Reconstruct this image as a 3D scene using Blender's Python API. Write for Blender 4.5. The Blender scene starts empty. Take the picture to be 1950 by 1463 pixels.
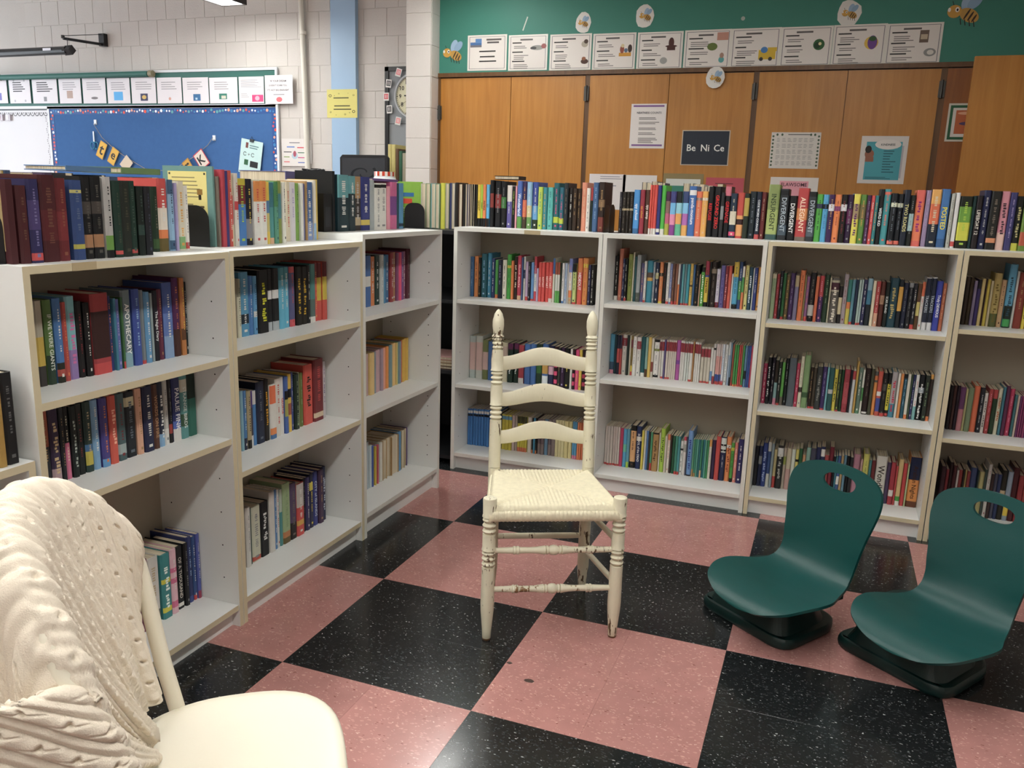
import bpy, bmesh, math, random
from mathutils import Matrix, Vector
random.seed(7)
C = bpy.context.scene.collection
S = bpy.context.scene

# ------------------------------------------------------------------ camera, world, exposure
cam_d = bpy.data.cameras.new('camera')
cam_d.sensor_fit = 'HORIZONTAL'; cam_d.sensor_width = 36.0; cam_d.lens = 29.483
cam_d.clip_start = 0.05
cam = bpy.data.objects.new('camera', cam_d); C.objects.link(cam)
def camera_matrix(loc, yaw, pitch, roll):
    fwd = Vector((math.sin(yaw)*math.cos(pitch), math.cos(yaw)*math.cos(pitch), -math.sin(pitch)))
    right = Vector((math.cos(yaw), -math.sin(yaw), 0)); up = right.cross(fwd)
    r2 = right*math.cos(roll) + up*math.sin(roll); u2 = up*math.cos(roll) - right*math.sin(roll)
    m = Matrix((r2, u2, -fwd)).transposed().to_4x4(); m.translation = loc
    return m
cam.matrix_world = camera_matrix((1.3954, -2.4894, 1.3677), -0.3550, 0.2189, 0.0322)
S.camera = cam
S.view_settings.view_transform = 'Standard'; S.view_settings.look = 'None'
S.view_settings.gamma = 1.0; S.view_settings.use_curve_mapping = False
S.view_settings.exposure = 0.25
wd = bpy.data.worlds.new('world'); S.world = wd; wd.use_nodes = True
wd.node_tree.nodes['Background'].inputs[0].default_value = (0.9, 0.95, 1.0, 1)
wd.node_tree.nodes['Background'].inputs[1].default_value = 0.05
# pendant luminaires: (x, y, length, emission strength); each is built further down with its own lens
LAMPS = [(-3.12, 3.25, 2.4, 24.0), (-0.88, 2.72, 2.4, 20.0), (-0.88, -0.1, 2.4, 25.0), (1.35, -0.6, 2.4, 23.0), (1.35, 1.4, 1.9, 12.0), (-3.12, 0.4, 2.4, 26.0), (-0.88, -2.8, 2.0, 22.0), (1.35, -3.4, 2.0, 10.0), (-5.35, 2.3, 2.4, 22.0)]
LAMP_COLOR = (0.985, 0.985, 0.945)

# ------------------------------------------------------------------ helpers
def lin(h):
    o = []
    for i in (0, 2, 4):
        c = int(h[i:i+2], 16)/255
        o.append(c/12.92 if c <= 0.04045 else ((c+0.055)/1.055)**2.4)
    return (o[0], o[1], o[2], 1.0)

class MB:
    """collects faces (with a colour and a material slot each) for one mesh object"""
    def __init__(s): s.v = []; s.f = []; s.c = []; s.m = []
    def face(s, pts, col='ffffff', m=0):
        n = len(s.v); s.v += [tuple(p) for p in pts]; s.f.append(tuple(range(n, n+len(pts)))); s.c.append(col); s.m.append(m)
    def box(s, x0, x1, y0, y1, z0, z1, col='ffffff', m=0, front=None):
        n = len(s.v)
        s.v += [(x0,y0,z0),(x1,y0,z0),(x1,y1,z0),(x0,y1,z0),(x0,y0,z1),(x1,y0,z1),(x1,y1,z1),(x0,y1,z1)]
        for k, q in enumerate(((0,3,2,1),(4,5,6,7),(0,1,5,4),(1,2,6,5),(2,3,7,6),(3,0,4,7))):
            s.f.append(tuple(n+i for i in q)); s.c.append(col); s.m.append(front if (front is not None and k == 2) else m)
    def rings(s, rings, col='ffffff', m=0, caps=True, closed=True):
        n = len(s.v); k = len(rings[0])
        for r in rings: s.v += [tuple(p) for p in r]
        for i in range(len(rings)-1):
            for j in range(k if closed else k-1):
                a = n+i*k+j; b = n+i*k+(j+1) % k
                s.f.append((a, b, b+k, a+k)); s.c.append(col); s.m.append(m)
        if caps:
            s.f.append(tuple(n+j for j in reversed(range(k)))); s.c.append(col); s.m.append(m)
            s.f.append(tuple(n+(len(rings)-1)*k+j for j in range(k))); s.c.append(col); s.m.append(m)
    def tube(s, path, rad, n=10, col='ffffff', m=0, caps=True, flat=1.0):
        P = [Vector(p) for p in path]; R = rad if isinstance(rad, (list, tuple)) else [rad]*len(P)
        T = []
        for i in range(len(P)):
            t = (P[min(i+1, len(P)-1)]-P[max(i-1, 0)]); T.append(t.normalized())
        ref = Vector((0, 0, 1)) if abs(T[0].z) < 0.9 else Vector((0, 1, 0))
        u = T[0].cross(ref).normalized(); out = []
        for p, t, r in zip(P, T, R):
            u = (u - t*u.dot(t)).normalized(); w = t.cross(u)
            out.append([p + u*r*math.cos(2*math.pi*j/n) + w*r*flat*math.sin(2*math.pi*j/n) for j in range(n)])
        s.rings(out, col, m, caps)
    def prism(s, poly, z0, z1, col='ffffff', m=0):
        s.rings([[(x, y, z0) for x, y in poly], [(x, y, z1) for x, y in poly]], col, m)
    def grid(s, fn, nu, nv, col='ffffff', m=0):
        n = len(s.v)
        for i in range(nu+1):
            for j in range(nv+1): s.v.append(tuple(fn(i/nu, j/nv)))
        for i in range(nu):
            for j in range(nv):
                a = n+i*(nv+1)+j
                s.f.append((a, a+nv+1, a+nv+2, a+1)); s.c.append(col); s.m.append(m)
    def mesh(s, name):
        me = bpy.data.meshes.new(name); me.from_pydata(s.v, [], s.f)
        att = me.color_attributes.new('Col', 'FLOAT_COLOR', 'CORNER')
        lc = {}; buf = []
        for fa, c in zip(s.f, s.c):
            if c not in lc: lc[c] = lin(c)
            buf += list(lc[c])*len(fa)
        att.data.foreach_set('color', buf)
        me.polygons.foreach_set('material_index', s.m)
        return me
    def obj(s, name, mats, parent=None, smooth=False, loc=None, rotz=None):
        me = s.mesh(name)
        for k in (mats if isinstance(mats, (list, tuple)) else [mats]): me.materials.append(k)
        if smooth:
            me.polygons.foreach_set('use_smooth', [True]*len(me.polygons))
            if smooth != 'all': me.set_sharp_from_angle(angle=math.radians(40))
        return place(name, me, parent, loc, rotz)

def place(name, me, parent=None, loc=None, rotz=None):
    o = bpy.data.objects.new(name, me); C.objects.link(o)
    if loc is not None: o.location = loc
    if rotz is not None: o.rotation_euler = (0, 0, rotz)
    if parent is not None: o.parent = parent
    return o
def thing(name, label, cat, loc=(0,0,0), rotz=0.0, group=None):
    o = place(name, None, None, loc, rotz); tag(o, label, cat, group); return o
def tag(o, label=None, cat=None, group=None, kind=None):
    if label: o['label'] = label
    if cat: o['category'] = cat
    if group: o['group'] = group
    if kind: o['kind'] = kind
    return o

# ------------------------------------------------------------------ materials
def base_mat(name, rough=0.5, spec=0.5):
    m = bpy.data.materials.new(name); m.use_nodes = True
    b = m.node_tree.nodes['Principled BSDF']; b.inputs['Roughness'].default_value = rough
    b.inputs['Specular IOR Level'].default_value = spec
    return m, m.node_tree.nodes, m.node_tree.links, b
def mat(name, col, rough=0.5, spec=0.5, var=0.06, scale=8.0, bump=0.0, bscale=60.0, metal=0.0):
    m, N, L, b = base_mat(name, rough, spec)
    b.inputs['Metallic'].default_value = metal
    tc = N.new('ShaderNodeTexCoord'); nz = N.new('ShaderNodeTexNoise'); nz.inputs['Scale'].default_value = scale
    nz.inputs['Detail'].default_value = 5
    mx = N.new('ShaderNodeMixRGB'); c = lin(col)
    mx.inputs[1].default_value = tuple(min(1, k*(1-var)) for k in c[:3])+(1,); mx.inputs[2].default_value = tuple(min(1, k*(1+var)) for k in c[:3])+(1,)
    L.new(tc.outputs['Object'], nz.inputs['Vector']); L.new(nz.outputs['Fac'], mx.inputs[0]); L.new(mx.outputs[0], b.inputs['Base Color'])
    if bump:
        n2 = N.new('ShaderNodeTexNoise'); n2.inputs['Scale'].default_value = bscale; n2.inputs['Detail'].default_value = 4
        bp = N.new('ShaderNodeBump'); bp.inputs['Strength'].default_value = bump; bp.inputs['Distance'].default_value = 0.004
        L.new(tc.outputs['Object'], n2.inputs['Vector']); L.new(n2.outputs['Fac'], bp.inputs['Height']); L.new(bp.outputs[0], b.inputs['Normal'])
    return m
def attr_mat(name, rough=0.5, spec=0.5, gain=1.0, var=0.0):
    m, N, L, b = base_mat(name, rough, spec)
    a = N.new('ShaderNodeAttribute'); a.attribute_name = 'Col'
    g = N.new('ShaderNodeMixRGB'); g.blend_type = 'MULTIPLY'; g.inputs[0].default_value = 1.0; g.inputs[2].default_value = (gain, gain, gain, 1)
    L.new(a.outputs['Color'], g.inputs[1])
    if var:
        tc = N.new('ShaderNodeTexCoord'); nz = N.new('ShaderNodeTexNoise'); nz.inputs['Scale'].default_value = 45; nz.inputs['Detail'].default_value = 6
        hs = N.new('ShaderNodeHueSaturation'); hs.inputs['Saturation'].default_value = 0.9; mr = N.new('ShaderNodeMapRange')
        mr.inputs['To Min'].default_value = 1-var; mr.inputs['To Max'].default_value = 1+var
        L.new(tc.outputs['Object'], nz.inputs['Vector']); L.new(nz.outputs['Fac'], mr.inputs['Value']); L.new(mr.outputs[0], hs.inputs['Value'])
        L.new(g.outputs[0], hs.inputs['Color']); L.new(hs.outputs[0], b.inputs['Base Color'])
    else: L.new(g.outputs[0], b.inputs['Base Color'])
    return m

M = {}
M['wall'] = mat('painted_block', 'cbc6c0', 0.55, 0.4, 0.03, 3, 0.35, 90)
M['mortar'] = mat('painted_mortar', 'c9c4be', 0.7, 0.3, 0.04, 6, 0.3, 60)
M['plaster'] = mat('plaster', 'd2cec6', 0.7, 0.3, 0.03, 2)
M['ceiling'] = mat('ceiling_paint', 'e0ded8', 0.8, 0.2, 0.02, 2)
M['green'] = mat('green_board', '3f7f70', 0.5, 0.3, 0.05, 2.5, 0.15, 140)
M['blue_paint'] = mat('pale_blue_paint', '9dbbd8', 0.4, 0.5, 0.04, 3)
M['white_paint'] = mat('white_paint', 'dcd8cc', 0.4, 0.5, 0.04, 5)
M['melamine'] = mat('white_melamine', 'e6e7e4', 0.38, 0.4, 0.02, 4)
M['edge_white'] = mat('white_edge_band', 'dddcd4', 0.4, 0.4, 0.04, 9)
M['edge_yellow'] = mat('yellowed_edge_band', 'd0c5a6', 0.45, 0.4, 0.06, 9)
M['backboard'] = mat('bookcase_backboard', 'a49c8c', 0.6, 0.3, 0.04, 3)
M['dark'] = mat('black_laminate', '1b1c1e', 0.45, 0.4, 0.15, 4)
M['black_metal'] = mat('black_enamel', '141416', 0.35, 0.5, 0.1, 10)
M['hole'] = mat('pin_hole', '1a1714', 0.8, 0.1, 0.1, 10)
M['steel'] = mat('brushed_steel', '8f9092', 0.35, 0.5, 0.1, 30, metal=0.9)
M['hinge'] = mat('dark_steel_hinge', '4a4844', 0.4, 0.5, 0.1, 30, metal=0.6)
M['grey_panel'] = mat('grey_panel', '8f9396', 0.6, 0.3, 0.04, 3)
M['frame_white'] = mat('frame_white', 'd8dce0', 0.35, 0.5, 0.03, 6)
M['whiteboard'] = mat('whiteboard', 'cfcdd0', 0.35, 0.5, 0.02, 3)
M['blue_felt'] = mat('blue_felt', '44689a', 0.9, 0.1, 0.08, 30, 0.2, 300)
M['chalk'] = mat('green_chalk_rail', '33685f', 0.5, 0.4, 0.06, 6)
M['paper'] = attr_mat('paper_print', 0.5, 0.35)
M['gloss_paper'] = attr_mat('laminated_print', 0.25, 0.5)
M['cover'] = attr_mat('book_cover', 0.45, 0.35, 0.92, 0.10)
M['ink'] = attr_mat('printed_lettering', 0.5, 0.3, 1.1)
M['green_plastic'] = mat('green_plastic', '0a4543', 0.36, 0.5, 0.05, 6, 0.12, 500)
M['green_plastic_dark'] = mat('dark_green_plastic', '082826', 0.4, 0.5, 0.05, 6, 0.1, 500)
M['seat_white'] = mat('white_enamel', 'e9e2cf', 0.35, 0.5, 0.03, 5)
def pages_mat():
    m, N, L, b = base_mat('book_pages', 0.8, 0.2)
    tc = N.new('ShaderNodeTexCoord'); mp = N.new('ShaderNodeMapping'); mp.inputs['Scale'].default_value = (700, 3, 3)
    nz = N.new('ShaderNodeTexNoise'); nz.inputs['Scale'].default_value = 1.0; nz.inputs['Detail'].default_value = 2
    cr = N.new('ShaderNodeValToRGB'); cr.color_ramp.elements[0].color = lin('a8967a'); cr.color_ramp.elements[1].color = lin('e6dcc4')
    cr.color_ramp.elements[0].position = 0.3; cr.color_ramp.elements[1].position = 0.62
    L.new(tc.outputs['Object'], mp.inputs['Vector']); L.new(mp.outputs[0], nz.inputs['Vector']); L.new(nz.outputs['Fac'], cr.inputs[0]); L.new(cr.outputs[0], b.inputs['Base Color'])
    return m
M['pages'] = pages_mat()
def wood_mat(name, c0, c1):
    m, N, L, b = base_mat(name, 0.38, 0.45)
    tc = N.new('ShaderNodeTexCoord'); oi = N.new('ShaderNodeObjectInfo')
    ad = N.new('ShaderNodeVectorMath'); ad.operation = 'ADD'; sc = N.new('ShaderNodeVectorMath'); sc.operation = 'SCALE'; sc.inputs['Scale'].default_value = 7.0
    mp = N.new('ShaderNodeMapping'); mp.inputs['Scale'].default_value = (26, 26, 1.6)
    nz = N.new('ShaderNodeTexNoise'); nz.inputs['Scale'].default_value = 1.3; nz.inputs['Detail'].default_value = 7; nz.inputs['Distortion'].default_value = 0.7
    n2 = N.new('ShaderNodeTexNoise'); n2.inputs['Scale'].default_value = 2.2; n2.inputs['Detail'].default_value = 2
    cr = N.new('ShaderNodeValToRGB'); cr.color_ramp.elements[0].color = lin(c0); cr.color_ramp.elements[1].color = lin(c1)
    cr.color_ramp.elements[0].position = 0.25; cr.color_ramp.elements[1].position = 0.75
    mx = N.new('ShaderNodeMixRGB'); mx.blend_type = 'MULTIPLY'; mx.inputs[0].default_value = 0.35
    L.new(oi.outputs['Random'], sc.inputs[0]); L.new(tc.outputs['Object'], ad.inputs[0]); L.new(sc.outputs[0], ad.inputs[1])
    L.new(ad.outputs[0], mp.inputs['Vector']); L.new(mp.outputs[0], nz.inputs['Vector']); L.new(ad.outputs[0], n2.inputs['Vector'])
    L.new(nz.outputs['Fac'], cr.inputs[0]); L.new(cr.outputs[0], mx.inputs[1]); L.new(n2.outputs['Fac'], mx.inputs[2]); L.new(mx.outputs[0], b.inputs['Base Color'])
    return m
M['birch'] = wood_mat('varnished_birch', 'b4762e', 'c98c40')
M['birch_red'] = wood_mat('varnished_birch_reddish', '8a4f20', 'a8662c')
M['frame_wood'] = wood_mat('brown_door_frame', '5a3a1c', '74502a')
def tile_mat(name, base, chips, rough=0.17):
    """vinyl composition tile: base colour with flecks of other colours at two sizes"""
    m, N, L, b = base_mat(name, rough, 0.5)
    tc = N.new('ShaderNodeTexCoord'); oi = N.new('ShaderNodeObjectInfo')
    ge = N.new('ShaderNodeNewGeometry')
    nz = N.new('ShaderNodeTexNoise'); nz.inputs['Scale'].default_value = 14; nz.inputs['Detail'].default_value = 6
    L.new(ge.outputs['Position'], nz.inputs['Vector'])
    mx = N.new('ShaderNodeMixRGB'); c = lin(base)
    mx.inputs[1].default_value = tuple(k*0.82 for k in c[:3])+(1,); mx.inputs[2].default_value = tuple(k*1.16 for k in c[:3])+(1,)
    L.new(nz.outputs['Fac'], mx.inputs[0]); cur = mx.outputs[0]
    for i, (sc, thr, col, amt) in enumerate(chips):
        mp = N.new('ShaderNodeMapping'); mp.inputs['Rotation'].default_value = (0, 0, 0.7+1.3*i); mp.inputs['Scale'].default_value = (1.0, 2.1, 1.0)
        wn = N.new('ShaderNodeTexNoise'); wn.inputs['Scale'].default_value = sc*0.5
        va = N.new('ShaderNodeVectorMath'); va.operation = 'MULTIPLY_ADD'; va.inputs[1].default_value = (0.018, 0.018, 0.0)
        L.new(ge.outputs['Position'], wn.inputs['Vector']); L.new(wn.outputs['Color'], va.inputs[0]); L.new(ge.outputs['Position'], va.inputs[2])
        L.new(va.outputs[0], mp.inputs['Vector'])
        vo = N.new('ShaderNodeTexVoronoi'); vo.inputs['Scale'].default_value = sc; vo.voronoi_dimensions = '2D'
        L.new(mp.outputs[0], vo.inputs['Vector'])
        sp = N.new('ShaderNodeSeparateColor'); L.new(vo.outputs['Color'], sp.inputs[0])
        g1 = N.new('ShaderNodeMath'); g1.operation = 'LESS_THAN'; g1.inputs[1].default_value = amt; L.new(sp.outputs[0], g1.inputs[0])
        ml = N.new('ShaderNodeMath'); ml.operation = 'MULTIPLY'; ml.inputs[1].default_value = thr; L.new(sp.outputs[1], ml.inputs[0])
        g2 = N.new('ShaderNodeMath'); g2.operation = 'LESS_THAN'; L.new(vo.outputs['Distance'], g2.inputs[0]); L.new(ml.outputs[0], g2.inputs[1])
        g3 = N.new('ShaderNodeMath'); g3.operation = 'MULTIPLY'; L.new(g1.outputs[0], g3.inputs[0]); L.new(g2.outputs[0], g3.inputs[1])
        mm = N.new('ShaderNodeMixRGB'); L.new(g3.outputs[0], mm.inputs[0]); L.new(cur, mm.inputs[1]); mm.inputs[2].default_value = lin(col); cur = mm.outputs[0]
    hs = N.new('ShaderNodeHueSaturation'); mr = N.new('ShaderNodeMapRange'); mr.inputs['To Min'].default_value = 0.93; mr.inputs['To Max'].default_value = 1.05
    L.new(oi.outputs['Random'], mr.inputs['Value']); L.new(mr.outputs[0], hs.inputs['Value']); L.new(cur, hs.inputs['Color']); L.new(hs.outputs[0], b.inputs['Base Color'])
    n3 = N.new('ShaderNodeTexNoise'); n3.inputs['Scale'].default_value = 5; n3.inputs['Detail'].default_value = 4
    r2 = N.new('ShaderNodeMapRange'); r2.inputs['To Min'].default_value = rough*0.7; r2.inputs['To Max'].default_value = rough*1.4
    L.new(ge.outputs['Position'], n3.inputs['Vector']); L.new(n3.outputs['Fac'], r2.inputs['Value']); L.new(r2.outputs[0], b.inputs['Roughness'])
    return m
M['tile_pink'] = tile_mat('pink_vinyl_tile', 'b3817b', [(75, 0.42, 'c6968c', 0.30), (120, 0.40, 'd8b4a6', 0.09), (70, 0.30, '8c5c54', 0.06), (45, 0.26, 'd2a698', 0.08)])
M['tile_black'] = tile_mat('black_vinyl_tile', '1d1f20', [(85, 0.45, '323537', 0.38), (130, 0.40, '565a5c', 0.12), (65, 0.24, '9ea2a0', 0.07), (150, 0.32, 'b8bab8', 0.03)])
def distress_mat(name, paint, wood, amount):
    m, N, L, b = base_mat(name, 0.5, 0.4)
    tc = N.new('ShaderNodeTexCoord'); mp = N.new('ShaderNodeMapping'); mp.inputs['Scale'].default_value = (130, 130, 32)
    nz = N.new('ShaderNodeTexNoise'); nz.inputs['Scale'].default_value = 1.0; nz.inputs['Detail'].default_value = 6
    n0 = N.new('ShaderNodeTexNoise'); n0.inputs['Scale'].default_value = 9; n0.inputs['Detail'].default_value = 3
    L.new(tc.outputs['Object'], mp.inputs['Vector']); L.new(mp.outputs[0], nz.inputs['Vector']); L.new(tc.outputs['Object'], n0.inputs['Vector'])
    ad = N.new('ShaderNodeMath'); ad.operation = 'MULTIPLY'; L.new(nz.outputs['Fac'], ad.inputs[0]); L.new(n0.outputs['Fac'], ad.inputs[1])
    cr = N.new('ShaderNodeValToRGB'); e = cr.color_ramp.elements
    e[0].position = amount; e[0].color = (0, 0, 0, 1); e[1].position = amount+0.02; e[1].color = (1, 1, 1, 1)
    L.new(ad.outputs[0], cr.inputs[0])
    n2 = N.new('ShaderNodeTexNoise'); n2.inputs['Scale'].default_value = 14; n2.inputs['Detail'].default_value = 5
    L.new(tc.outputs['Object'], n2.inputs['Vector'])
    pm = N.new('ShaderNodeMixRGB'); p = lin(paint); pm.inputs[1].default_value = tuple(k*0.88 for k in p[:3])+(1,); pm.inputs[2].default_value = tuple(min(1, k*1.08) for k in p[:3])+(1,)
    L.new(n2.outputs['Fac'], pm.inputs[0])
    mx = N.new('ShaderNodeMixRGB'); mx.inputs[2].default_value = lin(wood)
    L.new(cr.outputs[0], mx.inputs[0]); L.new(pm.outputs[0], mx.inputs[1]); L.new(mx.outputs[0], b.inputs['Base Color'])
    bp = N.new('ShaderNodeBump'); bp.inputs['Strength'].default_value = 0.3; bp.inputs['Distance'].default_value = 0.002
    L.new(nz.outputs['Fac'], bp.inputs['Height']); L.new(bp.outputs[0], b.inputs['Normal'])
    return m
M['cream_paint'] = distress_mat('chipped_cream_paint', 'ded8bf', '5b4630', 0.350)
M['cream_slat'] = distress_mat('cream_paint_few_chips', 'ded8bf', '5b4630', 0.43)
M['cream_worn'] = distress_mat('worn_cream_paint', 'd8d2bb', '7a5c3c', 0.29)
M['rush'] = mat('painted_rush', 'e0d8bc', 0.7, 0.2, 0.14, 60, 0.3, 250)
M['knit'] = mat('cream_knit', 'ebdfcd', 0.95, 0.1, 0.05, 30, 0.35, 500)
def lens_mat(st):
    m = bpy.data.materials.new('lit_diffuser'); m.use_nodes = True; N = m.node_tree.nodes; L = m.node_tree.links
    N.remove(N['Principled BSDF']); e = N.new('ShaderNodeEmission'); e.inputs[0].default_value = LAMP_COLOR+(1,); e.inputs[1].default_value = st
    L.new(e.outputs[0], N['Material Output'].inputs[0]); return m

# lettering turned into mesh outlines; cached by string
_tx = {}
def text_geo(body, bold=0.0):
    k = (body, bold)
    if k not in _tx:
        cu = bpy.data.curves.new('lettering', 'FONT'); cu.body = body; cu.resolution_u = 2; cu.fill_mode = 'FRONT'; cu.offset = bold
        cu.align_x = 'CENTER'; cu.align_y = 'CENTER'
        o = bpy.data.objects.new('lettering', cu); C.objects.link(o)
        dg = bpy.context.evaluated_depsgraph_get(); ev = o.evaluated_get(dg); me = ev.to_mesh()
        vs = [(v.co.x, v.co.y) for v in me.vertices]; fs = [tuple(p.vertices) for p in me.polygons]
        ev.to_mesh_clear(); bpy.data.objects.remove(o); bpy.data.curves.remove(cu)
        xs = [v[0] for v in vs] or [0]; ys = [v[1] for v in vs] or [0]
        cx, cy = (min(xs)+max(xs))/2, (min(ys)+max(ys))/2
        _tx[k] = ([(x-cx, y-cy) for x, y in vs], fs, max(max(xs)-min(xs), 1e-4), max(max(ys)-min(ys), 1e-4))
    return _tx[k]
def add_text(mb, body, place_fn, col, width=None, height=None, bold=0.0):
    """place_fn maps (x, y) on the lettering's own plane to 3D"""
    vs, fs, w, h = text_geo(body, bold)
    s = min(width/w if width else 1e9, height/h if height else 1e9)
    n = len(mb.v); mb.v += [tuple(place_fn(x*s, y*s)) for x, y in vs]
    for f in fs: mb.f.append(tuple(n+i for i in f)); mb.c.append(col); mb.m.append(0)

# ================================================================== the setting
T = 0.3048
fl = MB(); fl.box(-7, 4.6, -5.5, 3.9, -0.06, -0.0012)
floor = fl.obj('floor', M['tile_black']); tag(floor, 'pink and black checkered vinyl tile floor', kind='structure')
tm = {}
for key in ('tile_pink', 'tile_black'):
    mb = MB(); g = 0.0001; e = 0.00035
    r0 = [(g,g,-0.0012),(T-g,g,-0.0012),(T-g,T-g,-0.0012),(g,T-g,-0.0012)]
    r1 = [(g,g,-0.0004),(T-g,g,-0.0004),(T-g,T-g,-0.0004),(g,T-g,-0.0004)]
    r2 = [(g+e,g+e,0),(T-g-e,g+e,0),(T-g-e,T-g-e,0),(g+e,T-g-e,0)]
    mb.rings([r0, r1, r2]); me = mb.mesh('floor_tile'); me.materials.append(M[key]); tm[key] = me
far = {'tile_pink': MB(), 'tile_black': MB()}
for i in range(-23, 15):
    for j in range(-18, 13):
        key = 'tile_pink' if ((i//2)+(j//2)) % 2 == 0 else 'tile_black'
        if -2 <= i <= 11 and -7 <= j <= 5:
            place('floor_tile', tm[key], floor, (i*T, j*T, 0))
        else:
            far[key].face([(i*T,j*T,0),((i+1)*T,j*T,0),((i+1)*T,(j+1)*T,0),(i*T,(j+1)*T,0)])
for key in far: tag(far[key].obj('floor_tiles', M[key], floor), kind='stuff')

def day_mat():
    m = bpy.data.materials.new('daylight_pane_glow'); m.use_nodes = True; N = m.node_tree.nodes; L = m.node_tree.links  # the panes themselves glow, in place of daylight outside
    N.remove(N['Principled BSDF']); e = N.new('ShaderNodeEmission'); e.inputs[0].default_value = (0.86, 0.93, 1.0, 1); e.inputs[1].default_value = 4.5
    L.new(e.outputs[0], N['Material Output'].inputs[0]); return m
DAY = day_mat()
def plain(name, b, m, lab):
    mb = MB(); mb.box(*b); o = mb.obj(name, m); return tag(o, lab, kind='structure')
plain('ceiling', (-7, 4.6, -5.5, 3.9, 3.2, 3.3), M['ceiling'], 'white painted ceiling')
plain('wall_left', (-7.2, -7.1, -5.5, 3.9, 0, 3.2), M['plaster'], 'pale painted side wall with tall windows')
for n, (y0, y1) in enumerate(((-1.2, 0.1), (0.3, 1.6), (1.8, 3.1))):
    mb = MB(); mb.box(-7.099, -7.06, y0-0.05, y0, 0.95, 2.75); mb.box(-7.099, -7.06, y1, y1+0.05, 0.95, 2.75); mb.box(-7.099, -7.06, y0, y1, 0.95, 1.0); mb.box(-7.099, -7.06, y0, y1, 2.70, 2.75); mb.box(-7.099, -7.06, y0, y1, 1.82, 1.86)
    w = mb.obj('window_%d' % (n+1), M['frame_white']); tag(w, 'daylit classroom window on the side wall, %s from the back' % ('third', 'second', 'first')[n], kind='structure')
    mb = MB(); mb.box(-7.098, -7.09, y0, y1, 1.0, 1.82); mb.box(-7.098, -7.09, y0, y1, 1.86, 2.70); mb.obj('pane', DAY, w)
plain('wall_right', (4.6, 4.7, -5.5, 3.9, 0, 3.2), M['plaster'], 'pale painted wall beside the closet')
plain('wall_front', (-7, 4.6, -5.6, -5.5, 0, 3.2), M['plaster'], 'pale painted wall behind the viewer')
# back wall of painted 8 inch blocks; the blocks in view are pieces
wb = plain('wall_back', (-7, -1.28, 3.632, 3.9, 0, 3.2), M['mortar'], 'off-white painted concrete block wall behind the left bookcases')
CB = 0.2032; ZB = 1.948-1.4224
def block_mesh(w, d=0.006):
    mb = MB(); g = 0.0016; e = 0.002
    def ring(o, y): return [(g+o, y, g+o), (w-g-o, y, g+o), (w-g-o, y, CB-g-o), (g+o, y, CB-g-o)]
    mb.rings([ring(0, d), ring(0, 0.0015), ring(e, 0.0)]); me = mb.mesh('concrete_block'); me.materials.append(M['wall']); return me
bm_ = block_mesh(CB)
for r in range(-2, 13):
    z = ZB + r*CB
    if z > 3.2-CB: continue
    for k in range(0, 22):
        x = -1.47 - (k+1)*CB + (0 if r % 2 else CB/2) - 0.02
        if x < -5.9 or (z < 1.2): continue
        if x+CB > -1.47: continue
        place('concrete_block', bm_, wb, (x, 3.629, z))
# wing wall at the end of the closet: its blocks show on the end and the side
ww = plain('wall_wing', (-1.468, -1.284, 2.9475, 3.632, 0, 3.2), M['mortar'], 'end of a painted block wall between the classroom wall and closet doors')
em = block_mesh(0.19)
for r in range(-2, 13):
    z = 1.948 - 0.2 + (r-6)*CB
    if z < 0 or z > 3.2-CB: continue
    place('concrete_block', em, ww, (-1.471, 2.944, z))
    o = place('concrete_block', bm_, ww, (-1.281, 2.955, z)); o.rotation_euler = (0, 0, math.pi/2)
# closet front: green board above, doors below
plain('wall_closet', (-1.28, 4.6, 3.075, 3.2, 2.185, 3.2), M['green'], 'green painted panel above the closet doors')
plain('trim_1', (-1.28, 4.6, 3.055, 3.10, 2.163, 2.19), M['frame_wood'], 'dark wooden rail along the top of the closet doors')
plain('wall_closet_inner', (-1.28, 4.6, 3.12, 3.2, 0, 2.165), M['birch_red'], 'dark closet backing behind the doors')
def hinge(p, x, z):
    mb = MB(); mb.box(x-0.016, x+0.016, 3.058, 3.064, z-0.045, z+0.045); mb.tube([(x, 3.056, z-0.05), (x, 3.056, z+0.05)], 0.007, 8)
    mb.obj('hinge', M['hinge'], p, smooth=True)
leaf_x = [(-1.262,-0.742),(-0.738,-0.222),(-0.19,0.326),(0.330,0.842),(0.875,1.375),(1.379,1.872),(1.905,2.42),(2.424,2.93)]
names = ['wooden closet door leaf beside the block wing wall', 'wooden closet door leaf left of the first hinge post', 'wooden closet door leaf with the neatness notice', 'wooden closet door leaf with the dark chemistry-style sign',
         'wooden closet door leaf with the white chart', 'wooden closet door leaf with the blue poem sheet', 'reddish closet door leaf behind the open one', 'closet door leaf hidden at far right']
doors = []
for n, (x0, x1) in enumerate(leaf_x):
    mb = MB(); mb.box(x0, x1, 3.068, 3.10, 0.02, 2.157)
    d = mb.obj('door_%d' % (n+1), M['birch_red' if n in (6, 7) else 'birch']); tag(d, names[n], kind='structure'); doors.append(d)
for n, (x0, x1, d) in enumerate([(-0.222,-0.19,1),(0.842,0.875,3),(1.872,1.905,5)]):
    plain('trim_%d' % (n+2), (x0, x1, 3.072, 3.11, 0.0, 2.163), M['frame_wood'], ['first','second','third'][n]+' narrow dark post between closet doors')
    hinge(doors[d], x0+0.012, 2.045)
plain('trim_5', (-1.28, -1.262, 3.062, 3.11, 0, 2.163), M['frame_wood'], 'narrow dark door post beside the block wing wall')
hinge(doors[0], -1.268, 1.93)
mb = MB(); mb.box(1.986, 2.52, 2.66, 2.695, 0.02, 2.157); mb.box(2.52, 2.552, 2.66, 3.066, 0.02, 2.157)
tag(mb.obj('door_9', M['birch']), 'wooden closet door standing open at the right edge', kind='structure')
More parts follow.
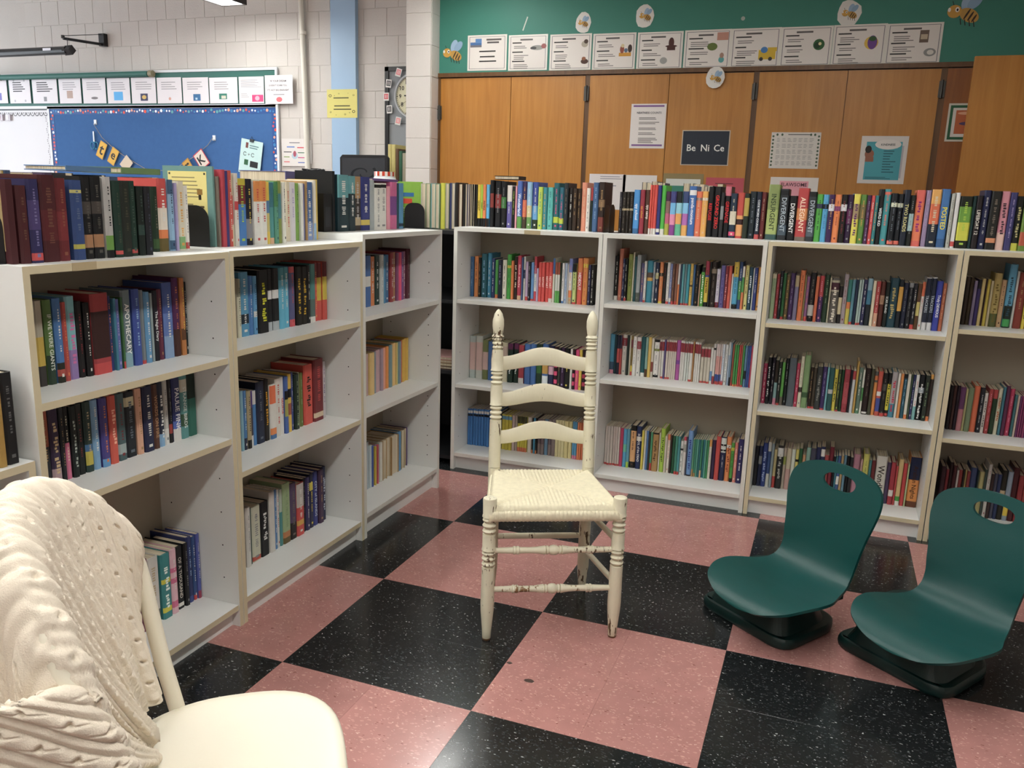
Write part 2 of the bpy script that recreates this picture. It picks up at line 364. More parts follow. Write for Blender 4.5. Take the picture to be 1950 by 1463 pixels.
# steel channel, conduit
plain('trim_6', (-2.476, -2.252, 3.585, 3.629, 0, 3.2), M['blue_paint'], 'pale blue painted steel column on the block wall')
mb = MB(); mb.tube([(-2.7243,3.6000,1.5100), (-2.7366,3.6000,2.2115), (-2.7543,3.6000,2.8453), (-2.7643,3.6000,3.1912)], 0.021, 12)
mb.tube([(-2.7410,3.6000,2.6103), (-2.7391,3.6000,2.5866)], 0.028, 12)
o = mb.obj('trim_7', M['white_paint'], smooth=True); tag(o, 'cream painted pipe running up the block wall', kind='structure')

# ================================================================== lamps
def luminaire(x, y1, length, st, k):
    t = thing('pendant_lamp', LAMP_LABELS[k], 'lamp', (x, y1-length/2, 2.75), group='hanging fluorescent lamps')
    h = length/2
    mb = MB(); mb.box(-0.115, 0.115, -h, h, 0.012, 0.075); mb.box(-0.115, -0.100, -h, h, -0.004, 0.012); mb.box(0.100, 0.115, -h, h, -0.004, 0.012)
    mb.box(-0.100, 0.100, -h, -h+0.02, -0.004, 0.012); mb.box(-0.100, 0.100, h-0.02, h, -0.004, 0.012)
    mb.obj('housing', LAMPDARK, t)
    mb = MB(); mb.box(-0.099, 0.099, -h+0.021, h-0.021, 0.0, 0.011); mb.obj('diffuser', lens_mat(st), t)
    mb = MB(); mb.box(-0.085, 0.085, -h+0.03, h-0.03, 0.0755, 0.082); mb.obj('added_uplight', lens_mat(st*UPL), t)  # glowing strip added on top, lights the ceiling for soft fill
    for s in (-0.7, 0.7):
        mb = MB(); mb.tube([(0, s*h, 0.075), (0, s*h, 0.4495)], 0.006, 8); mb.obj('rod', M['black_metal'], t)
UPL = 0.25
LAMPDARK = mat('brown_lamp_housing', '2e2422', 0.4, 0.5, 0.1, 6)
LAMP_LABELS = ['hanging fluorescent lamp whose end shows at the top left, over the chalkboard', 'hanging fluorescent lamp over the corner where the two bookcase rows meet', 'hanging fluorescent lamp over the left bookcases',
  'hanging fluorescent lamp over the middle of the checkered floor', 'hanging fluorescent lamp over the far bookcase row', 'hanging fluorescent lamp over the classroom behind the left row', 'hanging fluorescent lamp over the knit-draped chair',
  'hanging fluorescent lamp behind the viewer', 'added unseen hanging lamp that brightens the chalkboard wall']  # the last lamp is added out of view to brighten the block wall
for k, (x, y1, ln, st) in enumerate(LAMPS): luminaire(x, y1, ln, st, k)

# ================================================================== bookcases
PT = 0.018
def bookcase(label, loc, rotz, w, d, h, shelves, edge, holes='both', tape=None, group='white bookcases around the reading corner', dark=False):
    t = thing('bookcase', label, 'bookcase', loc, rotz, group)
    wm = M['dark'] if dark else M['melamine']; em_ = M['dark'] if dark else M[edge]
    mats = [wm, em_]
    for nm, x0, x1 in (('side_panel', 0, PT), ('side_panel', w-PT, w)):
        mb = MB(); mb.box(x0, x1, 0, d, 0, h-(PT if not dark else 0), front=1); sp = mb.obj(nm, mats, t)
        if holes and not dark:
            hm = MB(); xs = PT+0.0004 if x0 == 0 else w-PT-0.0004
            for y in (0.055, d-0.05):
                z = 0.16
                while z < h-0.12:
                    if not any(abs(z-s) < 0.03 for s in shelves):
                        ring = [(xs, y+0.0026*math.cos(a*math.pi/3), z+0.0026*math.sin(a*math.pi/3)) for a in range(6)]
                        hm.face(ring if x0 else ring[::-1])
                    z += 0.048 if holes == 'dense' else 0.11
            tag(hm.obj('pin_holes', M['hole'], sp), kind='stuff')
    mb = MB(); mb.box(0 if not dark else PT, w if not dark else w-PT, 0, d, h-PT, h, front=1); top = mb.obj('top_panel', mats, t)
    if tape:
        tb = MB(); tb.box(tape[0], tape[1], -0.0008, 0.0, h-PT-0.0005, h+0.0005, 'b5a584'); tb.obj('tape', M['paper'], top)
    mb = MB(); mb.box(PT, w-PT, d-0.006, d, 0.0, h-PT); mb.obj('back_panel', M['dark'] if dark else M['backboard'], t)
    for z in shelves:
        mb = MB(); mb.box(PT+0.001, w-PT-0.001, 0.003, d-0.006, z-PT, z, front=1); mb.obj('shelf', mats, t)
    if not dark:
        mb = MB(); mb.box(PT, w-PT, 0.03, 0.045, 0.0, shelves[-1]-PT); mb.obj('toe_kick', wm, t)
    return t
CASES = {  # name: (side, start along row, width, height, shelf heights)
 'L1': ('L', -1.150, 0.678, 1.187, (.875, .625, .075)), 'L2': ('L', -0.470, 0.751, 1.189, (.89, .505, .083)), 'L3': ('L', 0.283, 0.690, 1.215, (.902, .519, .10)),
 'R1': ('R', -0.316, 0.738, 1.22, (.871, .447, .088)), 'R2': ('R', 0.425, 0.716, 1.22, (.905, .548, .085)), 'R3': ('R', 1.144, 0.738, 1.22, (.874, .482, .086)), 'R4': ('R', 1.886, 0.738, 1.22, (.909, .456, .086))}
CL = {'L1': 'white bookcase with yellowed edges, nearest in the left row behind the knit-draped chair', 'L2': 'white bookcase with yellowed edges, middle of the left row',
 'L3': 'white bookcase with white edges, far end of the left row by the corner', 'R1': 'white bookcase behind the ladder-back chair, first of the far row',
 'R2': 'white bookcase with white edges, second of the far row', 'R3': 'yellow-edged bookcase behind the first green floor chair', 'R4': 'bookcase behind the second green floor chair, cut by the right edge'}
CN = {'L1': 'nearest left bookcase', 'L2': 'middle left bookcase', 'L3': 'far left bookcase', 'R1': 'first far-row bookcase', 'R2': 'second far-row bookcase', 'R3': 'third far-row bookcase', 'R4': 'rightmost far-row bookcase', 'CN': 'black corner cabinet'}
EDGE = {'L1': 'edge_yellow', 'L2': 'edge_yellow', 'L3': 'edge_white', 'R1': 'edge_white', 'R2': 'edge_white', 'R3': 'edge_yellow', 'R4': 'edge_yellow'}
LX, RY, DEP = -0.245, 1.255, 0.30
for k, (sd, a, w, h, sh) in CASES.items():
    tp = {'L1': (0.13, 0.20), 'R1': (0.36, 0.44)}.get(k)
    if sd == 'L': bookcase(CL[k], (LX, a, 0), math.pi/2, w, DEP, h, sh, EDGE[k], 'dense' if k == 'L3' else 'both', tp)
    else: bookcase(CL[k], (a, RY, 0), 0, w, DEP, h, sh, EDGE[k], 'both', tp)
# the rows stand back to back with a second line of cases, and a black unit fills the corner
bookcase('white bookcase standing back to back behind the near left bookcases', (-0.85, -0.28, 0), -math.pi/2, 0.87, DEP, 1.20, (.8, .45, .08), 'edge_white', None, group='bookcases turned to the other side')
bookcase('white bookcase standing back to back behind the far left bookcases', (-0.85, 0.97, 0), -math.pi/2, 1.24, DEP, 1.20, (.8, .45, .08), 'edge_white', None, group='bookcases turned to the other side')
bookcase('white bookcase standing back to back behind the first two of the far row', (1.14, 1.86, 0), math.pi, 1.44, DEP, 1.215, (.8, .45, .08), 'edge_white', None, group='bookcases turned to the other side')
bookcase('white bookcase standing back to back behind the yellow-edged far ones', (2.62, 1.86, 0), math.pi, 1.47, DEP, 1.215, (.8, .45, .08), 'edge_white', None, group='bookcases turned to the other side')
bookcase('black open cabinet in the corner between the two rows of bookcases', (-0.858, 1.30, 0), 0, 0.538, 0.56, 1.20, (.86, .50, .05), 'edge_white', None, dark=True, group='black corner cabinets')
# low white shelf unit left of the nearest bookcase
t = thing('low_shelf', 'low white shelf unit cut by the left edge beside the nearest bookcase', 'shelf', (LX-0.01, -1.90, 0), math.pi/2)
for x0, x1 in ((0, PT), (0.727, 0.745)):
    mb = MB(); mb.box(x0, x1, 0.0, DEP, 0, 0.728, front=1); mb.obj('side_panel', [M['melamine'], M['edge_yellow']], t)
for z in (0.728, 0.40, 0.08):
    mb = MB(); mb.box(PT if z < 0.7 else 0, 0.727 if z < 0.7 else 0.745, 0.0, DEP, z-(0 if z > 0.7 else PT), z+(PT if z > 0.7 else 0), front=1); mb.obj('shelf', [M['melamine'], M['edge_yellow']], t)
mb = MB(); mb.box(PT, 0.727, DEP-0.006, DEP, 0, 0.728); mb.obj('back_panel', M['backboard'], t)

# ================================================================== books
# one row per line: (row, case, side, spine plane, base height, [(start, thickness, height, spine colour, bands, text marks, title, fore-edge out, single?)])
ROWS = [
('L1t','L1','L',-0.3,1.187,[(-1.1024,0.0269,0.1726,'4c1d22',[],'6a4a3a',None,0,1),(-1.0751,0.0315,0.1874,'2c2858',[(0.03,0.12,'c83a3a'),(0.4,0.75,'4a3c72')],'7a72a0',None,0,1),(-1.041,0.0433,0.1976,'4a1a20',[(0.25,0.6,'5c1c22')],'6f4436',None,0,1),(-0.9972,0.0297,0.1916,'6a1c22',[(0.25,0.6,'7c2228')],'8a5038',None,0,1),(-0.957,0.0345,0.1883,'2b467c',[(0.14,0.2,'b8b048'),(0.84,0.88,'c8c070')],'5a6a8a',None,0,1),(-0.9213,0.0282,0.1978,'17181b',[(0.14,0.3,'a87850'),(0.55,0.7,'4a4440')],'5a5650',None,0,1),(-0.8919,0.0315,0.1988,'17181b',[(0.14,0.3,'a87850'),(0.55,0.7,'4a4440')],'5a5650',None,0,1),(-0.8592,0.0245,0.1988,'b8b6b2',[(0.0,0.1,'17181b'),(0.1,0.28,'6a9a40')],'17181b',None,0,1),(-0.8333,0.0251,0.1889,'1d3a30',[(0.04,0.09,'c83a38')],'4a5040',None,0,1),(-0.8077,0.0319,0.1907,'262c26',[],'4a4838',None,0,1),(-0.7752,0.025,0.1915,'1d3a30',[(0.04,0.09,'c83a38')],'4a5a50',None,0,1),(-0.7475,0.0221,0.178,'18241f',[(0.3,0.45,'2c4640')],'44544e',None,0,1),(-0.7239,0.022,0.1785,'202228',[],'44485a',None,0,1)]),
('L1u','L1','L',-0.37,1.187,[(-0.6225,0.0224,0.179,'1e3424',[(0.05,0.2,'3a5a30')],'7a6e62',None,0,14),(-0.5995,0.0355,0.2017,'c83a36',[(0.0,0.18,'6a5a28'),(0.18,0.3,'e0762a'),(0.3,0.6,'e8dccb')],'e6e4dc',None,0,14),(-0.5624,0.0216,0.1993,'8ab4d4',[(0.8,1.0,'3a5f80'),(0.02,0.15,'3a5f80')],'1d2850',None,0,14),(-0.5398,0.0108,0.1909,'a89cc8',[],None,None,0,0),(-0.5284,0.0305,0.1959,'dcd4bc',[(0.02,0.2,'7fb070')],'e0a03a',None,0,14),(-0.4966,0.0175,0.1841,'e8e4da',[(0.02,0.12,'c8302a')],'8a8c8e',None,0,14)]),
('L2u','L2','L',-0.37,1.189,[(-0.351,0.0082,0.213,'7a6e62',[],None,None,0,0),(-0.3409,0.017,0.2338,'b8263c',[],None,None,0,1),(-0.3236,0.0126,0.2308,'3a3478',[],None,None,0,1),(-0.3102,0.0154,0.2326,'c8402e',[],'e6e4dc',None,0,1),(-0.294,0.0125,0.2247,'d8cda8',[(0.3,0.7,'c84038')],None,None,0,1),(-0.2808,0.0173,0.2253,'dcd8cc',[(0.5,0.62,'c83038')],'c8302a',None,0,1),(-0.2599,0.0423,0.2104,'2f78c0',[(0.9,1.0,'c8b820'),(0.62,0.9,'7a2428')],'a8cc30',None,0,1),(-0.2156,0.031,0.2103,'1c1d2a',[(0.1,0.4,'8a8a90')],'e6cc30',None,0,1),(-0.1825,0.0317,0.205,'e8e6de',[(0.68,1.0,'e0882a')],'c8302a',None,0,1),(-0.15,0.0324,0.2059,'e8e6de',[(0.68,1.0,'e0882a')],'c8302a',None,0,1),(-0.1163,0.0185,0.2041,'e8c83a',[(0.2,0.5,'d0c070'),(0.5,0.7,'4a7aa8')],None,None,0,1),(-0.0965,0.02,0.2021,'4f9a98',[(0.6,1.0,'3a7a88'),(0.0,0.1,'e2b48a')],None,None,0,1),(-0.0751,0.0203,0.2053,'5a9f86',[(0.6,1.0,'4a8a50')],'174a55',None,0,1),(-0.0539,0.022,0.2085,'8a9a48',[(0.4,0.8,'4a8a90')],None,None,0,1),(-0.031,0.0167,0.2038,'e8e6da',[],'17181b',None,0,0)]),
('L2t','L2','L',-0.42,1.189,[(0.063,0.0271,0.2082,'e0d4b8',[],'c8302a',None,0,16),(0.0913,0.0339,0.2073,'e0dce0',[],'a89cc8',None,0,16),(0.1265,0.0178,0.2045,'7fae48',[],'1f4030',None,0,0),(0.1456,0.0155,0.2049,'e6e4de',[],None,None,0,0),(0.1624,0.0117,0.2035,'6a6a98',[],None,None,0,0),(0.1754,0.0118,0.2129,'b08a55',[],'17181b',None,0,0),(0.1891,0.0433,0.2101,'3a66a0',[(0.0,0.3,'7f9ad0')],'e6e4dc',None,0,16),(0.2338,0.0149,0.2183,'e4dccc',[(0.0,0.28,'90b8dc')],None,None,0,0),(0.2501,0.0137,0.2206,'d8b848',[],None,None,0,0)]),
('L3t','L3','L',-0.42,1.215,[(0.395,0.0771,0.2182,'16343c',[(0.6,1.0,'5fa0a4')],'e6e4dc',None,0,1),(0.4737,0.0486,0.2157,'1c3238',[(0.68,1.0,'5fa0a4')],'e6e4dc',None,0,1),(0.5238,0.0515,0.2155,'3a302c',[(0.6,1.0,'b08a5a'),(0.1,0.25,'c0ac86')],'c0c0bd',None,0,1),(0.577,0.0682,0.2155,'24307a',[(0.1,0.2,'e0c850')],'e6e4dc',None,0,1),(0.6469,0.0308,0.2047,'a8b0b0',[],None,None,0,1),(0.6793,0.0542,0.1935,'e6e4da',[(0.9,0.97,'17181b')],'8a8c8e',None,0,1),(0.7353,0.0539,0.1949,'e6e4da',[(0.9,0.97,'17181b')],'8a8c8e',None,0,1),(0.791,0.0239,0.1831,'e898a8',[],None,None,0,0),(0.8167,0.0562,0.2014,'d05a90',[(0.3,0.7,'7a3f8a')],None,None,0,1),(0.8748,0.0229,0.1982,'174a55',[],None,None,0,0),(0.8997,0.0359,0.199,'4a8fb8',[(0.05,0.12,'2a3a50')],None,None,0,1)]),
('R1t','R1','R',1.45,1.22,[(-0.2823,0.0185,0.205,'e8c820',[(0.0,0.2,'17181b')],None,('GHOST','17181b'),0,0),(-0.2625,0.0118,0.2054,'a8cc30',[(0.0,0.2,'17181b')],None,('SUNNY','17181b'),0,0),(-0.2498,0.0166,0.2057,'e87a30',[(0.0,0.2,'17181b')],None,('PATINA','17181b'),0,0),(-0.231,0.0161,0.2062,'4ab0e0',[(0.0,0.2,'17181b')],None,('LU','17181b'),0,0),(-0.2136,0.0204,0.228,'17181b',[(0.42,0.72,'8a3028')],None,None,0,0),(-0.1875,0.0333,0.2229,'17181b',[(0.42,0.72,'8a2a28')],'8a8c8e',None,0,1),(-0.1525,0.0258,0.2236,'17181b',[(0.42,0.66,'3a7a38')],'8a8c8e',None,0,1),(-0.1241,0.0257,0.2051,'e4dcd4',[(0.0,0.62,'5f56a0')],'e6e4dc',None,0,1),(-0.0971,0.0158,0.1998,'17181b',[],'a8cc30',None,0,0),(-0.0801,0.0094,0.2021,'e89aa8',[],None,None,0,0),(-0.0694,0.0255,0.2274,'3f66b8',[(0.0,0.25,'5a9a40')],None,('Wonderland','e8f0f8'),0,1),(-0.0418,0.0216,0.2223,'3a2a58',[(0.25,0.62,'d8603a'),(0.0,0.25,'4a3a2a')],'e0a03a',None,0,1),(-0.0186,0.0252,0.2229,'8fc0e4',[(0.0,0.25,'6a9a50'),(0.25,0.5,'d8c890')],'e6e4dc',None,0,1),(0.0087,0.0293,0.2236,'2e48a0',[(0.2,0.5,'5aa0d8'),(0.0,0.2,'2a3a28')],'e6e4dc',None,0,1),(0.0402,0.0229,0.2015,'c0d848',[],'2a7f85',None,0,1),(0.0643,0.0216,0.2002,'2f8f98',[],'e0a03a',None,0,0),(0.0872,0.0269,0.2008,'58c0b8',[],'2a7f85',None,0,1)]),
('R1u','R1','R',1.45,1.22,[(0.1159,0.0284,0.2223,'256870',[(0.15,0.28,'c0d030')],'e6286e',None,0,18),(0.1451,0.0246,0.2022,'24687c',[(0.15,0.28,'c0d030')],'e6286e',None,0,18),(0.1705,0.0204,0.2235,'2a3034',[],'7a6e62',None,0,18),(0.1929,0.0223,0.1997,'241c18',[],'e6e4dc',None,0,18),(0.2161,0.0194,0.1984,'3a2a1e',[],'b08a55',None,0,0),(0.2363,0.0186,0.1989,'3a2a1e',[],'b08a55',None,0,0),(0.2565,0.0253,0.2274,'e08a68',[],'e2b48a',None,0,18),(0.283,0.0168,0.2019,'ece6dc',[],'8a8c8e',None,0,0),(0.3011,0.0116,0.206,'2a3a30',[(0.7,1.0,'c03030')],None,None,0,0),(0.3134,0.0263,0.2288,'3f6694',[],'90b8dc',None,0,18),(0.3417,0.0305,0.2313,'33221c',[(0.0,0.3,'8a3a30'),(0.5,0.65,'8a6a4a')],'b08a55',None,0,18)]),
('R2u','R2','R',1.45,1.22,[(0.4421,0.0133,0.1894,'2c2830',[],'8a8c8e',None,0,0),(0.4561,0.0187,0.1899,'2a241e',[(0.55,0.6,'c0ac86')],'7a6e62',None,0,0),(0.4755,0.0147,0.1904,'2a241e',[(0.55,0.6,'c0ac86')],'7a6e62',None,0,0),(0.491,0.0185,0.1908,'2a241e',[(0.55,0.6,'c0ac86')],'7a6e62',None,0,0)]),
('R2t','R2','R',1.45,1.22,[(0.5111,0.0277,0.2006,'2f90d8',[(0.0,0.12,'2a6aa0')],None,('spy school','f0f4f8'),0,5),(0.5411,0.0207,0.2013,'9a2038',[],None,('spy school','e0a848'),0,5),(0.5626,0.0214,0.2019,'5a3a2e',[],None,('spy camp','f0e8e0'),0,5),(0.5847,0.0091,0.2241,'e0402a',[(0.0,0.12,'e6e4dc')],None,None,0,0),(0.5946,0.0091,0.2243,'e0402a',[(0.0,0.12,'e6e4dc')],None,None,0,0),(0.6045,0.0152,0.2246,'d83426',[(0.0,0.12,'e6e4dc')],None,None,0,0),(0.6212,0.0159,0.2233,'262f78',[(0.05,0.12,'e6e4dc')],None,None,0,0),(0.6378,0.0196,0.2237,'44b838',[(0.0,0.12,'e6e4dc')],None,None,0,5),(0.6589,0.0218,0.1972,'b0b040',[(0.26,0.5,'c05a78'),(0.5,0.78,'8a6a60'),(0.78,1.0,'4a2a4a')],None,None,0,5),(0.6821,0.025,0.1979,'c878b0',[(0.0,0.24,'8a3a90'),(0.24,0.48,'e88ab0'),(0.48,0.74,'68b8e8'),(0.74,1.0,'3a3f80')],None,None,0,5),(0.7083,0.0268,0.1986,'90d0c0',[(0.0,0.26,'5ab890'),(0.26,0.5,'e8a048'),(0.5,0.74,'90d0e0'),(0.74,1.0,'202428')],None,None,0,5),(0.7358,0.0281,0.1994,'e89a40',[(0.0,0.24,'e8a848'),(0.24,0.5,'b868b8'),(0.5,0.74,'80c8f0'),(0.74,1.0,'34487a')],None,None,0,5),(0.7654,0.0316,0.2234,'2a66b0',[(0.82,0.92,'e8e8e8')],None,('panda-monium','f0f0f0'),0,5)]),
('R2u','R2','R',1.45,1.22,[(0.7961,0.0275,0.201,'e0683a',[(0.8,0.86,'8a7a7a')],'e2b48a',None,0,18),(0.8243,0.0255,0.2018,'e8a840',[(0.8,0.86,'e8e0d0')],'e2b48a',None,0,18),(0.8509,0.0236,0.2237,'17181b',[],None,('REFUGEE','c82830'),0,18),(0.8763,0.031,0.2244,'17181b',[],None,('GROUND ZERO','d83030'),0,18),(0.9087,0.0144,0.1986,'2e2e30',[(0.4,0.7,'8a8c8e')],None,None,0,0),(0.9238,0.0261,0.2256,'17181b',[(0.82,1.0,'d86a80')],None,('GRENADE','c82830'),0,18),(0.9507,0.0278,0.1964,'24364a',[(0.3,0.6,'e0d8c0'),(0.05,0.14,'e6286e')],'dcd0b0',None,0,18),(0.9802,0.0301,0.2008,'c83a2a',[(0.05,0.5,'e8a058'),(0.3,0.42,'3a2020')],None,None,0,18),(1.011,0.0215,0.198,'2a3428',[(0.5,0.9,'b8a040')],None,None,0,18),(1.0332,0.0288,0.2074,'202a30',[],'66707c',None,0,18),(1.0631,0.0206,0.2064,'1c2436',[(0.0,0.1,'c84040')],None,('CODE WORD COURAGE','e0e4e8'),0,18),(1.0844,0.0188,0.2052,'6a2426',[],'c0ac86',None,0,18),(1.1108,0.0477,0.2391,'8a9a58',[(0.0,0.1,'3a5a58'),(0.1,0.55,'a8b868')],None,('INSURGENT','33402a'),0,18)]),
('R3t','R3','R',1.45,1.22,[(1.1612,0.037,0.2213,'2c3034',[(0.1,0.3,'4a5a68'),(0.88,0.97,'17181b')],None,('DIVERGENT','a8b4bc'),0,1),(1.1996,0.034,0.1931,'17181b',[],None,('DIVERGENT','e8e8e6'),0,1),(1.2353,0.0456,0.2268,'b82a2a',[(0.4,0.62,'d8803a'),(0.0,0.08,'7a6e62')],None,('ALLEGIANT','f0d8c0'),0,1),(1.2815,0.0322,0.2125,'30363a',[(0.1,0.3,'56636c'),(0.9,1.0,'17181b')],None,('DIVERGENT','a8b4bc'),0,1),(1.315,0.0253,0.2031,'4aa83a',[(0.7,0.8,'3a3a5a')],'1f4030',None,0,1)]),
('R3u','R3','R',1.45,1.22,[(1.3412,0.0223,0.2021,'40a0d0',[(0.7,0.8,'17181b')],'3a6fb0',None,0,6),(1.3646,0.0233,0.2028,'3c1c50',[(0.66,0.8,'e0e0e8')],'b08a55',None,0,6),(1.3884,0.0247,0.2035,'e87a2a',[(0.66,0.76,'8a3a70')],'7d1f26',None,0,6),(1.4141,0.0241,0.2042,'1c1818',[(0.66,0.8,'dcdce0')],'7d1f26',None,0,6),(1.4388,0.0245,0.2049,'30183c',[(0.4,0.7,'6a2a5a')],'8a8c8e',None,0,6),(1.4638,0.0249,0.2083,'e6da48',[(0.5,0.8,'a89068')],None,('.','5a2a60'),0,6),(1.4897,0.0253,0.2063,'5a8a38',[(0.5,0.8,'7a7048')],'e0a03a',None,0,6),(1.5161,0.0154,0.2043,'4a1f48',[],'a89cc8',None,0,6),(1.5323,0.0141,0.2034,'d83a38',[],'e6e4dc',None,0,0),(1.5471,0.0136,0.2038,'2c8084',[],'e0a03a',None,0,0),(1.5617,0.0184,0.2308,'17181b',[],None,('WEIRD KID','e8ecec'),0,6),(1.5811,0.0254,0.2314,'3f9aa0',[(0.9,0.95,'e2604a')],'e2604a',None,0,6),(1.61,0.0242,0.215,'181c22',[(0.74,0.82,'d8dcc0'),(0.02,0.09,'e2604a')],'66707c',None,0,6),(1.6353,0.0221,0.213,'181c22',[(0.74,0.82,'d8dcc0'),(0.02,0.09,'e2604a')],'66707c',None,0,6),(1.6584,0.0235,0.2308,'1c2434',[],None,('TWO ROADS','d0c88a'),0,6),(1.6829,0.0194,0.2091,'1c201e',[(0.3,0.64,'a8c8c8')],'8a8c8e',None,0,6),(1.7043,0.0329,0.2308,'e8703a',[(0.78,1.0,'e05848'),(0.0,0.1,'e05848')],None,('.','8a2a70'),0,6),(1.7409,0.0187,0.2303,'9a86a8',[],'a89cc8',None,0,6),(1.7606,0.0372,0.235,'202838',[(0.4,0.75,'e0622a'),(0.75,1.0,'e8a848')],'dcd0b0',None,0,6),(1.7988,0.0314,0.2372,'2f6fb0',[(0.0,0.15,'2a5a90')],None,('POSTED','e8d840'),0,6)]),
('R3t','R3','R',1.45,1.22,[(1.8351,0.0133,0.2202,'b8bab0',[],'8a8c8e',None,0,26),(1.8512,0.0157,0.224,'e8e8e6',[(0.03,0.12,'d04040')],None,None,0,26)]),
('R4t','R4','R',1.45,1.22,[(1.8693,0.0459,0.2109,'1a2016',[(0.15,0.75,'d0d030'),(0.5,0.8,'6aa030')],'a8cc30',None,0,1),(1.916,0.0115,0.2118,'1c3838',[],None,None,0,0),(1.9288,0.0222,0.2144,'221a1c',[],None,('LIFEBOAT 12','dcd6cc'),0,1),(1.9525,0.0256,0.2364,'20264a',[],'c0c0bd',None,0,1),(1.9796,0.036,0.2341,'22221e',[(0.12,0.2,'d88a58')],'7a6e62',None,0,1),(2.0176,0.0291,0.234,'d88a98',[(0.0,0.3,'e8c0b0')],None,('.','3a2a34'),0,1),(2.0483,0.0251,0.2306,'3c3a70',[],'a89cc8',None,0,1),(2.0738,0.025,0.2165,'1a1c1a',[(0.0,0.14,'c8c838')],None,('.','b0a878'),0,1),(2.0995,0.0313,0.2174,'6a8a30',[(0.1,0.35,'b84a28')],None,None,0,1)]),
('L1s1','L1','L',-0.385,0.875,[(-1.0128,0.026,0.212,'b4ac98',[(0.0,0.24,'3c3836'),(0.24,0.58,'c8a838')],None,None,0,1),(-0.9856,0.0246,0.212,'5a7a3c',[(0.0,0.35,'2a4030')],None,('IF WE WERE GIANTS','d8dcd0'),0,1),(-0.9597,0.0241,0.2137,'3a74b4',[(0.0,0.24,'2a2a20'),(0.08,0.16,'b04030')],'e6e4dc',None,0,1),(-0.9345,0.0152,0.2017,'b83a30',[],'e0762a',None,0,1),(-0.9183,0.03,0.2136,'80c0c8',[(0.0,0.36,'9478b4')],None,('.','c870a0'),0,1),(-0.8876,0.0191,0.1981,'1a181a',[],'7d1f26',None,0,1),(-0.8674,0.0198,0.1931,'1a181a',[],'e6e4dc',None,0,1),(-0.8469,0.0591,0.2141,'a82830',[(0.2,0.78,'3a1c1c'),(0.0,0.14,'c83030')],None,None,0,1),(-0.787,0.0133,0.2032,'2a3470',[],'e0762a',None,0,1),(-0.773,0.0087,0.196,'38809a',[],None,None,0,0),(-0.7635,0.0175,0.1915,'5a68b0',[],'a89cc8',None,0,1),(-0.7452,0.0072,0.1964,'3a6a3a',[(0.0,0.1,'c8302a')],None,None,0,0),(-0.7371,0.0336,0.2128,'6f8288',[(0.0,0.2,'8ab0bc')],None,('APOTHECARY','f0f0ec'),0,1),(-0.7019,0.0277,0.213,'2a48a0',[],'90b8dc',None,0,1),(-0.6729,0.015,0.2079,'7a848a',[(0.0,0.05,'c8302a')],None,None,0,1),(-0.6571,0.0217,0.2014,'5a9ac8',[],'e6e4dc',None,0,1),(-0.6345,0.0088,0.1967,'9aa8a8',[],None,None,0,0),(-0.6249,0.0213,0.2016,'1a1a26',[],None,('The Night Diary','e8e8e8'),0,1),(-0.6027,0.0185,0.2046,'6a2440',[],'b08a55',None,0,1),(-0.5828,0.0378,0.2216,'3a58a0',[(0.0,0.3,'88a8d0'),(0.3,0.6,'5a7ac0')],'e6e4dc',None,0,1),(-0.5431,0.0265,0.2321,'5a2458',[(0.0,0.35,'4a2a28')],'e0762a',None,0,1),(-0.5157,0.0183,0.2303,'c87a30',[(0.2,0.35,'6a4020')],'e6cc30',None,0,1),(-0.4959,0.0112,0.2173,'16282c',[],'e6e4dc',None,0,0)]),
('L1s2','L1','L',-0.37,0.625,[(-1.04,0.026,0.2046,'2a2a30',[(0.5,1.0,'a85030')],'b08a55',None,0,1),(-1.013,0.0292,0.1982,'3a2a48',[(0.0,0.2,'b89aa0')],None,('.','c8b08a'),0,1),(-0.9832,0.0134,0.1933,'22242a',[],'b08a55',None,0,1),(-0.9691,0.0162,0.1925,'1c1c20',[(0.0,0.5,'d86a90')],'dcd0b0',None,0,1),(-0.9522,0.0184,0.1885,'1c2424',[],None,('.','a8b0a8'),0,1),(-0.9331,0.0248,0.1891,'1a2020',[],'7d1f26',None,0,1),(-0.9077,0.0247,0.1891,'28403c',[(0.1,0.3,'c8b840'),(0.3,0.4,'3a70a0')],'c0ac86',None,0,1),(-0.882,0.0234,0.1893,'78a8d0',[],'e6e4dc',None,0,1),(-0.8575,0.0261,0.1895,'443a8a',[(0.0,0.12,'5a9ad0')],'e0762a',None,0,1),(-0.8278,0.0271,0.1889,'d8482e',[],None,('.','f0b8a0'),0,1),(-0.7996,0.0311,0.1884,'4a6468',[(0.1,0.25,'a8b8b8')],'7d1f26',None,0,1),(-0.7674,0.0374,0.1869,'1c222a',[(0.78,0.92,'d8d0a8')],'66707c',None,0,1),(-0.7292,0.0225,0.1896,'e0a888',[],'b08a55',None,0,1),(-0.7056,0.0355,0.1896,'20264a',[],'e6e4dc',None,0,1),(-0.6692,0.0215,0.1899,'5a3426',[],None,('WORDS ON FIRE','b08a68'),0,1),(-0.6457,0.0214,0.1915,'22283e',[(0.0,0.2,'80b0d8')],None,('.','dcdcd8'),0,1),(-0.6234,0.0205,0.1919,'c4c2ba',[(0.0,0.25,'e4e2dc')],'8a8c8e',None,0,1),(-0.6021,0.0138,0.1916,'1c1a1e',[(0.15,0.3,'a03028')],'8a8c8e',None,0,1),(-0.5869,0.0317,0.1949,'262f68',[(0.0,0.2,'e4e2de'),(0.2,0.32,'4a6ac0')],None,('PAULIE FINK','e8e8e8'),0,1),(-0.5539,0.0306,0.192,'5a9a98',[(0.2,0.4,'3a5a40'),(0.75,0.95,'d8d4c0')],None,('STRANGE BIRDS','dfe6e0'),0,1),(-0.5223,0.036,0.1953,'2a7060',[(0.6,1.0,'183028')],None,None,0,1)]),
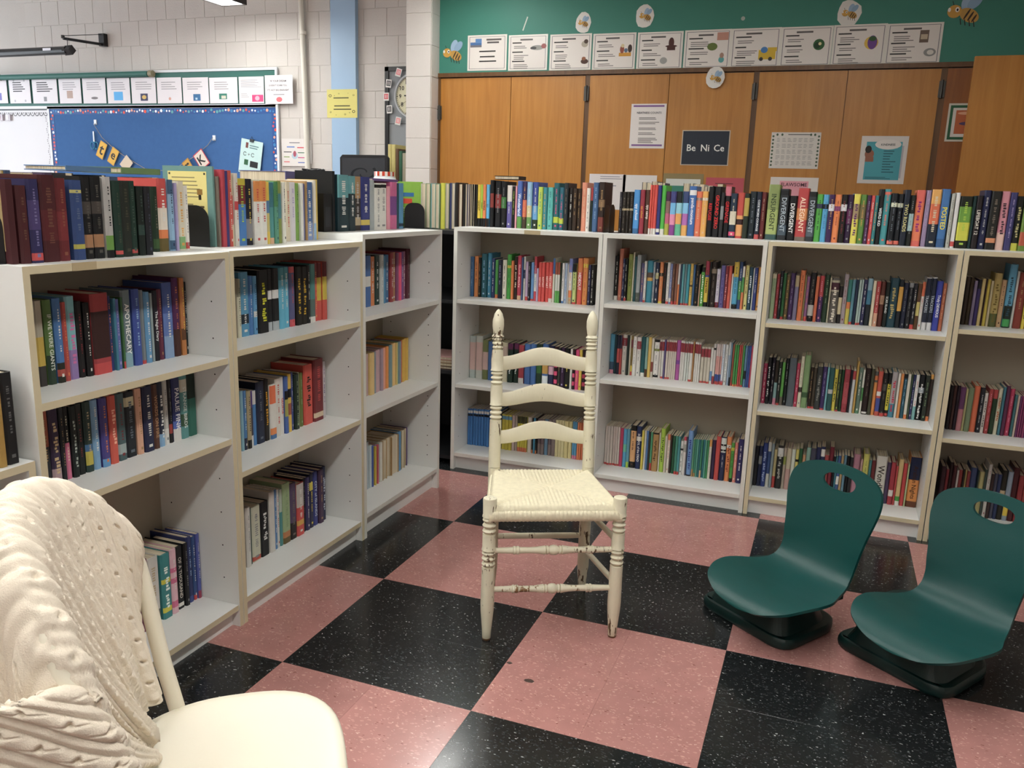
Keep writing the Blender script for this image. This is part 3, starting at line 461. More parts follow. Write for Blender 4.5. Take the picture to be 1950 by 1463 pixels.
('L1s3','L1','L',-0.39,0.075,[(-0.746,0.0356,0.2217,'7a3a50',[],'c0ac86',None,0,1),(-0.7097,0.0469,0.2129,'d8d4cc',[(0.05,0.2,'6a6a60')],'c0ac86',None,0,1),(-0.6606,0.0375,0.2092,'34888a',[(0.1,0.18,'d8d030'),(0.55,0.62,'d8d030')],None,('.','e4f0e8'),0,1),(-0.6219,0.0263,0.2105,'e8b8c4',[(0.1,0.2,'d8608a'),(0.48,0.56,'d8608a'),(0.65,0.72,'d8608a')],'e6e4dc',None,0,1),(-0.594,0.0297,0.2076,'1c1c1e',[(0.04,0.1,'e6e4dc')],None,('OF A THOUSAND','c8c4b8'),0,1),(-0.5632,0.0177,0.2097,'1c1c1e',[],'8a8c8e',None,0,1),(-0.5442,0.0225,0.2209,'283468',[(0.0,0.1,'3a4a90')],'90b8dc',None,0,1),(-0.521,0.0136,0.2152,'2a508a',[(0.0,0.08,'c8302a')],'e6e4dc',None,0,0),(-0.5065,0.0138,0.2203,'4a58a8',[(0.0,0.12,'a03050')],'e6e4dc',None,0,0)]),
('L2s1','L2','L',-0.385,0.89,[(-0.2655,0.0175,0.1923,'d8d4b8',[(0.7,1.0,'9a9680')],'1f4030',None,0,1),(-0.2464,0.0447,0.2118,'4a98c0',[(0.2,0.35,'1c2c38')],'e6e4dc',None,0,1),(-0.2005,0.0191,0.1971,'3a78b8',[],'e6e4dc',None,0,1),(-0.1806,0.0173,0.1957,'58a0d0',[(0.3,0.4,'e6e4dc')],'1d2850',None,0,1),(-0.1605,0.0528,0.2131,'17181b',[],None,('.','c8c838'),0,1),(-0.1069,0.0262,0.2129,'17181b',[(0.52,0.66,'e0e0de'),(0.0,0.15,'b8c0c4')],None,None,0,1),(-0.0785,0.0345,0.2133,'17181b',[(0.52,0.66,'e0e0de'),(0.0,0.15,'b8c0c4')],None,None,0,1),(-0.0418,0.0291,0.2137,'58b8d8',[(0.8,1.0,'3a8a98')],'e6e4dc',None,0,1),(-0.0118,0.0306,0.2143,'58b8d8',[(0.8,1.0,'3a8a98')],'e6e4dc',None,0,1),(0.0206,0.0298,0.2136,'5a5a88',[(0.0,0.12,'d84850'),(0.9,1.0,'c84850')],'c8302a',None,0,1),(0.0536,0.0318,0.2114,'1c1814',[],None,('.','d0a838'),0,1),(0.0869,0.032,0.2093,'1c1814',[],None,('.','d0a838'),0,1),(0.1198,0.0209,0.2116,'1c1c1e',[],'e6e4dc',None,0,0),(0.1421,0.0335,0.2154,'4a8a88',[(0.0,0.1,'e6e4dc'),(0.1,0.4,'58706a')],None,None,0,1),(0.1777,0.0201,0.2178,'d83a30',[(0.75,1.0,'7a2028')],'e0a03a',None,0,0),(0.1987,0.027,0.2163,'d04030',[(0.35,0.75,'d8c030'),(0.75,1.0,'6a2028')],None,None,0,1),(0.2272,0.0274,0.2188,'d04030',[(0.35,0.75,'d8c030'),(0.75,1.0,'6a2028')],None,None,0,1)]),
('L2s2','L2','L',-0.385,0.505,[(-0.2719,0.014,0.2088,'80b0c0',[],None,None,0,0),(-0.257,0.0158,0.2055,'3a78b0',[(0.0,0.2,'2a3048')],'e6e4dc',None,0,0),(-0.2404,0.0202,0.2017,'b0a078',[(0.0,0.15,'1c1c1c')],'17181b',None,0,1),(-0.2193,0.0188,0.1961,'d8d8d8',[(0.2,0.7,'3a3440'),(0.7,1.0,'4a3480')],None,None,0,1),(-0.1997,0.0164,0.1937,'3a80c0',[(0.75,1.0,'e0dedc')],None,None,0,0),(-0.1824,0.0404,0.2183,'202a44',[],'66707c',None,0,1),(-0.1411,0.026,0.2201,'201c1a',[],None,('.','d8a030'),0,1),(-0.1141,0.0339,0.1971,'e6e2da',[(0.0,0.08,'3a70a8'),(0.08,0.2,'e8802a'),(0.65,0.98,'f06a28')],None,None,0,1),(-0.0784,0.028,0.2107,'e2ded4',[],'c8302a',None,0,1),(-0.0495,0.019,0.2118,'e8e6e2',[],None,('GEORGE','c03028'),0,0),(-0.0295,0.0187,0.2109,'3a60a8',[(0.6,0.75,'17181b'),(0.3,0.6,'a8a850')],None,None,0,0),(-0.0099,0.0209,0.2158,'e0b838',[(0.6,0.75,'17181b'),(0.3,0.5,'a05030')],None,None,0,1),(0.012,0.0167,0.218,'34488a',[],'c0c0bd',None,0,0),(0.0302,0.0264,0.2078,'223428',[],'8aa678',None,0,1),(0.0576,0.0116,0.2101,'c8c0a8',[],None,None,0,0),(0.0702,0.0219,0.2038,'6a7a38',[],'8aa678',None,0,0),(0.0946,0.0548,0.2294,'d8402a',[],None,('.','2a2020'),0,1),(0.151,0.0631,0.2403,'7a2028',[(0.06,0.14,'d8c0a0')],'c8302a',None,0,1),(0.2152,0.0244,0.2234,'d8d0d4',[],'5c3f8a',None,0,1)]),
('L2s3','L2','L',-0.385,0.083,[(-0.2705,0.0235,0.2181,'dcd8d0',[],'8a8c8e',None,0,1),(-0.2456,0.0109,0.2085,'24443c',[],None,None,0,0),(-0.2328,0.0484,0.2039,'d0d0b8',[(0.02,0.1,'c84830')],'8a8c8e',None,0,1),(-0.1819,0.0449,0.2031,'17181b',[],None,('.','dcdcd8'),0,1),(-0.1355,0.0296,0.2291,'d8d4cc',[],None,None,0,1),(-0.1049,0.0166,0.2277,'4a80b8',[],'e6e4dc',None,0,0),(-0.0873,0.0146,0.224,'dedcd6',[],'c8302a',None,0,0),(-0.0716,0.0158,0.2203,'4a9090',[(0.6,1.0,'b8c8b8')],None,None,0,0),(-0.0541,0.0436,0.2336,'a0b888',[(0.0,0.1,'6a5a30'),(0.1,0.2,'c07840')],'8aa678',None,0,1),(-0.0095,0.0375,0.2204,'5a4868',[(0.0,0.3,'221a1a')],'7a6e62',None,0,1),(0.0291,0.044,0.2071,'d03830',[(0.55,1.0,'c8c0b8'),(0.2,0.3,'d8a030')],'e6e4dc',None,0,1),(0.0743,0.0167,0.2144,'1e1c20',[],'8a8c8e',None,0,0),(0.0915,0.0244,0.2148,'383060',[],'e6e4dc',None,0,0),(0.1171,0.026,0.2188,'24284a',[(0.7,0.85,'d8c838')],'e6cc30',None,0,1),(0.1443,0.0288,0.2189,'303c88',[],None,('CITY of ISLANDS','c8d0dc'),0,1),(0.1743,0.0293,0.2204,'4a3450',[],'b08a55',None,0,1),(0.2047,0.026,0.2224,'232a50',[],None,('.','c8d0dc'),0,0)]),
('L3s1','L3','L',-0.39,0.902,[(0.5487,0.0445,0.212,'3468a8',[(0.4,0.6,'e6e4dc')],None,None,0,1),(0.5948,0.0365,0.2058,'d87a30',[],'e6e4dc',None,0,1),(0.633,0.0381,0.2078,'1c3a34',[],'e6e4dc',None,0,1),(0.6728,0.0304,0.21,'c8ccc8',[],'8a8c8e',None,0,0),(0.704,0.0179,0.2046,'4a90b8',[],None,None,0,0),(0.7236,0.0329,0.2074,'2a6898',[],'e6e4dc',None,0,0),(0.7583,0.0264,0.2141,'9a2c30',[],'e6e4dc',None,0,0),(0.7855,0.0285,0.2148,'b07a48',[],'e6e4dc',None,0,0),(0.815,0.0199,0.2115,'8a4870',[],None,None,0,0),(0.8358,0.0237,0.2125,'f0306e',[],None,None,0,0),(0.8604,0.024,0.2135,'7a4890',[],'e6e4dc',None,0,0),(0.8863,0.0243,0.2144,'9a5a78',[],'e6e4dc',None,0,0),(0.9125,0.0313,0.2238,'5a2030',[],'7a6e62',None,0,0)]),
('L3s2','L3','L',-0.39,0.519,[(0.5483,0.0297,0.1817,'c8a8a8',[],None,None,0,0),(0.58,0.0363,0.1827,'e8c478',[],None,None,0,0),(0.6183,0.0164,0.1817,'8898a0',[],None,None,0,0),(0.6367,0.0186,0.1838,'d0a8b0',[],None,None,0,0),(0.6574,0.0177,0.1858,'d0a8b0',[],None,None,0,0),(0.6773,0.019,0.1863,'b098a8',[],None,None,0,0),(0.6984,0.0288,0.1864,'f0a080',[],None,None,0,0),(0.7283,0.0205,0.1888,'e89030',[],None,None,0,0),(0.751,0.0252,0.1919,'789aa0',[],None,None,0,0),(0.7784,0.0356,0.195,'ecc070',[],None,None,0,0),(0.8162,0.009,0.1935,'e0c878',[],None,None,0,0),(0.8263,0.0102,0.1951,'5aa070',[],None,None,0,0),(0.8388,0.0228,0.1951,'7890a0',[],None,None,0,0),(0.8639,0.0138,0.1975,'c85038',[],None,None,0,0),(0.88,0.0186,0.1986,'e0b030',[],None,None,0,0),(0.8998,0.0188,0.2002,'e0b030',[],None,None,0,0),(0.9198,0.019,0.2,'e0b840',[],None,None,0,0)]),
('L3s3','L3','L',-0.39,0.1,[(0.5532,0.0203,0.2149,'b8c8d0',[],None,None,0,0),(0.5756,0.0164,0.196,'c8d8dc',[],None,None,0,0),(0.5941,0.0124,0.1889,'3a58a8',[],None,None,0,0),(0.6076,0.0094,0.1829,'c84038',[],None,None,0,0),(0.6191,0.0084,0.1799,'d8c838',[],None,None,0,0),(0.6296,0.0105,0.1822,'7a4898',[],None,None,0,0),(0.6412,0.0095,0.182,'d04a60',[],None,None,0,0),(0.6528,0.0107,0.1814,'3a8898',[],None,None,0,0),(0.6656,0.0215,0.182,'e0dcd0',[],None,None,0,0),(0.6893,0.036,0.1849,'c8a878',[],None,None,1,0),(0.7275,0.0367,0.1859,'c0ac86',[],None,None,1,0),(0.7664,0.0661,0.1832,'b08a55',[],None,None,1,1),(0.8349,0.0292,0.1874,'4a90c0',[],None,None,0,0),(0.8664,0.032,0.1877,'c0ac86',[],None,None,1,0),(0.9008,0.0325,0.1877,'5c3f8a',[],None,None,1,0)]),
('R1s1','R1','R',1.42,0.871,[(-0.3032,0.0176,0.1999,'34689a',[],'90b8dc',None,0,0),(-0.2843,0.0244,0.2032,'e0863a',[],'5a3a26',None,0,0),(-0.2585,0.0133,0.198,'22201c',[],'b08a55',None,0,0),(-0.2438,0.0297,0.2179,'1d5a66',[],'90b8dc',None,0,1),(-0.2128,0.0214,0.2213,'2a7fa0',[],'e6e4dc',None,0,0),(-0.1886,0.0172,0.1978,'283868',[],'e6e4dc',None,0,0),(-0.17,0.0167,0.1905,'4a9a4a',[(0.0,0.1,'e0762a')],None,None,0,0),(-0.1519,0.0216,0.1917,'222838',[],'a89cc8',None,0,0),(-0.1285,0.0211,0.1929,'e4decc',[],'17181b',None,0,0),(-0.1056,0.0224,0.2208,'3fa03a',[(0.7,0.76,'e6cc30')],'1f4030',None,0,0),(-0.0819,0.0129,0.1912,'e0782e',[],'c8302a',None,0,0),(-0.0676,0.0165,0.2125,'332420',[],None,('.','d8c8b0'),0,0),(-0.0498,0.0217,0.2177,'c02a48',[(0.0,0.1,'e2b48a')],None,('.','e8b8b8'),0,0),(-0.0268,0.0084,0.2104,'3a5a88',[],None,None,0,0),(-0.0175,0.0097,0.215,'d4d4cc',[(0.5,0.7,'1d2850')],'8a8c8e',None,0,0),(-0.0069,0.0145,0.1913,'c0a8c8',[(0.0,0.1,'c8302a')],None,None,0,0),(0.0085,0.0119,0.1921,'2a2c38',[],'e6e4dc',None,0,0),(0.0217,0.0158,0.1889,'5a90c8',[(0.0,0.05,'c8302a')],None,None,0,0),(0.0384,0.0131,0.2181,'c83040',[(0.22,0.62,'e8e4dc')],None,('.','88a0b0'),0,0),(0.0524,0.0109,0.1621,'b8a8c8',[],None,None,0,0),(0.0641,0.0148,0.1912,'d8362c',[],None,('RESTART','f0d8d0'),0,0),(0.0798,0.0161,0.1921,'d8362c',[],None,('RESTART','f0d8d0'),0,0),(0.0981,0.0182,0.1932,'d8362c',[],None,('RESTART','f0d8d0'),0,0),(0.1171,0.019,0.1943,'d8362c',[(0.0,0.1,'e6e4dc')],None,('RESTART','f0d8d0'),0,0),(0.1378,0.0112,0.2153,'dcdccc',[(0.65,1.0,'3a62a0')],None,None,0,0),(0.1503,0.0125,0.196,'5fae50',[(0.3,0.7,'e0e0d8'),(0.7,1.0,'a84830')],None,None,0,0),(0.1636,0.0111,0.1967,'5fae50',[(0.3,0.7,'e0e0d8'),(0.7,1.0,'a84830')],None,None,0,0),(0.1756,0.0077,0.1953,'2a3428',[],None,None,0,0),(0.1846,0.0115,0.1939,'e8e6e2',[(0.0,0.06,'3a6fb0')],'17181b',None,0,0),(0.197,0.0141,0.1946,'a8b8d0',[],'3a6fb0',None,0,0),(0.2119,0.0077,0.1913,'c8c0b8',[],None,None,0,0),(0.2204,0.0165,0.218,'7888c8',[(0.3,0.7,'e8e4dc'),(0.14,0.3,'e0762a'),(0.0,0.14,'c0ac86')],'e0762a',None,0,0),(0.2386,0.019,0.1932,'c8d880',[(0.8,1.0,'17181b'),(0.0,0.05,'c8302a')],'17181b',None,0,0),(0.2627,0.0244,0.2225,'d84a30',[(0.7,1.0,'d8742e')],None,('HIDEOUT','e8e8ec'),0,1),(0.2892,0.0251,0.2239,'e0862e',[(0.8,0.88,'e6cc30')],'c8302a',None,0,1),(0.3165,0.0121,0.1934,'34345a',[],'e6e4dc',None,0,0),(0.3298,0.0162,0.1943,'26221e',[],'e6e4dc',None,0,0)]),
('R1s2','R1','R',1.42,0.447,[(-0.3043,0.0335,0.2213,'b8c4c0',[(0.2,0.85,'d8b4ac')],None,None,0,1),(-0.2689,0.038,0.2246,'c8ccc2',[(0.2,0.85,'d8b4ac')],None,None,0,1),(-0.229,0.0308,0.2062,'7a8250',[(0.25,0.7,'d8b4ac')],None,None,0,1),(-0.1964,0.0269,0.2003,'3a6aa8',[],None,None,0,0),(-0.1685,0.0231,0.2026,'6a4a38',[],'c0ac86',None,0,0),(-0.1445,0.023,0.2026,'8a8a58',[],None,None,0,0),(-0.1196,0.0303,0.203,'d8d0b0',[(0.3,0.9,'d0b8a8')],None,None,0,1),(-0.0875,0.0283,0.2016,'22382e',[(0.85,1.0,'6a2a58')],None,('?','d8dcd8'),0,1),(-0.0579,0.0282,0.2042,'22382e',[(0.85,1.0,'6a2a58')],None,('?','d8dcd8'),0,1),(-0.0284,0.0285,0.1984,'b03040',[(0.0,0.15,'e0dcd4')],None,None,0,1),(0.0019,0.0328,0.2056,'3a6cae',[],None,None,0,1),(0.0361,0.03,0.2086,'3a6cae',[],None,None,0,1),(0.0678,0.0294,0.2114,'203828',[(0.3,0.7,'3a6a30')],None,None,0,1),(0.099,0.0319,0.2144,'3a68a8',[(0.0,0.25,'e0e8ec'),(0.3,0.8,'c89a40')],None,None,0,1),(0.1326,0.0286,0.2089,'20264a',[(0.3,0.5,'d8a8b8')],None,None,0,1),(0.163,0.018,0.207,'30181e',[(0.1,0.2,'e6286e'),(0.3,0.4,'e6286e'),(0.5,0.6,'e6286e')],None,None,0,0),(0.1823,0.0136,0.2044,'3a3a38',[],'b08a55',None,0,0),(0.1971,0.0209,0.204,'3a2440',[],'a89cc8',None,0,0),(0.2194,0.0248,0.2042,'1e1e1c',[],'e6cc30',None,0,1),(0.2459,0.0117,0.2018,'e8e4dc',[],None,None,0,0),(0.2593,0.013,0.2031,'30181e',[(0.1,0.2,'e6286e'),(0.3,0.4,'e6286e'),(0.5,0.6,'e6286e')],None,None,0,0),(0.2731,0.0185,0.2005,'e03078',[],'e6cc30',None,0,0),(0.2929,0.0137,0.2022,'e6c838',[],'c8302a',None,0,0),(0.3084,0.018,0.2038,'30181e',[(0.1,0.2,'b81f4a'),(0.3,0.4,'b81f4a'),(0.5,0.6,'b81f4a')],None,None,0,0),(0.3272,0.0196,0.2056,'4a5a58',[],None,None,0,0),(0.3477,0.0162,0.2074,'b8b0a0',[],None,None,0,0)]),
('R1s3','R1','R',1.42,0.088,[(-0.2955,0.0144,0.1956,'2a78c0',[(0.88,0.95,'e6e4dc'),(0.8,0.86,'17181b')],None,None,0,0),(-0.2802,0.0134,0.1965,'2a78c0',[(0.88,0.95,'e6e4dc'),(0.8,0.86,'17181b')],None,None,0,0),(-0.2658,0.0134,0.1973,'2a78c0',[(0.88,0.95,'e6e4dc'),(0.8,0.86,'17181b')],None,None,0,0),(-0.2514,0.0143,0.1973,'2a78c0',[(0.88,0.95,'e6e4dc'),(0.8,0.86,'17181b')],None,None,0,0),(-0.2361,0.0143,0.1982,'2a78c0',[(0.88,0.95,'e6e4dc'),(0.8,0.86,'17181b')],None,None,0,0),(-0.2209,0.0143,0.1991,'2a78c0',[(0.88,0.95,'e6e4dc'),(0.8,0.86,'17181b')],None,None,0,0),(-0.2057,0.0142,0.1991,'2a78c0',[(0.88,0.95,'e6e4dc'),(0.8,0.86,'17181b')],None,None,0,0),(-0.1905,0.0142,0.2001,'2a78c0',[(0.88,0.95,'e6e4dc'),(0.8,0.86,'17181b')],None,None,0,0),(-0.1754,0.0142,0.2001,'2a78c0',[(0.88,0.95,'e6e4dc'),(0.8,0.86,'17181b')],None,None,0,0),(-0.1603,0.0207,0.2005,'2a78c0',[(0.88,0.95,'e6e4dc'),(0.8,0.86,'17181b')],None,None,0,0),(-0.1387,0.0225,0.2014,'3a60a0',[],None,None,0,0),(-0.1152,0.0103,0.1946,'17181b',[],None,None,0,0),(-0.104,0.0177,0.1876,'d0c030',[(0.86,0.96,'5a9ac0')],None,None,0,0),(-0.0853,0.0186,0.1877,'d0c030',[(0.86,0.96,'5a9ac0')],None,None,0,0),(-0.0658,0.0185,0.1878,'d0c030',[(0.86,0.96,'5a9ac0')],None,None,0,0),(-0.0459,0.0143,0.1878,'d0b8b4',[],None,None,0,0),(-0.0306,0.012,0.1873,'b8a898',[],None,None,0,0),(-0.0177,0.0129,0.1867,'d8cc30',[(0.8,1.0,'4a4a30'),(0.0,0.12,'d86a40')],None,None,0,0),(-0.0043,0.0124,0.187,'d8cc30',[(0.8,1.0,'4a4a30'),(0.0,0.12,'d86a40')],None,None,0,0),(0.0085,0.0128,0.1873,'d8cc30',[(0.8,1.0,'4a4a30'),(0.0,0.12,'d86a40')],None,None,0,0),(0.0218,0.0128,0.1876,'d8cc30',[(0.8,1.0,'4a4a30'),(0.0,0.12,'d86a40')],None,None,0,0),(0.0365,0.0233,0.1874,'e0d4c4',[],None,None,0,0),(0.0616,0.0077,0.1874,'222222',[(0.0,0.1,'e0762a')],None,None,0,0),(0.0702,0.0109,0.1886,'3a98c0',[],None,None,0,0),(0.0816,0.0082,0.1899,'222222',[(0.0,0.1,'e0762a')],None,None,0,0),(0.0911,0.0186,0.1851,'8a7a78',[(0.3,0.5,'6a5a60')],None,None,0,0),(0.1105,0.0176,0.1875,'8a7a78',[(0.3,0.5,'6a5a60')],None,None,0,0),(0.129,0.0171,0.1889,'6a90b0',[(0.5,0.8,'e0e0e4')],None,None,0,0),(0.147,0.0188,0.1903,'8a7a78',[(0.3,0.5,'6a5a60')],None,None,0,0),(0.1667,0.0192,0.1919,'8a7a78',[(0.5,0.8,'6a5a60')],None,None,0,0),(0.1873,0.0152,0.1925,'dcd09a',[],None,None,0,0),(0.2029,0.0151,0.1931,'dcd09a',[],None,None,0,0),(0.2185,0.016,0.1938,'dcd09a',[],None,None,0,0),(0.2362,0.0195,0.1937,'d8c888',[],None,None,0,0),(0.2565,0.0181,0.1944,'d8c888',[],None,None,0,0),(0.2764,0.0119,0.1947,'4a90b8',[(0.0,0.1,'d07090')],None,None,0,0),(0.2891,0.0123,0.1946,'4a90b8',[(0.0,0.1,'d07090')],None,None,0,0),(0.3027,0.0109,0.1945,'e0783a',[],None,None,0,0),(0.3145,0.0087,0.1942,'e0783a',[],None,None,0,0),(0.3241,0.0087,0.1945,'d86a38',[],None,None,0,0),(0.3337,0.0235,0.1949,'8a7a60',[],None,None,0,0)]),
('R2s1','R2','R',1.42,0.905,[(0.4247,0.0192,0.2089,'22201e',[(0.0,0.1,'e6e4dc')],'e6e4dc',None,0,0),(0.4456,0.0187,0.2432,'d87a60',[],'e2b48a',None,0,1),(0.4651,0.0108,0.1984,'262f58',[],'e6e4dc',None,0,0),(0.4763,0.0117,0.197,'1c1c1e',[(0.0,0.08,'c8302a')],'e6e4dc',None,0,0),(0.491,0.0232,0.2208,'8f9a48',[],'1f4030',None,0,1),(0.5151,0.0073,0.2299,'d8d0b8',[],'8a8c8e',None,0,0),(0.5233,0.0103,0.2098,'2a5a60',[],None,None,0,0),(0.5344,0.0192,0.2189,'a8aeb0',[(0.0,0.2,'5a625a')],'8a8c8e',None,0,0),(0.5549,0.0158,0.1828,'5c5a88',[],'e0a03a',None,0,0),(0.5724,0.011,0.1919,'e6e2dc',[(0.0,0.06,'c8302a')],'8a8c8e',None,0,0),(0.5855,0.0284,0.1952,'2a88a0',[(0.52,0.6,'d8a038'),(0.6,0.72,'5a4a40')],None,None,0,1),(0.6152,0.0105,0.1902,'8a9098',[],'e6e4dc',None,0,0),(0.6265,0.0164,0.1889,'222c48',[(0.6,0.75,'c0b880')],'e6e4dc',None,0,0),(0.6446,0.018,0.192,'e0803c',[(0.66,0.74,'3a3a34'),(0.0,0.05,'e6cc30')],'e2b48a',None,0,0),(0.6635,0.0159,0.1889,'1e221e',[],'7d1f26',None,0,0),(0.6811,0.0138,0.1919,'e8e4de',[(0.0,0.06,'c8302a')],'8a8c8e',None,0,0),(0.6956,0.0116,0.1865,'7884b8',[(0.05,0.15,'e6e4dc')],'e6e4dc',None,0,0),(0.7081,0.0124,0.1873,'6a4438',[(0.0,0.08,'c8302a')],'b08a55',None,0,0),(0.7214,0.0132,0.1872,'8a5a48',[(0.0,0.08,'c8302a')],None,None,0,0),(0.7355,0.0091,0.1887,'e0dcd8',[(0.0,0.5,'e0762a')],None,None,0,0),(0.745,0.0078,0.1884,'28405a',[],None,None,0,0),(0.7536,0.0111,0.189,'5aa0a8',[(0.0,0.05,'c8302a')],None,None,0,0),(0.7656,0.0099,0.1884,'6a8890',[(0.0,0.05,'c8302a')],None,None,0,0),(0.7763,0.0135,0.1891,'3a98a8',[(0.0,0.05,'c8302a')],None,None,0,0),(0.791,0.0131,0.192,'e0b850',[(0.45,0.5,'5a4a30')],'17181b',None,0,0),(0.8049,0.0102,0.1886,'2f5f8f',[],None,None,0,0),(0.8167,0.0179,0.1875,'1e1c1c',[],'b08a55',None,0,0),(0.8363,0.0057,0.1459,'c8a080',[],None,None,0,0),(0.8428,0.0162,0.1789,'52a83a',[(0.88,1.0,'17181b')],None,('.','e8f0e0'),0,0),(0.8602,0.019,0.2081,'e0c030',[(0.65,0.7,'3a4aa0'),(0.7,1.0,'b02848'),(0.0,0.1,'17181b')],None,('.','6a4020'),0,1),(0.8804,0.0081,0.2049,'1c1c1e',[],None,None,0,0),(0.8892,0.0245,0.2059,'2a1e1a',[(0.75,0.85,'8a7a68')],'7a6e62',None,0,1),(0.9149,0.0164,0.1751,'d0c8d8',[(0.0,0.14,'7d1f26')],'5c3f8a',None,0,0),(0.9329,0.0203,0.1922,'6a60a0',[],'3a3478',None,0,1),(0.9545,0.0127,0.1913,'8a2430',[],None,('.','d8a0a0'),0,0),(0.9684,0.0147,0.1921,'d04838',[],'e0762a',None,0,0),(0.9838,0.0071,0.1569,'e0dcd8',[],None,None,0,0),(0.9917,0.0229,0.2115,'40a0c8',[(0.68,1.0,'d8b830'),(0.0,0.1,'17181b')],'174a55',None,0,1),(1.0158,0.0145,0.2127,'2a4a80',[(0.2,0.6,'4a9a50')],'e6e4dc',None,0,0),(1.0311,0.011,0.1936,'e07a40',[(0.4,0.75,'4a9a50'),(0.75,1.0,'e0dcd0')],None,None,0,0),(1.0437,0.0168,0.1985,'d8d080',[],'17181b',None,0,0),(1.0616,0.0156,0.1916,'24485a',[],None,('.','dce4e8'),0,0),(1.0788,0.0062,0.1884,'e0e0dc',[],None,None,0,0),(1.0858,0.0136,0.191,'2a3a80',[],'e6e4dc',None,0,0),(1.1005,0.0155,0.1938,'e09a3c',[],'5a3a26',None,0,0)]),
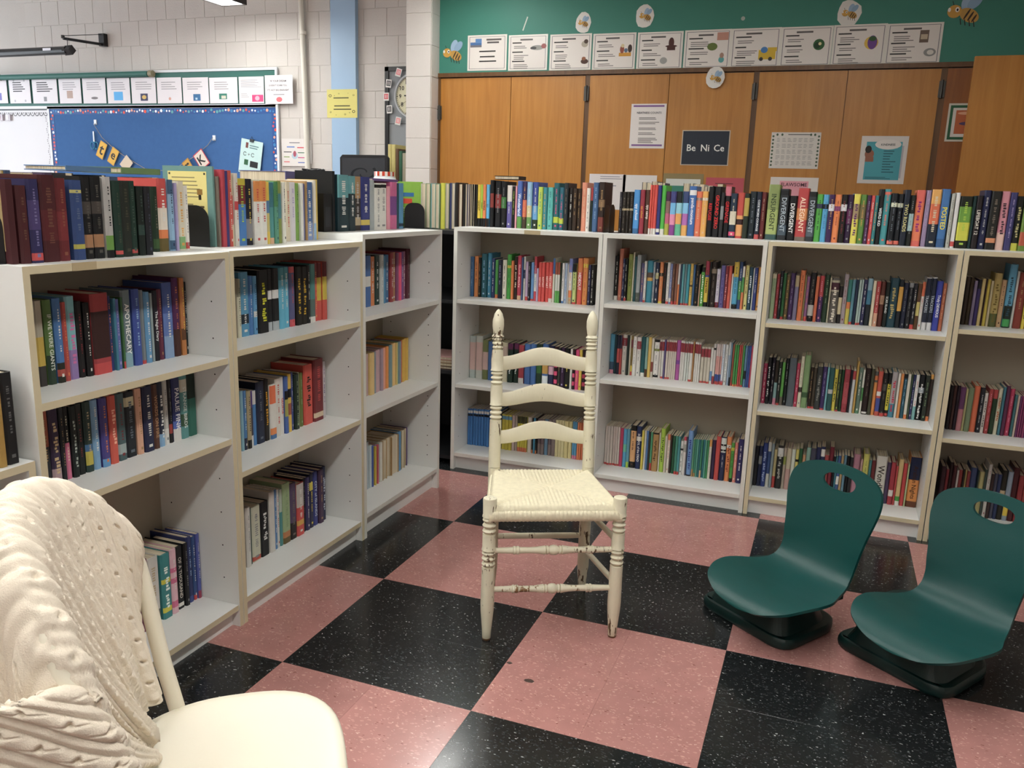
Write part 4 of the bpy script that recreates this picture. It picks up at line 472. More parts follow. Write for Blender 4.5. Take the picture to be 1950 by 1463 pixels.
('R2s2','R2','R',1.42,0.548,[(0.4258,0.0213,0.1924,'4a98b8',[(0.1,0.3,'34506a'),(0.0,0.1,'e08aa0')],None,None,0,0),(0.448,0.0124,0.1918,'24404a',[],None,None,0,0),(0.4613,0.0141,0.1909,'2a2a40',[(0.3,0.66,'c84a48')],None,None,0,0),(0.4759,0.0101,0.192,'c0403c',[(0.66,1.0,'3a3a50')],None,None,0,0),(0.487,0.0233,0.1956,'d8d0c4',[(0.72,0.92,'8a2a38')],'8a8c8e',None,0,1),(0.5111,0.011,0.195,'22302c',[],None,None,0,0),(0.523,0.0079,0.1938,'d8d0b8',[],None,None,0,0),(0.5317,0.0092,0.1925,'8a7030',[(0.0,0.1,'c8302a'),(0.1,0.25,'e6cc30'),(0.7,0.9,'7a2838')],None,None,0,0),(0.5418,0.0179,0.1916,'e4e0da',[],'8a8c8e',None,0,0),(0.5605,0.0204,0.189,'e4e0da',[(0.7,0.9,'9a2a38')],'8a8c8e',None,0,0),(0.5831,0.0199,0.1931,'1f5a60',[(0.0,0.1,'e6e4dc')],None,None,0,0),(0.6039,0.0121,0.1925,'8ab0a8',[(0.0,0.2,'5a3a26')],None,None,0,0),(0.6173,0.0151,0.1938,'e0bc58',[],None,None,0,0),(0.6332,0.0116,0.1908,'dcd4c4',[(0.15,0.4,'8a3a30')],None,None,0,0),(0.6465,0.0248,0.1861,'e8e4de',[(0.93,1.0,'17181b'),(0.02,0.08,'17181b'),(0.7,0.76,'8a9440')],'8a8c8e',None,0,1),(0.6722,0.0098,0.1856,'d8d0c8',[(0.72,0.95,'8a2838')],None,None,0,0),(0.6829,0.0119,0.1867,'e0dcd6',[(0.72,0.95,'9a2a38'),(0.0,0.05,'c8302a')],None,None,0,0),(0.6956,0.0081,0.1898,'5a4a80',[],None,None,0,0),(0.7046,0.011,0.1886,'d8ccc0',[(0.72,0.95,'9a2a38'),(0.0,0.05,'c8302a')],None,None,0,0),(0.716,0.0102,0.1887,'d8ccc0',[(0.72,0.95,'9a2a38'),(0.0,0.05,'c8302a')],None,None,0,0),(0.7266,0.0089,0.1887,'d8ccc0',[(0.72,0.95,'9a2a38')],None,None,0,0),(0.7359,0.0089,0.1887,'d8ccc0',[(0.72,0.95,'9a2a38')],None,None,0,0),(0.7452,0.0089,0.1887,'d8ccc0',[(0.72,0.95,'9a2a38')],None,None,0,0),(0.7549,0.0181,0.1912,'b050a0',[(0.4,0.5,'7a3a98')],None,None,0,0),(0.7738,0.0105,0.1896,'e0dcd6',[(0.72,0.95,'9a2a38')],None,None,0,0),(0.7847,0.0113,0.1898,'e0dcd6',[(0.72,0.95,'9a2a38')],None,None,0,0),(0.7973,0.0104,0.1892,'d8ddd8',[(0.72,0.95,'9a2a38')],None,None,0,0),(0.8082,0.0092,0.1893,'d8ddd8',[(0.72,0.95,'9a2a38')],None,None,0,0),(0.8182,0.0154,0.1888,'e0dcd6',[(0.72,0.95,'9a2a38'),(0.0,0.05,'c8302a')],None,None,0,0),(0.8344,0.0062,0.1915,'b07838',[],None,None,0,0),(0.8414,0.0104,0.1898,'e0dcd6',[(0.72,0.95,'9a2a38')],None,None,0,0),(0.8522,0.0095,0.1899,'e0dcd6',[(0.72,0.95,'9a2a38')],None,None,0,0),(0.8622,0.0091,0.1899,'e0dcd6',[(0.72,0.95,'9a2a38')],None,None,0,0),(0.8725,0.0148,0.1702,'d0c8b8',[(0.72,0.95,'9a2a38'),(0.0,0.05,'c8302a')],None,None,0,0),(0.8881,0.0148,0.1708,'d0c8b8',[(0.72,0.95,'9a2a38'),(0.0,0.05,'c8302a')],None,None,0,0),(0.9038,0.0144,0.1714,'d0c8b8',[(0.72,0.95,'9a2a38'),(0.0,0.05,'c8302a')],None,None,0,0),(0.9193,0.011,0.1702,'e4e2dc',[(0.08,0.35,'5a8ac0')],None,None,0,0),(0.9312,0.011,0.19,'d8d4d0',[(0.0,0.2,'9a2838'),(0.85,0.9,'17181b')],None,None,0,0),(0.9435,0.0102,0.1907,'e0d0cc',[(0.0,0.08,'c8302a'),(0.08,0.25,'2a4a98'),(0.25,0.7,'e0a098')],None,None,0,0),(0.954,0.0085,0.1907,'e0d0cc',[(0.0,0.08,'c8302a'),(0.08,0.25,'2a4a98'),(0.25,0.7,'e0a098')],None,None,0,0),(0.963,0.0081,0.1907,'e0d0cc',[(0.0,0.08,'c8302a'),(0.08,0.25,'2a4a98'),(0.25,0.7,'e0a098')],None,None,0,0),(0.9719,0.0118,0.1917,'d0d4dc',[(0.0,0.1,'c8302a')],'3a6fb0',None,0,0),(0.9845,0.0137,0.1908,'dcdcda',[],'8a8c8e',None,0,0),(0.9994,0.0093,0.2023,'a8b8d0',[(0.7,1.0,'e0e0dc')],None,None,0,0),(1.0095,0.0073,0.2011,'6a88a0',[(0.0,0.2,'17181b')],None,None,0,0),(1.018,0.0092,0.1937,'a05038',[(0.0,0.08,'c8302a')],None,None,0,0),(1.028,0.0092,0.1934,'44984a',[(0.0,0.05,'e0762a')],None,None,0,0),(1.0377,0.01,0.1934,'44984a',[(0.0,0.05,'e0762a')],None,None,0,0),(1.0489,0.0072,0.1935,'c83a38',[],None,None,0,0),(1.0565,0.0076,0.1934,'c84a38',[],None,None,0,0),(1.0649,0.0104,0.1935,'3f8a4a',[(0.0,0.05,'c8302a')],None,None,0,0),(1.076,0.0111,0.1937,'5a80a0',[(0.2,0.4,'17181b')],None,None,0,0),(1.088,0.0072,0.1938,'2f4f98',[],None,None,0,0),(1.0955,0.0067,0.1936,'3a5aa8',[],None,None,0,0),(1.1031,0.0095,0.1936,'b83050',[],None,None,0,0)]),
('R2s3','R2','R',1.42,0.085,[(0.4324,0.0133,0.1979,'dcd0c8',[(0.0,0.05,'c8302a')],None,None,0,0),(0.4465,0.0124,0.1987,'dcd0c8',[(0.0,0.05,'c8302a')],None,None,0,0),(0.4598,0.0123,0.1987,'dcd0c8',[(0.0,0.05,'c8302a')],None,None,0,0),(0.473,0.0132,0.1986,'d4c4bc',[(0.0,0.05,'c8302a')],None,None,0,0),(0.4871,0.0114,0.1986,'d4c4bc',[(0.0,0.05,'c8302a')],None,None,0,0),(0.4993,0.0096,0.1983,'dcd0c8',[(0.0,0.05,'c8302a')],None,None,0,0),(0.5098,0.0166,0.1965,'c02a58',[],None,None,0,0),(0.5277,0.0179,0.195,'48a0c8',[(0.4,0.6,'6ac0a0')],None,None,0,0),(0.5465,0.0139,0.1971,'5a9ab0',[(0.0,0.15,'a8cc30')],None,None,0,0),(0.5612,0.0294,0.2153,'22201c',[(0.15,0.88,'dca468')],'5a3a26',None,0,1),(0.5924,0.0267,0.2156,'1c2c58',[(0.66,0.76,'e0dcd0')],None,('SCHOOL of the DEAD','e4e4e0'),0,1),(0.6204,0.0116,0.1978,'d8c840',[],None,None,0,0),(0.6328,0.009,0.197,'e4e0d8',[],None,None,0,0),(0.6426,0.0103,0.1984,'4a78b0',[],None,None,0,0),(0.6538,0.0094,0.1954,'3a3830',[],None,None,0,0),(0.664,0.0106,0.1947,'4a9a70',[(0.0,0.2,'c8302a')],None,None,0,0),(0.6759,0.0284,0.1952,'b08850',[(0.96,1.0,'17181b')],None,('.','4a3020'),0,1),(0.7056,0.0072,0.1934,'dcd4c8',[],None,None,0,0),(0.7137,0.0207,0.219,'a8cc38',[],None,('.','3a4a20'),0,0),(0.7356,0.0109,0.1846,'d4c8b8',[],None,None,0,0),(0.7474,0.0134,0.1949,'e4dccc',[(0.85,1.0,'d8703a')],'c8302a',None,0,0),(0.7617,0.0092,0.1922,'3a2a24',[],None,None,0,0),(0.7718,0.0146,0.1896,'28583c',[],None,None,0,0),(0.7872,0.0117,0.1915,'44907a',[(0.0,0.08,'c8302a')],None,None,0,0),(0.7997,0.0117,0.191,'4a9aa0',[(0.0,0.08,'c8302a')],None,None,0,0),(0.8122,0.0137,0.1692,'e4e4e0',[(0.72,0.78,'17181b')],'17181b',None,0,0),(0.8268,0.0137,0.1925,'e0d8d4',[(0.9,1.0,'c02848'),(0.6,0.8,'a8a8a0')],None,None,0,0),(0.8413,0.0046,0.1938,'4a4a60',[],None,None,0,0),(0.8467,0.0235,0.2256,'6a98d0',[(0.0,0.03,'17181b')],None,('.','2a3a80'),0,1),(0.8714,0.0091,0.1853,'5a9a78',[(0.0,0.2,'b08a55')],None,None,0,0),(0.8809,0.0095,0.1866,'3a8a70',[(0.0,0.1,'b08a55')],None,None,0,0),(0.8908,0.0094,0.1871,'58a090',[],None,None,0,0),(0.9006,0.0094,0.1875,'2a7078',[],None,None,0,0),(0.9104,0.0094,0.1888,'3a8868',[(0.0,0.2,'e2b48a')],None,None,0,0),(0.9202,0.0094,0.1893,'2f7a88',[],None,None,0,0),(0.93,0.0094,0.1898,'58a088',[],None,None,0,0),(0.9398,0.0094,0.1902,'3a9058',[],None,None,0,0),(0.95,0.0122,0.196,'e0dccc',[(0.82,1.0,'d8983a')],'8a8c8e',None,0,0),(0.963,0.0178,0.1939,'382848',[],None,None,0,0),(0.9816,0.0206,0.2155,'c83a34',[],None,None,0,1),(1.0034,0.0249,0.2145,'232c50',[(0.65,0.98,'d8e0d8'),(0.68,0.72,'17181b'),(0.8,0.84,'17181b')],'c0c0bd',None,0,1),(1.0299,0.0224,0.2178,'e0803a',[(0.75,0.82,'e6e4dc')],None,('.','7a3020'),0,1),(1.0535,0.0144,0.1931,'4a9a38',[(0.8,0.88,'d8d838'),(0.0,0.1,'17181b')],'17181b',None,0,0),(1.0691,0.0151,0.1953,'e08070',[],'e6e4dc',None,0,0),(1.0854,0.0242,0.2148,'2c2860',[],'e6e4dc',None,0,1)]),
('R3s1','R3','R',1.42,0.874,[(1.16,0.0181,0.1999,'a8b890',[(0.9,1.0,'dcd0b0')],'8aa678',None,0,1),(1.1795,0.0138,0.1985,'b02a30',[],'e08aa0',None,0,0),(1.1943,0.0123,0.214,'20242a',[],'e6e4dc',None,0,0),(1.2076,0.0128,0.2051,'2a6a3a',[(0.0,0.06,'c8302a')],None,None,0,0),(1.2213,0.0165,0.1963,'6a5a38',[],'e0a03a',None,0,0),(1.2387,0.0197,0.2071,'4a3060',[],'a89cc8',None,0,1),(1.2599,0.0173,0.1987,'80789a',[(0.75,1.0,'c0ac86')],None,None,0,0),(1.2795,0.0205,0.2217,'e0702c',[],'5a3a26',None,0,1),(1.301,0.0074,0.2009,'8a8050',[],None,None,0,0),(1.3089,0.013,0.1968,'8a5a88',[(0.0,0.1,'c8302a')],'e0762a',None,0,0),(1.3233,0.025,0.2148,'1c1a1e',[(0.12,0.34,'b8b4ae')],'7a6e62',None,0,1),(1.3492,0.0129,0.1993,'d0602c',[],None,None,0,0),(1.363,0.0202,0.2027,'4a2a60',[(0.55,1.0,'b83038')],'e08aa0',None,0,1),(1.3851,0.021,0.2089,'243a28',[],'8aa678',None,0,1),(1.407,0.0064,0.1979,'c8bca0',[],None,None,0,0),(1.4143,0.0327,0.1968,'605a54',[(0.7,0.95,'b0a890'),(0.74,0.9,'4a2030')],None,('.','d8d0c0'),0,1),(1.4484,0.0163,0.1626,'201c1c',[(0.25,0.7,'d0c098')],None,None,0,0),(1.4656,0.0171,0.2161,'a8989c',[],'7d1f26',None,0,1),(1.4836,0.0162,0.1935,'d0c048',[(0.5,1.0,'2f7a70'),(0.35,0.5,'e0762a')],None,None,0,0),(1.5007,0.0125,0.1944,'5a90a0',[(0.0,0.06,'c8302a')],None,None,0,0),(1.5141,0.0125,0.1953,'22304a',[],None,None,0,0),(1.5276,0.0089,0.196,'a8c0b8',[(0.0,0.05,'c8302a')],None,None,0,0),(1.5369,0.0089,0.1966,'b8d0cc',[(0.0,0.05,'c8302a')],None,None,0,0),(1.5472,0.0142,0.1974,'34345a',[],'e6e4dc',None,0,0),(1.5627,0.0204,0.2033,'202830',[(0.45,0.75,'3a7a98'),(0.75,1.0,'8ab0c0')],None,None,0,1),(1.5848,0.0132,0.1951,'e4d8b8',[],None,None,0,0),(1.5985,0.0167,0.1937,'b03030',[(0.0,0.3,'d8a080')],'e6e4dc',None,0,1),(1.6165,0.0193,0.1926,'5a2a20',[(0.5,0.7,'b08868')],'5a3a26',None,0,1),(1.6376,0.0153,0.1915,'1c2420',[],None,('SCAR ISLAND','d8dcd8'),0,0),(1.6542,0.0339,0.2118,'1f4450',[],None,('.','b0a068'),0,1),(1.6894,0.0182,0.2066,'22282e',[(0.35,0.85,'d8a030')],None,None,0,1),(1.7093,0.0177,0.1939,'20243a',[],'8a8c8e',None,0,1),(1.7286,0.0176,0.1951,'26262a',[(0.9,1.0,'8a8c8e')],'8a8c8e',None,0,1),(1.7471,0.0163,0.194,'22222a',[(0.0,0.1,'c8302a')],'e6e4dc',None,0,1),(1.7646,0.0136,0.195,'c8b868',[(0.6,1.0,'5a3a28'),(0.0,0.3,'5a3a20')],None,None,0,0),(1.7791,0.0123,0.2028,'d8d4cc',[(0.7,1.0,'d8642c')],'c8302a',None,0,0),(1.7927,0.0195,0.2223,'d0d0d0',[(0.15,0.98,'20263a')],None,('TRACKERS','a8b0b8'),0,1),(1.8139,0.0194,0.2237,'d0d0d0',[(0.15,0.98,'20263a')],None,('TRACKERS','a8b0b8'),0,1),(1.8346,0.024,0.2091,'2434a0',[],None,('Truly DEVIOUS','f0f0f0'),0,1),(1.8598,0.0142,0.2012,'b05a34',[],'e2b48a',None,0,0)]),
('R3s2','R3','R',1.42,0.482,[(1.1615,0.0171,0.1859,'b02050',[],'e6e4dc',None,0,0),(1.18,0.0156,0.2157,'1c1c22',[],None,('.','dcdcd8'),0,0),(1.1981,0.0136,0.2174,'2a2430',[],'e6e4dc',None,0,0),(1.2131,0.0145,0.2062,'8ab0b0',[(0.5,1.0,'3a3028'),(0.0,0.15,'e08aa0')],None,None,0,0),(1.2287,0.0135,0.2,'2a302a',[(0.0,0.05,'c8302a')],'e6e4dc',None,0,0),(1.2436,0.013,0.199,'5fae48',[(0.0,0.2,'7a6e62')],None,None,0,0),(1.2581,0.0144,0.2182,'1e2022',[],'c0c0bd',None,0,0),(1.274,0.0311,0.223,'5f6870',[],None,None,0,1),(1.3065,0.0148,0.2002,'c02050',[],'e6e4dc',None,0,0),(1.3227,0.0152,0.2345,'dcd4b8',[(0.3,0.4,'3a2a24')],'8a8c8e',None,0,0),(1.3389,0.0256,0.2416,'7f9f6a',[(0.2,0.3,'3a5a38')],None,None,0,1),(1.3682,0.0141,0.1888,'2a2018',[(0.0,0.05,'c8302a')],'b08a55',None,0,0),(1.3833,0.0127,0.1877,'4a4034',[(0.0,0.05,'c8302a')],None,None,0,0),(1.397,0.0234,0.1946,'3a3c3c',[],None,('.','8a8a82'),0,1),(1.4213,0.0177,0.1968,'3a2a60',[(0.0,0.04,'c8302a')],'a89cc8',None,0,0),(1.44,0.0084,0.1957,'78b8c0',[],None,None,0,0),(1.4498,0.0209,0.1949,'2a5858',[(0.4,0.5,'c0c0bd')],None,None,0,1),(1.4716,0.0148,0.1893,'d8c838',[],None,('.','2a2a20'),0,0),(1.4874,0.012,0.1908,'3a4030',[(0.0,0.04,'c8302a')],'a8cc30',None,0,0),(1.5003,0.012,0.1896,'24482c',[],'17181b',None,0,0),(1.5136,0.0229,0.194,'9a2a38',[(0.2,0.7,'b04048')],'7d1f26',None,0,1),(1.538,0.0091,0.1933,'202028',[],None,None,0,0),(1.5476,0.0123,0.1895,'c8ccd0',[(0.8,1.0,'b03038')],None,None,0,0),(1.5613,0.0091,0.2351,'c09840',[],None,None,0,0),(1.5717,0.0168,0.207,'607868',[(0.0,0.1,'5a8a68')],'e6e4dc',None,0,1),(1.5894,0.0082,0.1985,'dcdccc',[(0.3,0.6,'4a8a4a')],None,None,0,0),(1.5994,0.023,0.2077,'2a1c1a',[(0.02,0.06,'e6e4dc')],'7a6e62',None,0,1),(1.6234,0.0126,0.2071,'4a4a38',[],None,None,0,0),(1.6378,0.0139,0.1964,'e08a30',[(0.75,1.0,'5a5a58'),(0.8,0.9,'e0762a')],None,None,0,0),(1.653,0.0188,0.1982,'c84a34',[(0.1,0.4,'3a4a98'),(0.45,0.55,'e6e4dc')],None,None,0,1),(1.6727,0.0196,0.193,'1c1a1a',[(0.0,0.08,'c8302a'),(0.6,0.75,'4a4a44')],'7a6e62',None,0,1),(1.6937,0.0142,0.1948,'1c1c1c',[(0.15,0.75,'d8cc28'),(0.02,0.08,'c8302a')],None,('.','3a3a20'),0,0),(1.7092,0.0226,0.2018,'3a8098',[(0.3,1.0,'b0a8a8')],None,('.','b83048'),0,1),(1.7331,0.0097,0.1987,'e0dcd0',[],None,None,0,0),(1.7437,0.0123,0.1975,'e08a34',[],None,None,0,0),(1.7569,0.0145,0.1966,'24586a',[(0.9,1.0,'17181b')],'90b8dc',None,0,0),(1.7723,0.0123,0.198,'dcd8c8',[(0.0,0.1,'e0762a')],None,None,0,0),(1.7854,0.0079,0.1982,'3a4a38',[],None,None,0,0),(1.7937,0.01,0.1977,'2a3060',[],'e6e4dc',None,0,0),(1.8047,0.0131,0.199,'e0e0dc',[(0.0,0.3,'78b0b0')],'c8302a',None,0,0),(1.819,0.0226,0.1996,'1c1e20',[(0.6,0.72,'b0b8c0')],None,('.','dcdcd8'),0,1),(1.8429,0.0173,0.1999,'2a3028',[],'8aa678',None,0,1),(1.861,0.0129,0.2049,'3a2a24',[(0.9,1.0,'e0a03a'),(0.0,0.1,'e0762a')],None,None,0,0)]),
('R3s3','R3','R',1.42,0.086,[(1.1619,0.0166,0.1924,'26262a',[],None,None,0,0),(1.1795,0.015,0.1947,'232a4a',[(0.55,0.75,'8a8c8e')],None,None,0,0),(1.1955,0.0214,0.2106,'27408a',[],None,('.','a8b8d8'),0,1),(1.2179,0.0154,0.2158,'d8d8d0',[(0.3,0.8,'34508a')],None,None,0,0),(1.2343,0.0114,0.2125,'90a0a8',[],None,None,0,0),(1.2467,0.0138,0.1852,'c8b880',[(0.0,0.3,'b83028')],None,None,0,0),(1.2615,0.0266,0.2066,'2a2c2c',[(0.75,0.95,'dcdcd8')],None,('.','b0b0a8'),0,1),(1.2891,0.0128,0.1962,'b0a090',[(0.6,0.8,'8a9440')],None,None,0,0),(1.3029,0.0215,0.1987,'c09890',[(0.5,1.0,'c8bca0')],None,None,0,1),(1.3254,0.0161,0.1962,'d8dccc',[],None,None,0,0),(1.3424,0.0141,0.1984,'d8cc68',[(0.7,0.76,'17181b'),(0.4,0.5,'17181b')],None,None,0,0),(1.3575,0.0141,0.2057,'2a6038',[],None,None,0,0),(1.3725,0.0145,0.1763,'d8a070',[],None,None,0,0),(1.388,0.0183,0.2154,'3a5a58',[(0.6,1.0,'8ab0a0')],None,None,0,1),(1.4073,0.0231,0.2132,'4a4a5a',[],None,None,0,1),(1.4313,0.0182,0.2214,'2a3058',[],None,None,0,1),(1.4504,0.0181,0.2266,'30345a',[(0.8,0.95,'e6e4dc')],None,None,0,1),(1.4695,0.0181,0.1902,'a84040',[],None,None,0,0),(1.4885,0.018,0.2292,'7a2030',[],None,None,0,1),(1.5075,0.0085,0.1897,'1e2024',[],None,None,0,0),(1.5169,0.0085,0.191,'3a7888',[],None,None,0,0),(1.5263,0.0132,0.1927,'3a5a90',[(0.3,0.5,'e6e4dc')],None,None,0,0),(1.5405,0.0108,0.1945,'b89868',[],None,None,0,0),(1.5522,0.0108,0.2013,'60889a',[],None,None,0,0),(1.5639,0.0131,0.198,'1c1c1e',[],None,None,0,0),(1.5779,0.0131,0.1948,'2a2a2c',[],None,None,0,0),(1.5919,0.0293,0.2108,'b07888',[],None,None,0,1),(1.6226,0.0093,0.1905,'c09890',[],None,None,0,0),(1.6328,0.024,0.2187,'d0cc60',[],'8a9440',None,0,1),(1.6577,0.012,0.1906,'4a8888',[],None,None,0,0),(1.6706,0.0151,0.1927,'6a2428',[],None,None,0,0),(1.688,0.0456,0.2152,'d8d4c8',[(0.0,0.2,'5a4a38')],None,('WondLa','3a342c'),0,1),(1.7345,0.0154,0.1916,'4a3a58',[],None,None,0,0),(1.7508,0.0199,0.1953,'a82434',[(0.2,0.35,'e0dcd4')],None,None,0,1),(1.772,0.0077,0.1812,'b83030',[],None,None,0,0),(1.7806,0.0189,0.2137,'d8b878',[(0.0,0.1,'e6e4dc'),(0.1,0.2,'3f9a3a')],None,None,0,1),(1.8013,0.0161,0.1963,'c82c30',[],None,None,0,0),(1.8183,0.0063,0.1955,'b8c890',[],None,None,0,0),(1.8259,0.0445,0.2296,'e08a2c',[(0.55,1.0,'1c2444'),(0.0,0.12,'6a3a20')],None,('Arabian Nights','3a2010'),0,1)]),
('R4s1','R4','R',1.42,0.909,[(1.9302,0.0143,0.1994,'3a2c20',[],None,None,0,0),(1.9455,0.0142,0.1975,'44341f',[],None,None,0,0),(1.9607,0.0116,0.1844,'8a7a98',[],None,None,0,0),(1.9733,0.0136,0.1909,'3a2a68',[(0.8,1.0,'17181b')],None,None,0,0),(1.9885,0.0131,0.1946,'d8c078',[],None,None,0,0),(2.0031,0.004,0.1952,'3a1c20',[],None,None,0,0),(2.0081,0.012,0.193,'d0b838',[],None,None,0,0),(2.0212,0.009,0.1882,'c8b890',[],None,None,0,0),(2.0312,0.0269,0.2199,'b8a058',[(0.0,0.25,'5a6030')],None,('.','6a5a28'),0,1),(2.0601,0.0179,0.1937,'c8a070',[],'5a3a26',None,0,1),(2.0799,0.0277,0.2585,'58a8cc',[(0.0,0.35,'1e2a24'),(0.02,0.14,'3aa050')],None,('.','2a4a58'),0,1),(2.1096,0.0089,0.2323,'c8c8c0',[],None,None,0,0),(2.1194,0.0284,0.228,'8a3020',[],'b08a55',None,0,1),(2.1498,0.0127,0.169,'e0c828',[],None,('.','2a2a20'),0,0),(2.1644,0.0204,0.2032,'a03a2a',[],None,None,0,1),(2.1858,0.0136,0.1988,'b08a58',[],None,None,0,1),(2.2003,0.0135,0.1998,'4a3a4a',[],None,None,0,1)]),
('R4s2','R4','R',1.42,0.456,[(1.9324,0.0116,0.1916,'2a2020',[],None,None,0,0),(1.945,0.0116,0.193,'4a2c28',[],None,None,0,0),(1.9576,0.0115,0.1944,'2a1c28',[],None,None,0,0),(1.9702,0.0198,0.1903,'c07880',[(0.5,1.0,'6a3a68')],None,None,0,1),(1.9911,0.0083,0.1831,'b8b078',[],None,None,0,0),(2.0005,0.0203,0.1907,'7a8a68',[],None,None,0,1),(2.0223,0.0217,0.199,'d8602a',[],None,None,0,1),(2.045,0.017,0.1954,'22242c',[],'c0c0bd',None,0,1),(2.0631,0.0123,0.1737,'d8d0c8',[],None,('.','5a5048'),0,0),(2.0769,0.0154,0.193,'a83030',[],'e08aa0',None,0,0),(2.0933,0.0168,0.1919,'243c28',[(0.8,1.0,'b03030')],None,None,0,1),(2.1117,0.0142,0.1997,'c8c4a8',[],None,('.','a05030'),0,0),(2.1275,0.0096,0.207,'3a7888',[],None,None,0,0),(2.1381,0.0132,0.2141,'5a2a48',[],None,None,0,0),(2.1533,0.0177,0.2016,'b82050',[],'e08aa0',None,0,1),(2.1725,0.0091,0.18,'3a6a70',[],None,None,0,0),(2.1825,0.008,0.1782,'c8b0a0',[],None,None,0,0),(2.1916,0.007,0.1762,'6a3060',[],None,None,0,0),(2.1996,0.007,0.1771,'8a3060',[],None,None,0,0),(2.2076,0.007,0.1781,'7a2a58',[],None,None,0,0),(2.2156,0.008,0.179,'8a3060',[],None,None,0,0),(2.2246,0.008,0.1783,'7a4a80',[],None,None,0,0),(2.2345,0.0159,0.1845,'4a3a50',[],None,None,0,1),(2.2514,0.0139,0.1863,'8a5a38',[],None,None,0,0)]),
('R4s3','R4','R',1.42,0.086,[(1.9424,0.0184,0.2055,'3a2028',[],None,None,0,1),(1.9616,0.011,0.1951,'7a2028',[],None,None,0,0),(1.9734,0.0132,0.2265,'2a1818',[],None,None,0,0),(1.9873,0.0139,0.2159,'4a2024',[],None,None,0,0),(2.002,0.008,0.1966,'b8b0a8',[],None,None,0,0),(2.0107,0.0146,0.1983,'8a2c28',[],None,None,0,0),(2.026,0.008,0.2043,'2a2820',[],None,None,0,0),(2.0348,0.0073,0.2013,'a89050',[],None,None,0,0),(2.0427,0.0116,0.1987,'8a3030',[],None,None,0,0),(2.055,0.026,0.2141,'34446a',[],None,None,0,1),(2.0818,0.005,0.2081,'2a3a38',[],None,None,0,0),(2.0882,0.0201,0.2018,'a8a068',[],None,None,0,1),(2.109,0.0093,0.2125,'3a4a44',[],None,None,0,0),(2.1198,0.0132,0.2393,'c0bcb4',[],'7d1f26',None,0,0),(2.1337,0.0118,0.1996,'3a2a28',[],None,None,0,0),(2.1462,0.0135,0.2016,'4a4a5a',[],None,None,0,0),(2.1604,0.0135,0.1996,'26345a',[],None,None,0,0),(2.1745,0.0205,0.2188,'2a2820',[(0.4,0.6,'c0ac86')],None,None,0,1),(2.1957,0.019,0.2177,'8a98a8',[(0.1,0.3,'e0c020')],None,None,0,1),(2.2154,0.0217,0.2373,'4a1c20',[],None,None,0,1),(2.2378,0.0202,0.2076,'8a2428',[],None,None,0,1),(2.2588,0.0167,0.2063,'9a3a38',[],None,None,0,1),(2.2762,0.0166,0.2049,'4a3428',[],None,None,0,1)]),
('CNt','CN','R',1.45,1.2,[(-0.5963,0.0277,0.2235,'c8c8b8',[],None,None,1,1),(-0.5672,0.0262,0.2241,'8aa678',[],None,None,1,1),(-0.54,0.0266,0.2248,'7cc4d0',[],None,None,1,1),(-0.5121,0.0237,0.2234,'8aa890',[],None,None,1,1),(-0.487,0.0282,0.2281,'d8d838',[],None,None,0,1),(-0.4574,0.0213,0.2267,'9aa890',[],None,None,1,0),(-0.4353,0.0126,0.2291,'2a3468',[],None,None,0,0),(-0.4213,0.0193,0.2295,'8a8c8e',[],None,None,1,0),(-0.401,0.0161,0.2319,'2a2420',[],None,None,0,0),(-0.384,0.0215,0.2265,'5a3a26',[],None,None,1,0),(-0.3607,0.0098,0.2249,'26241e',[],None,None,0,0),(-0.35,0.0125,0.2252,'33363a',[],None,None,1,0),(-0.3367,0.0107,0.2255,'3a3478',[],None,None,1,0),(-0.3251,0.0098,0.2246,'38281f',[],None,None,1,0),(-0.3145,0.0097,0.2249,'17181b',[],None,None,1,0),(-0.3039,0.008,0.2251,'17181b',[],None,None,1,0),(-0.2942,0.011,0.2246,'26241e',[],None,None,0,0)])]
def hex_mul(h, k): return ''.join('%02x' % max(0, min(255, int(int(h[i:i+2], 16)*k))) for i in (0, 2, 4))
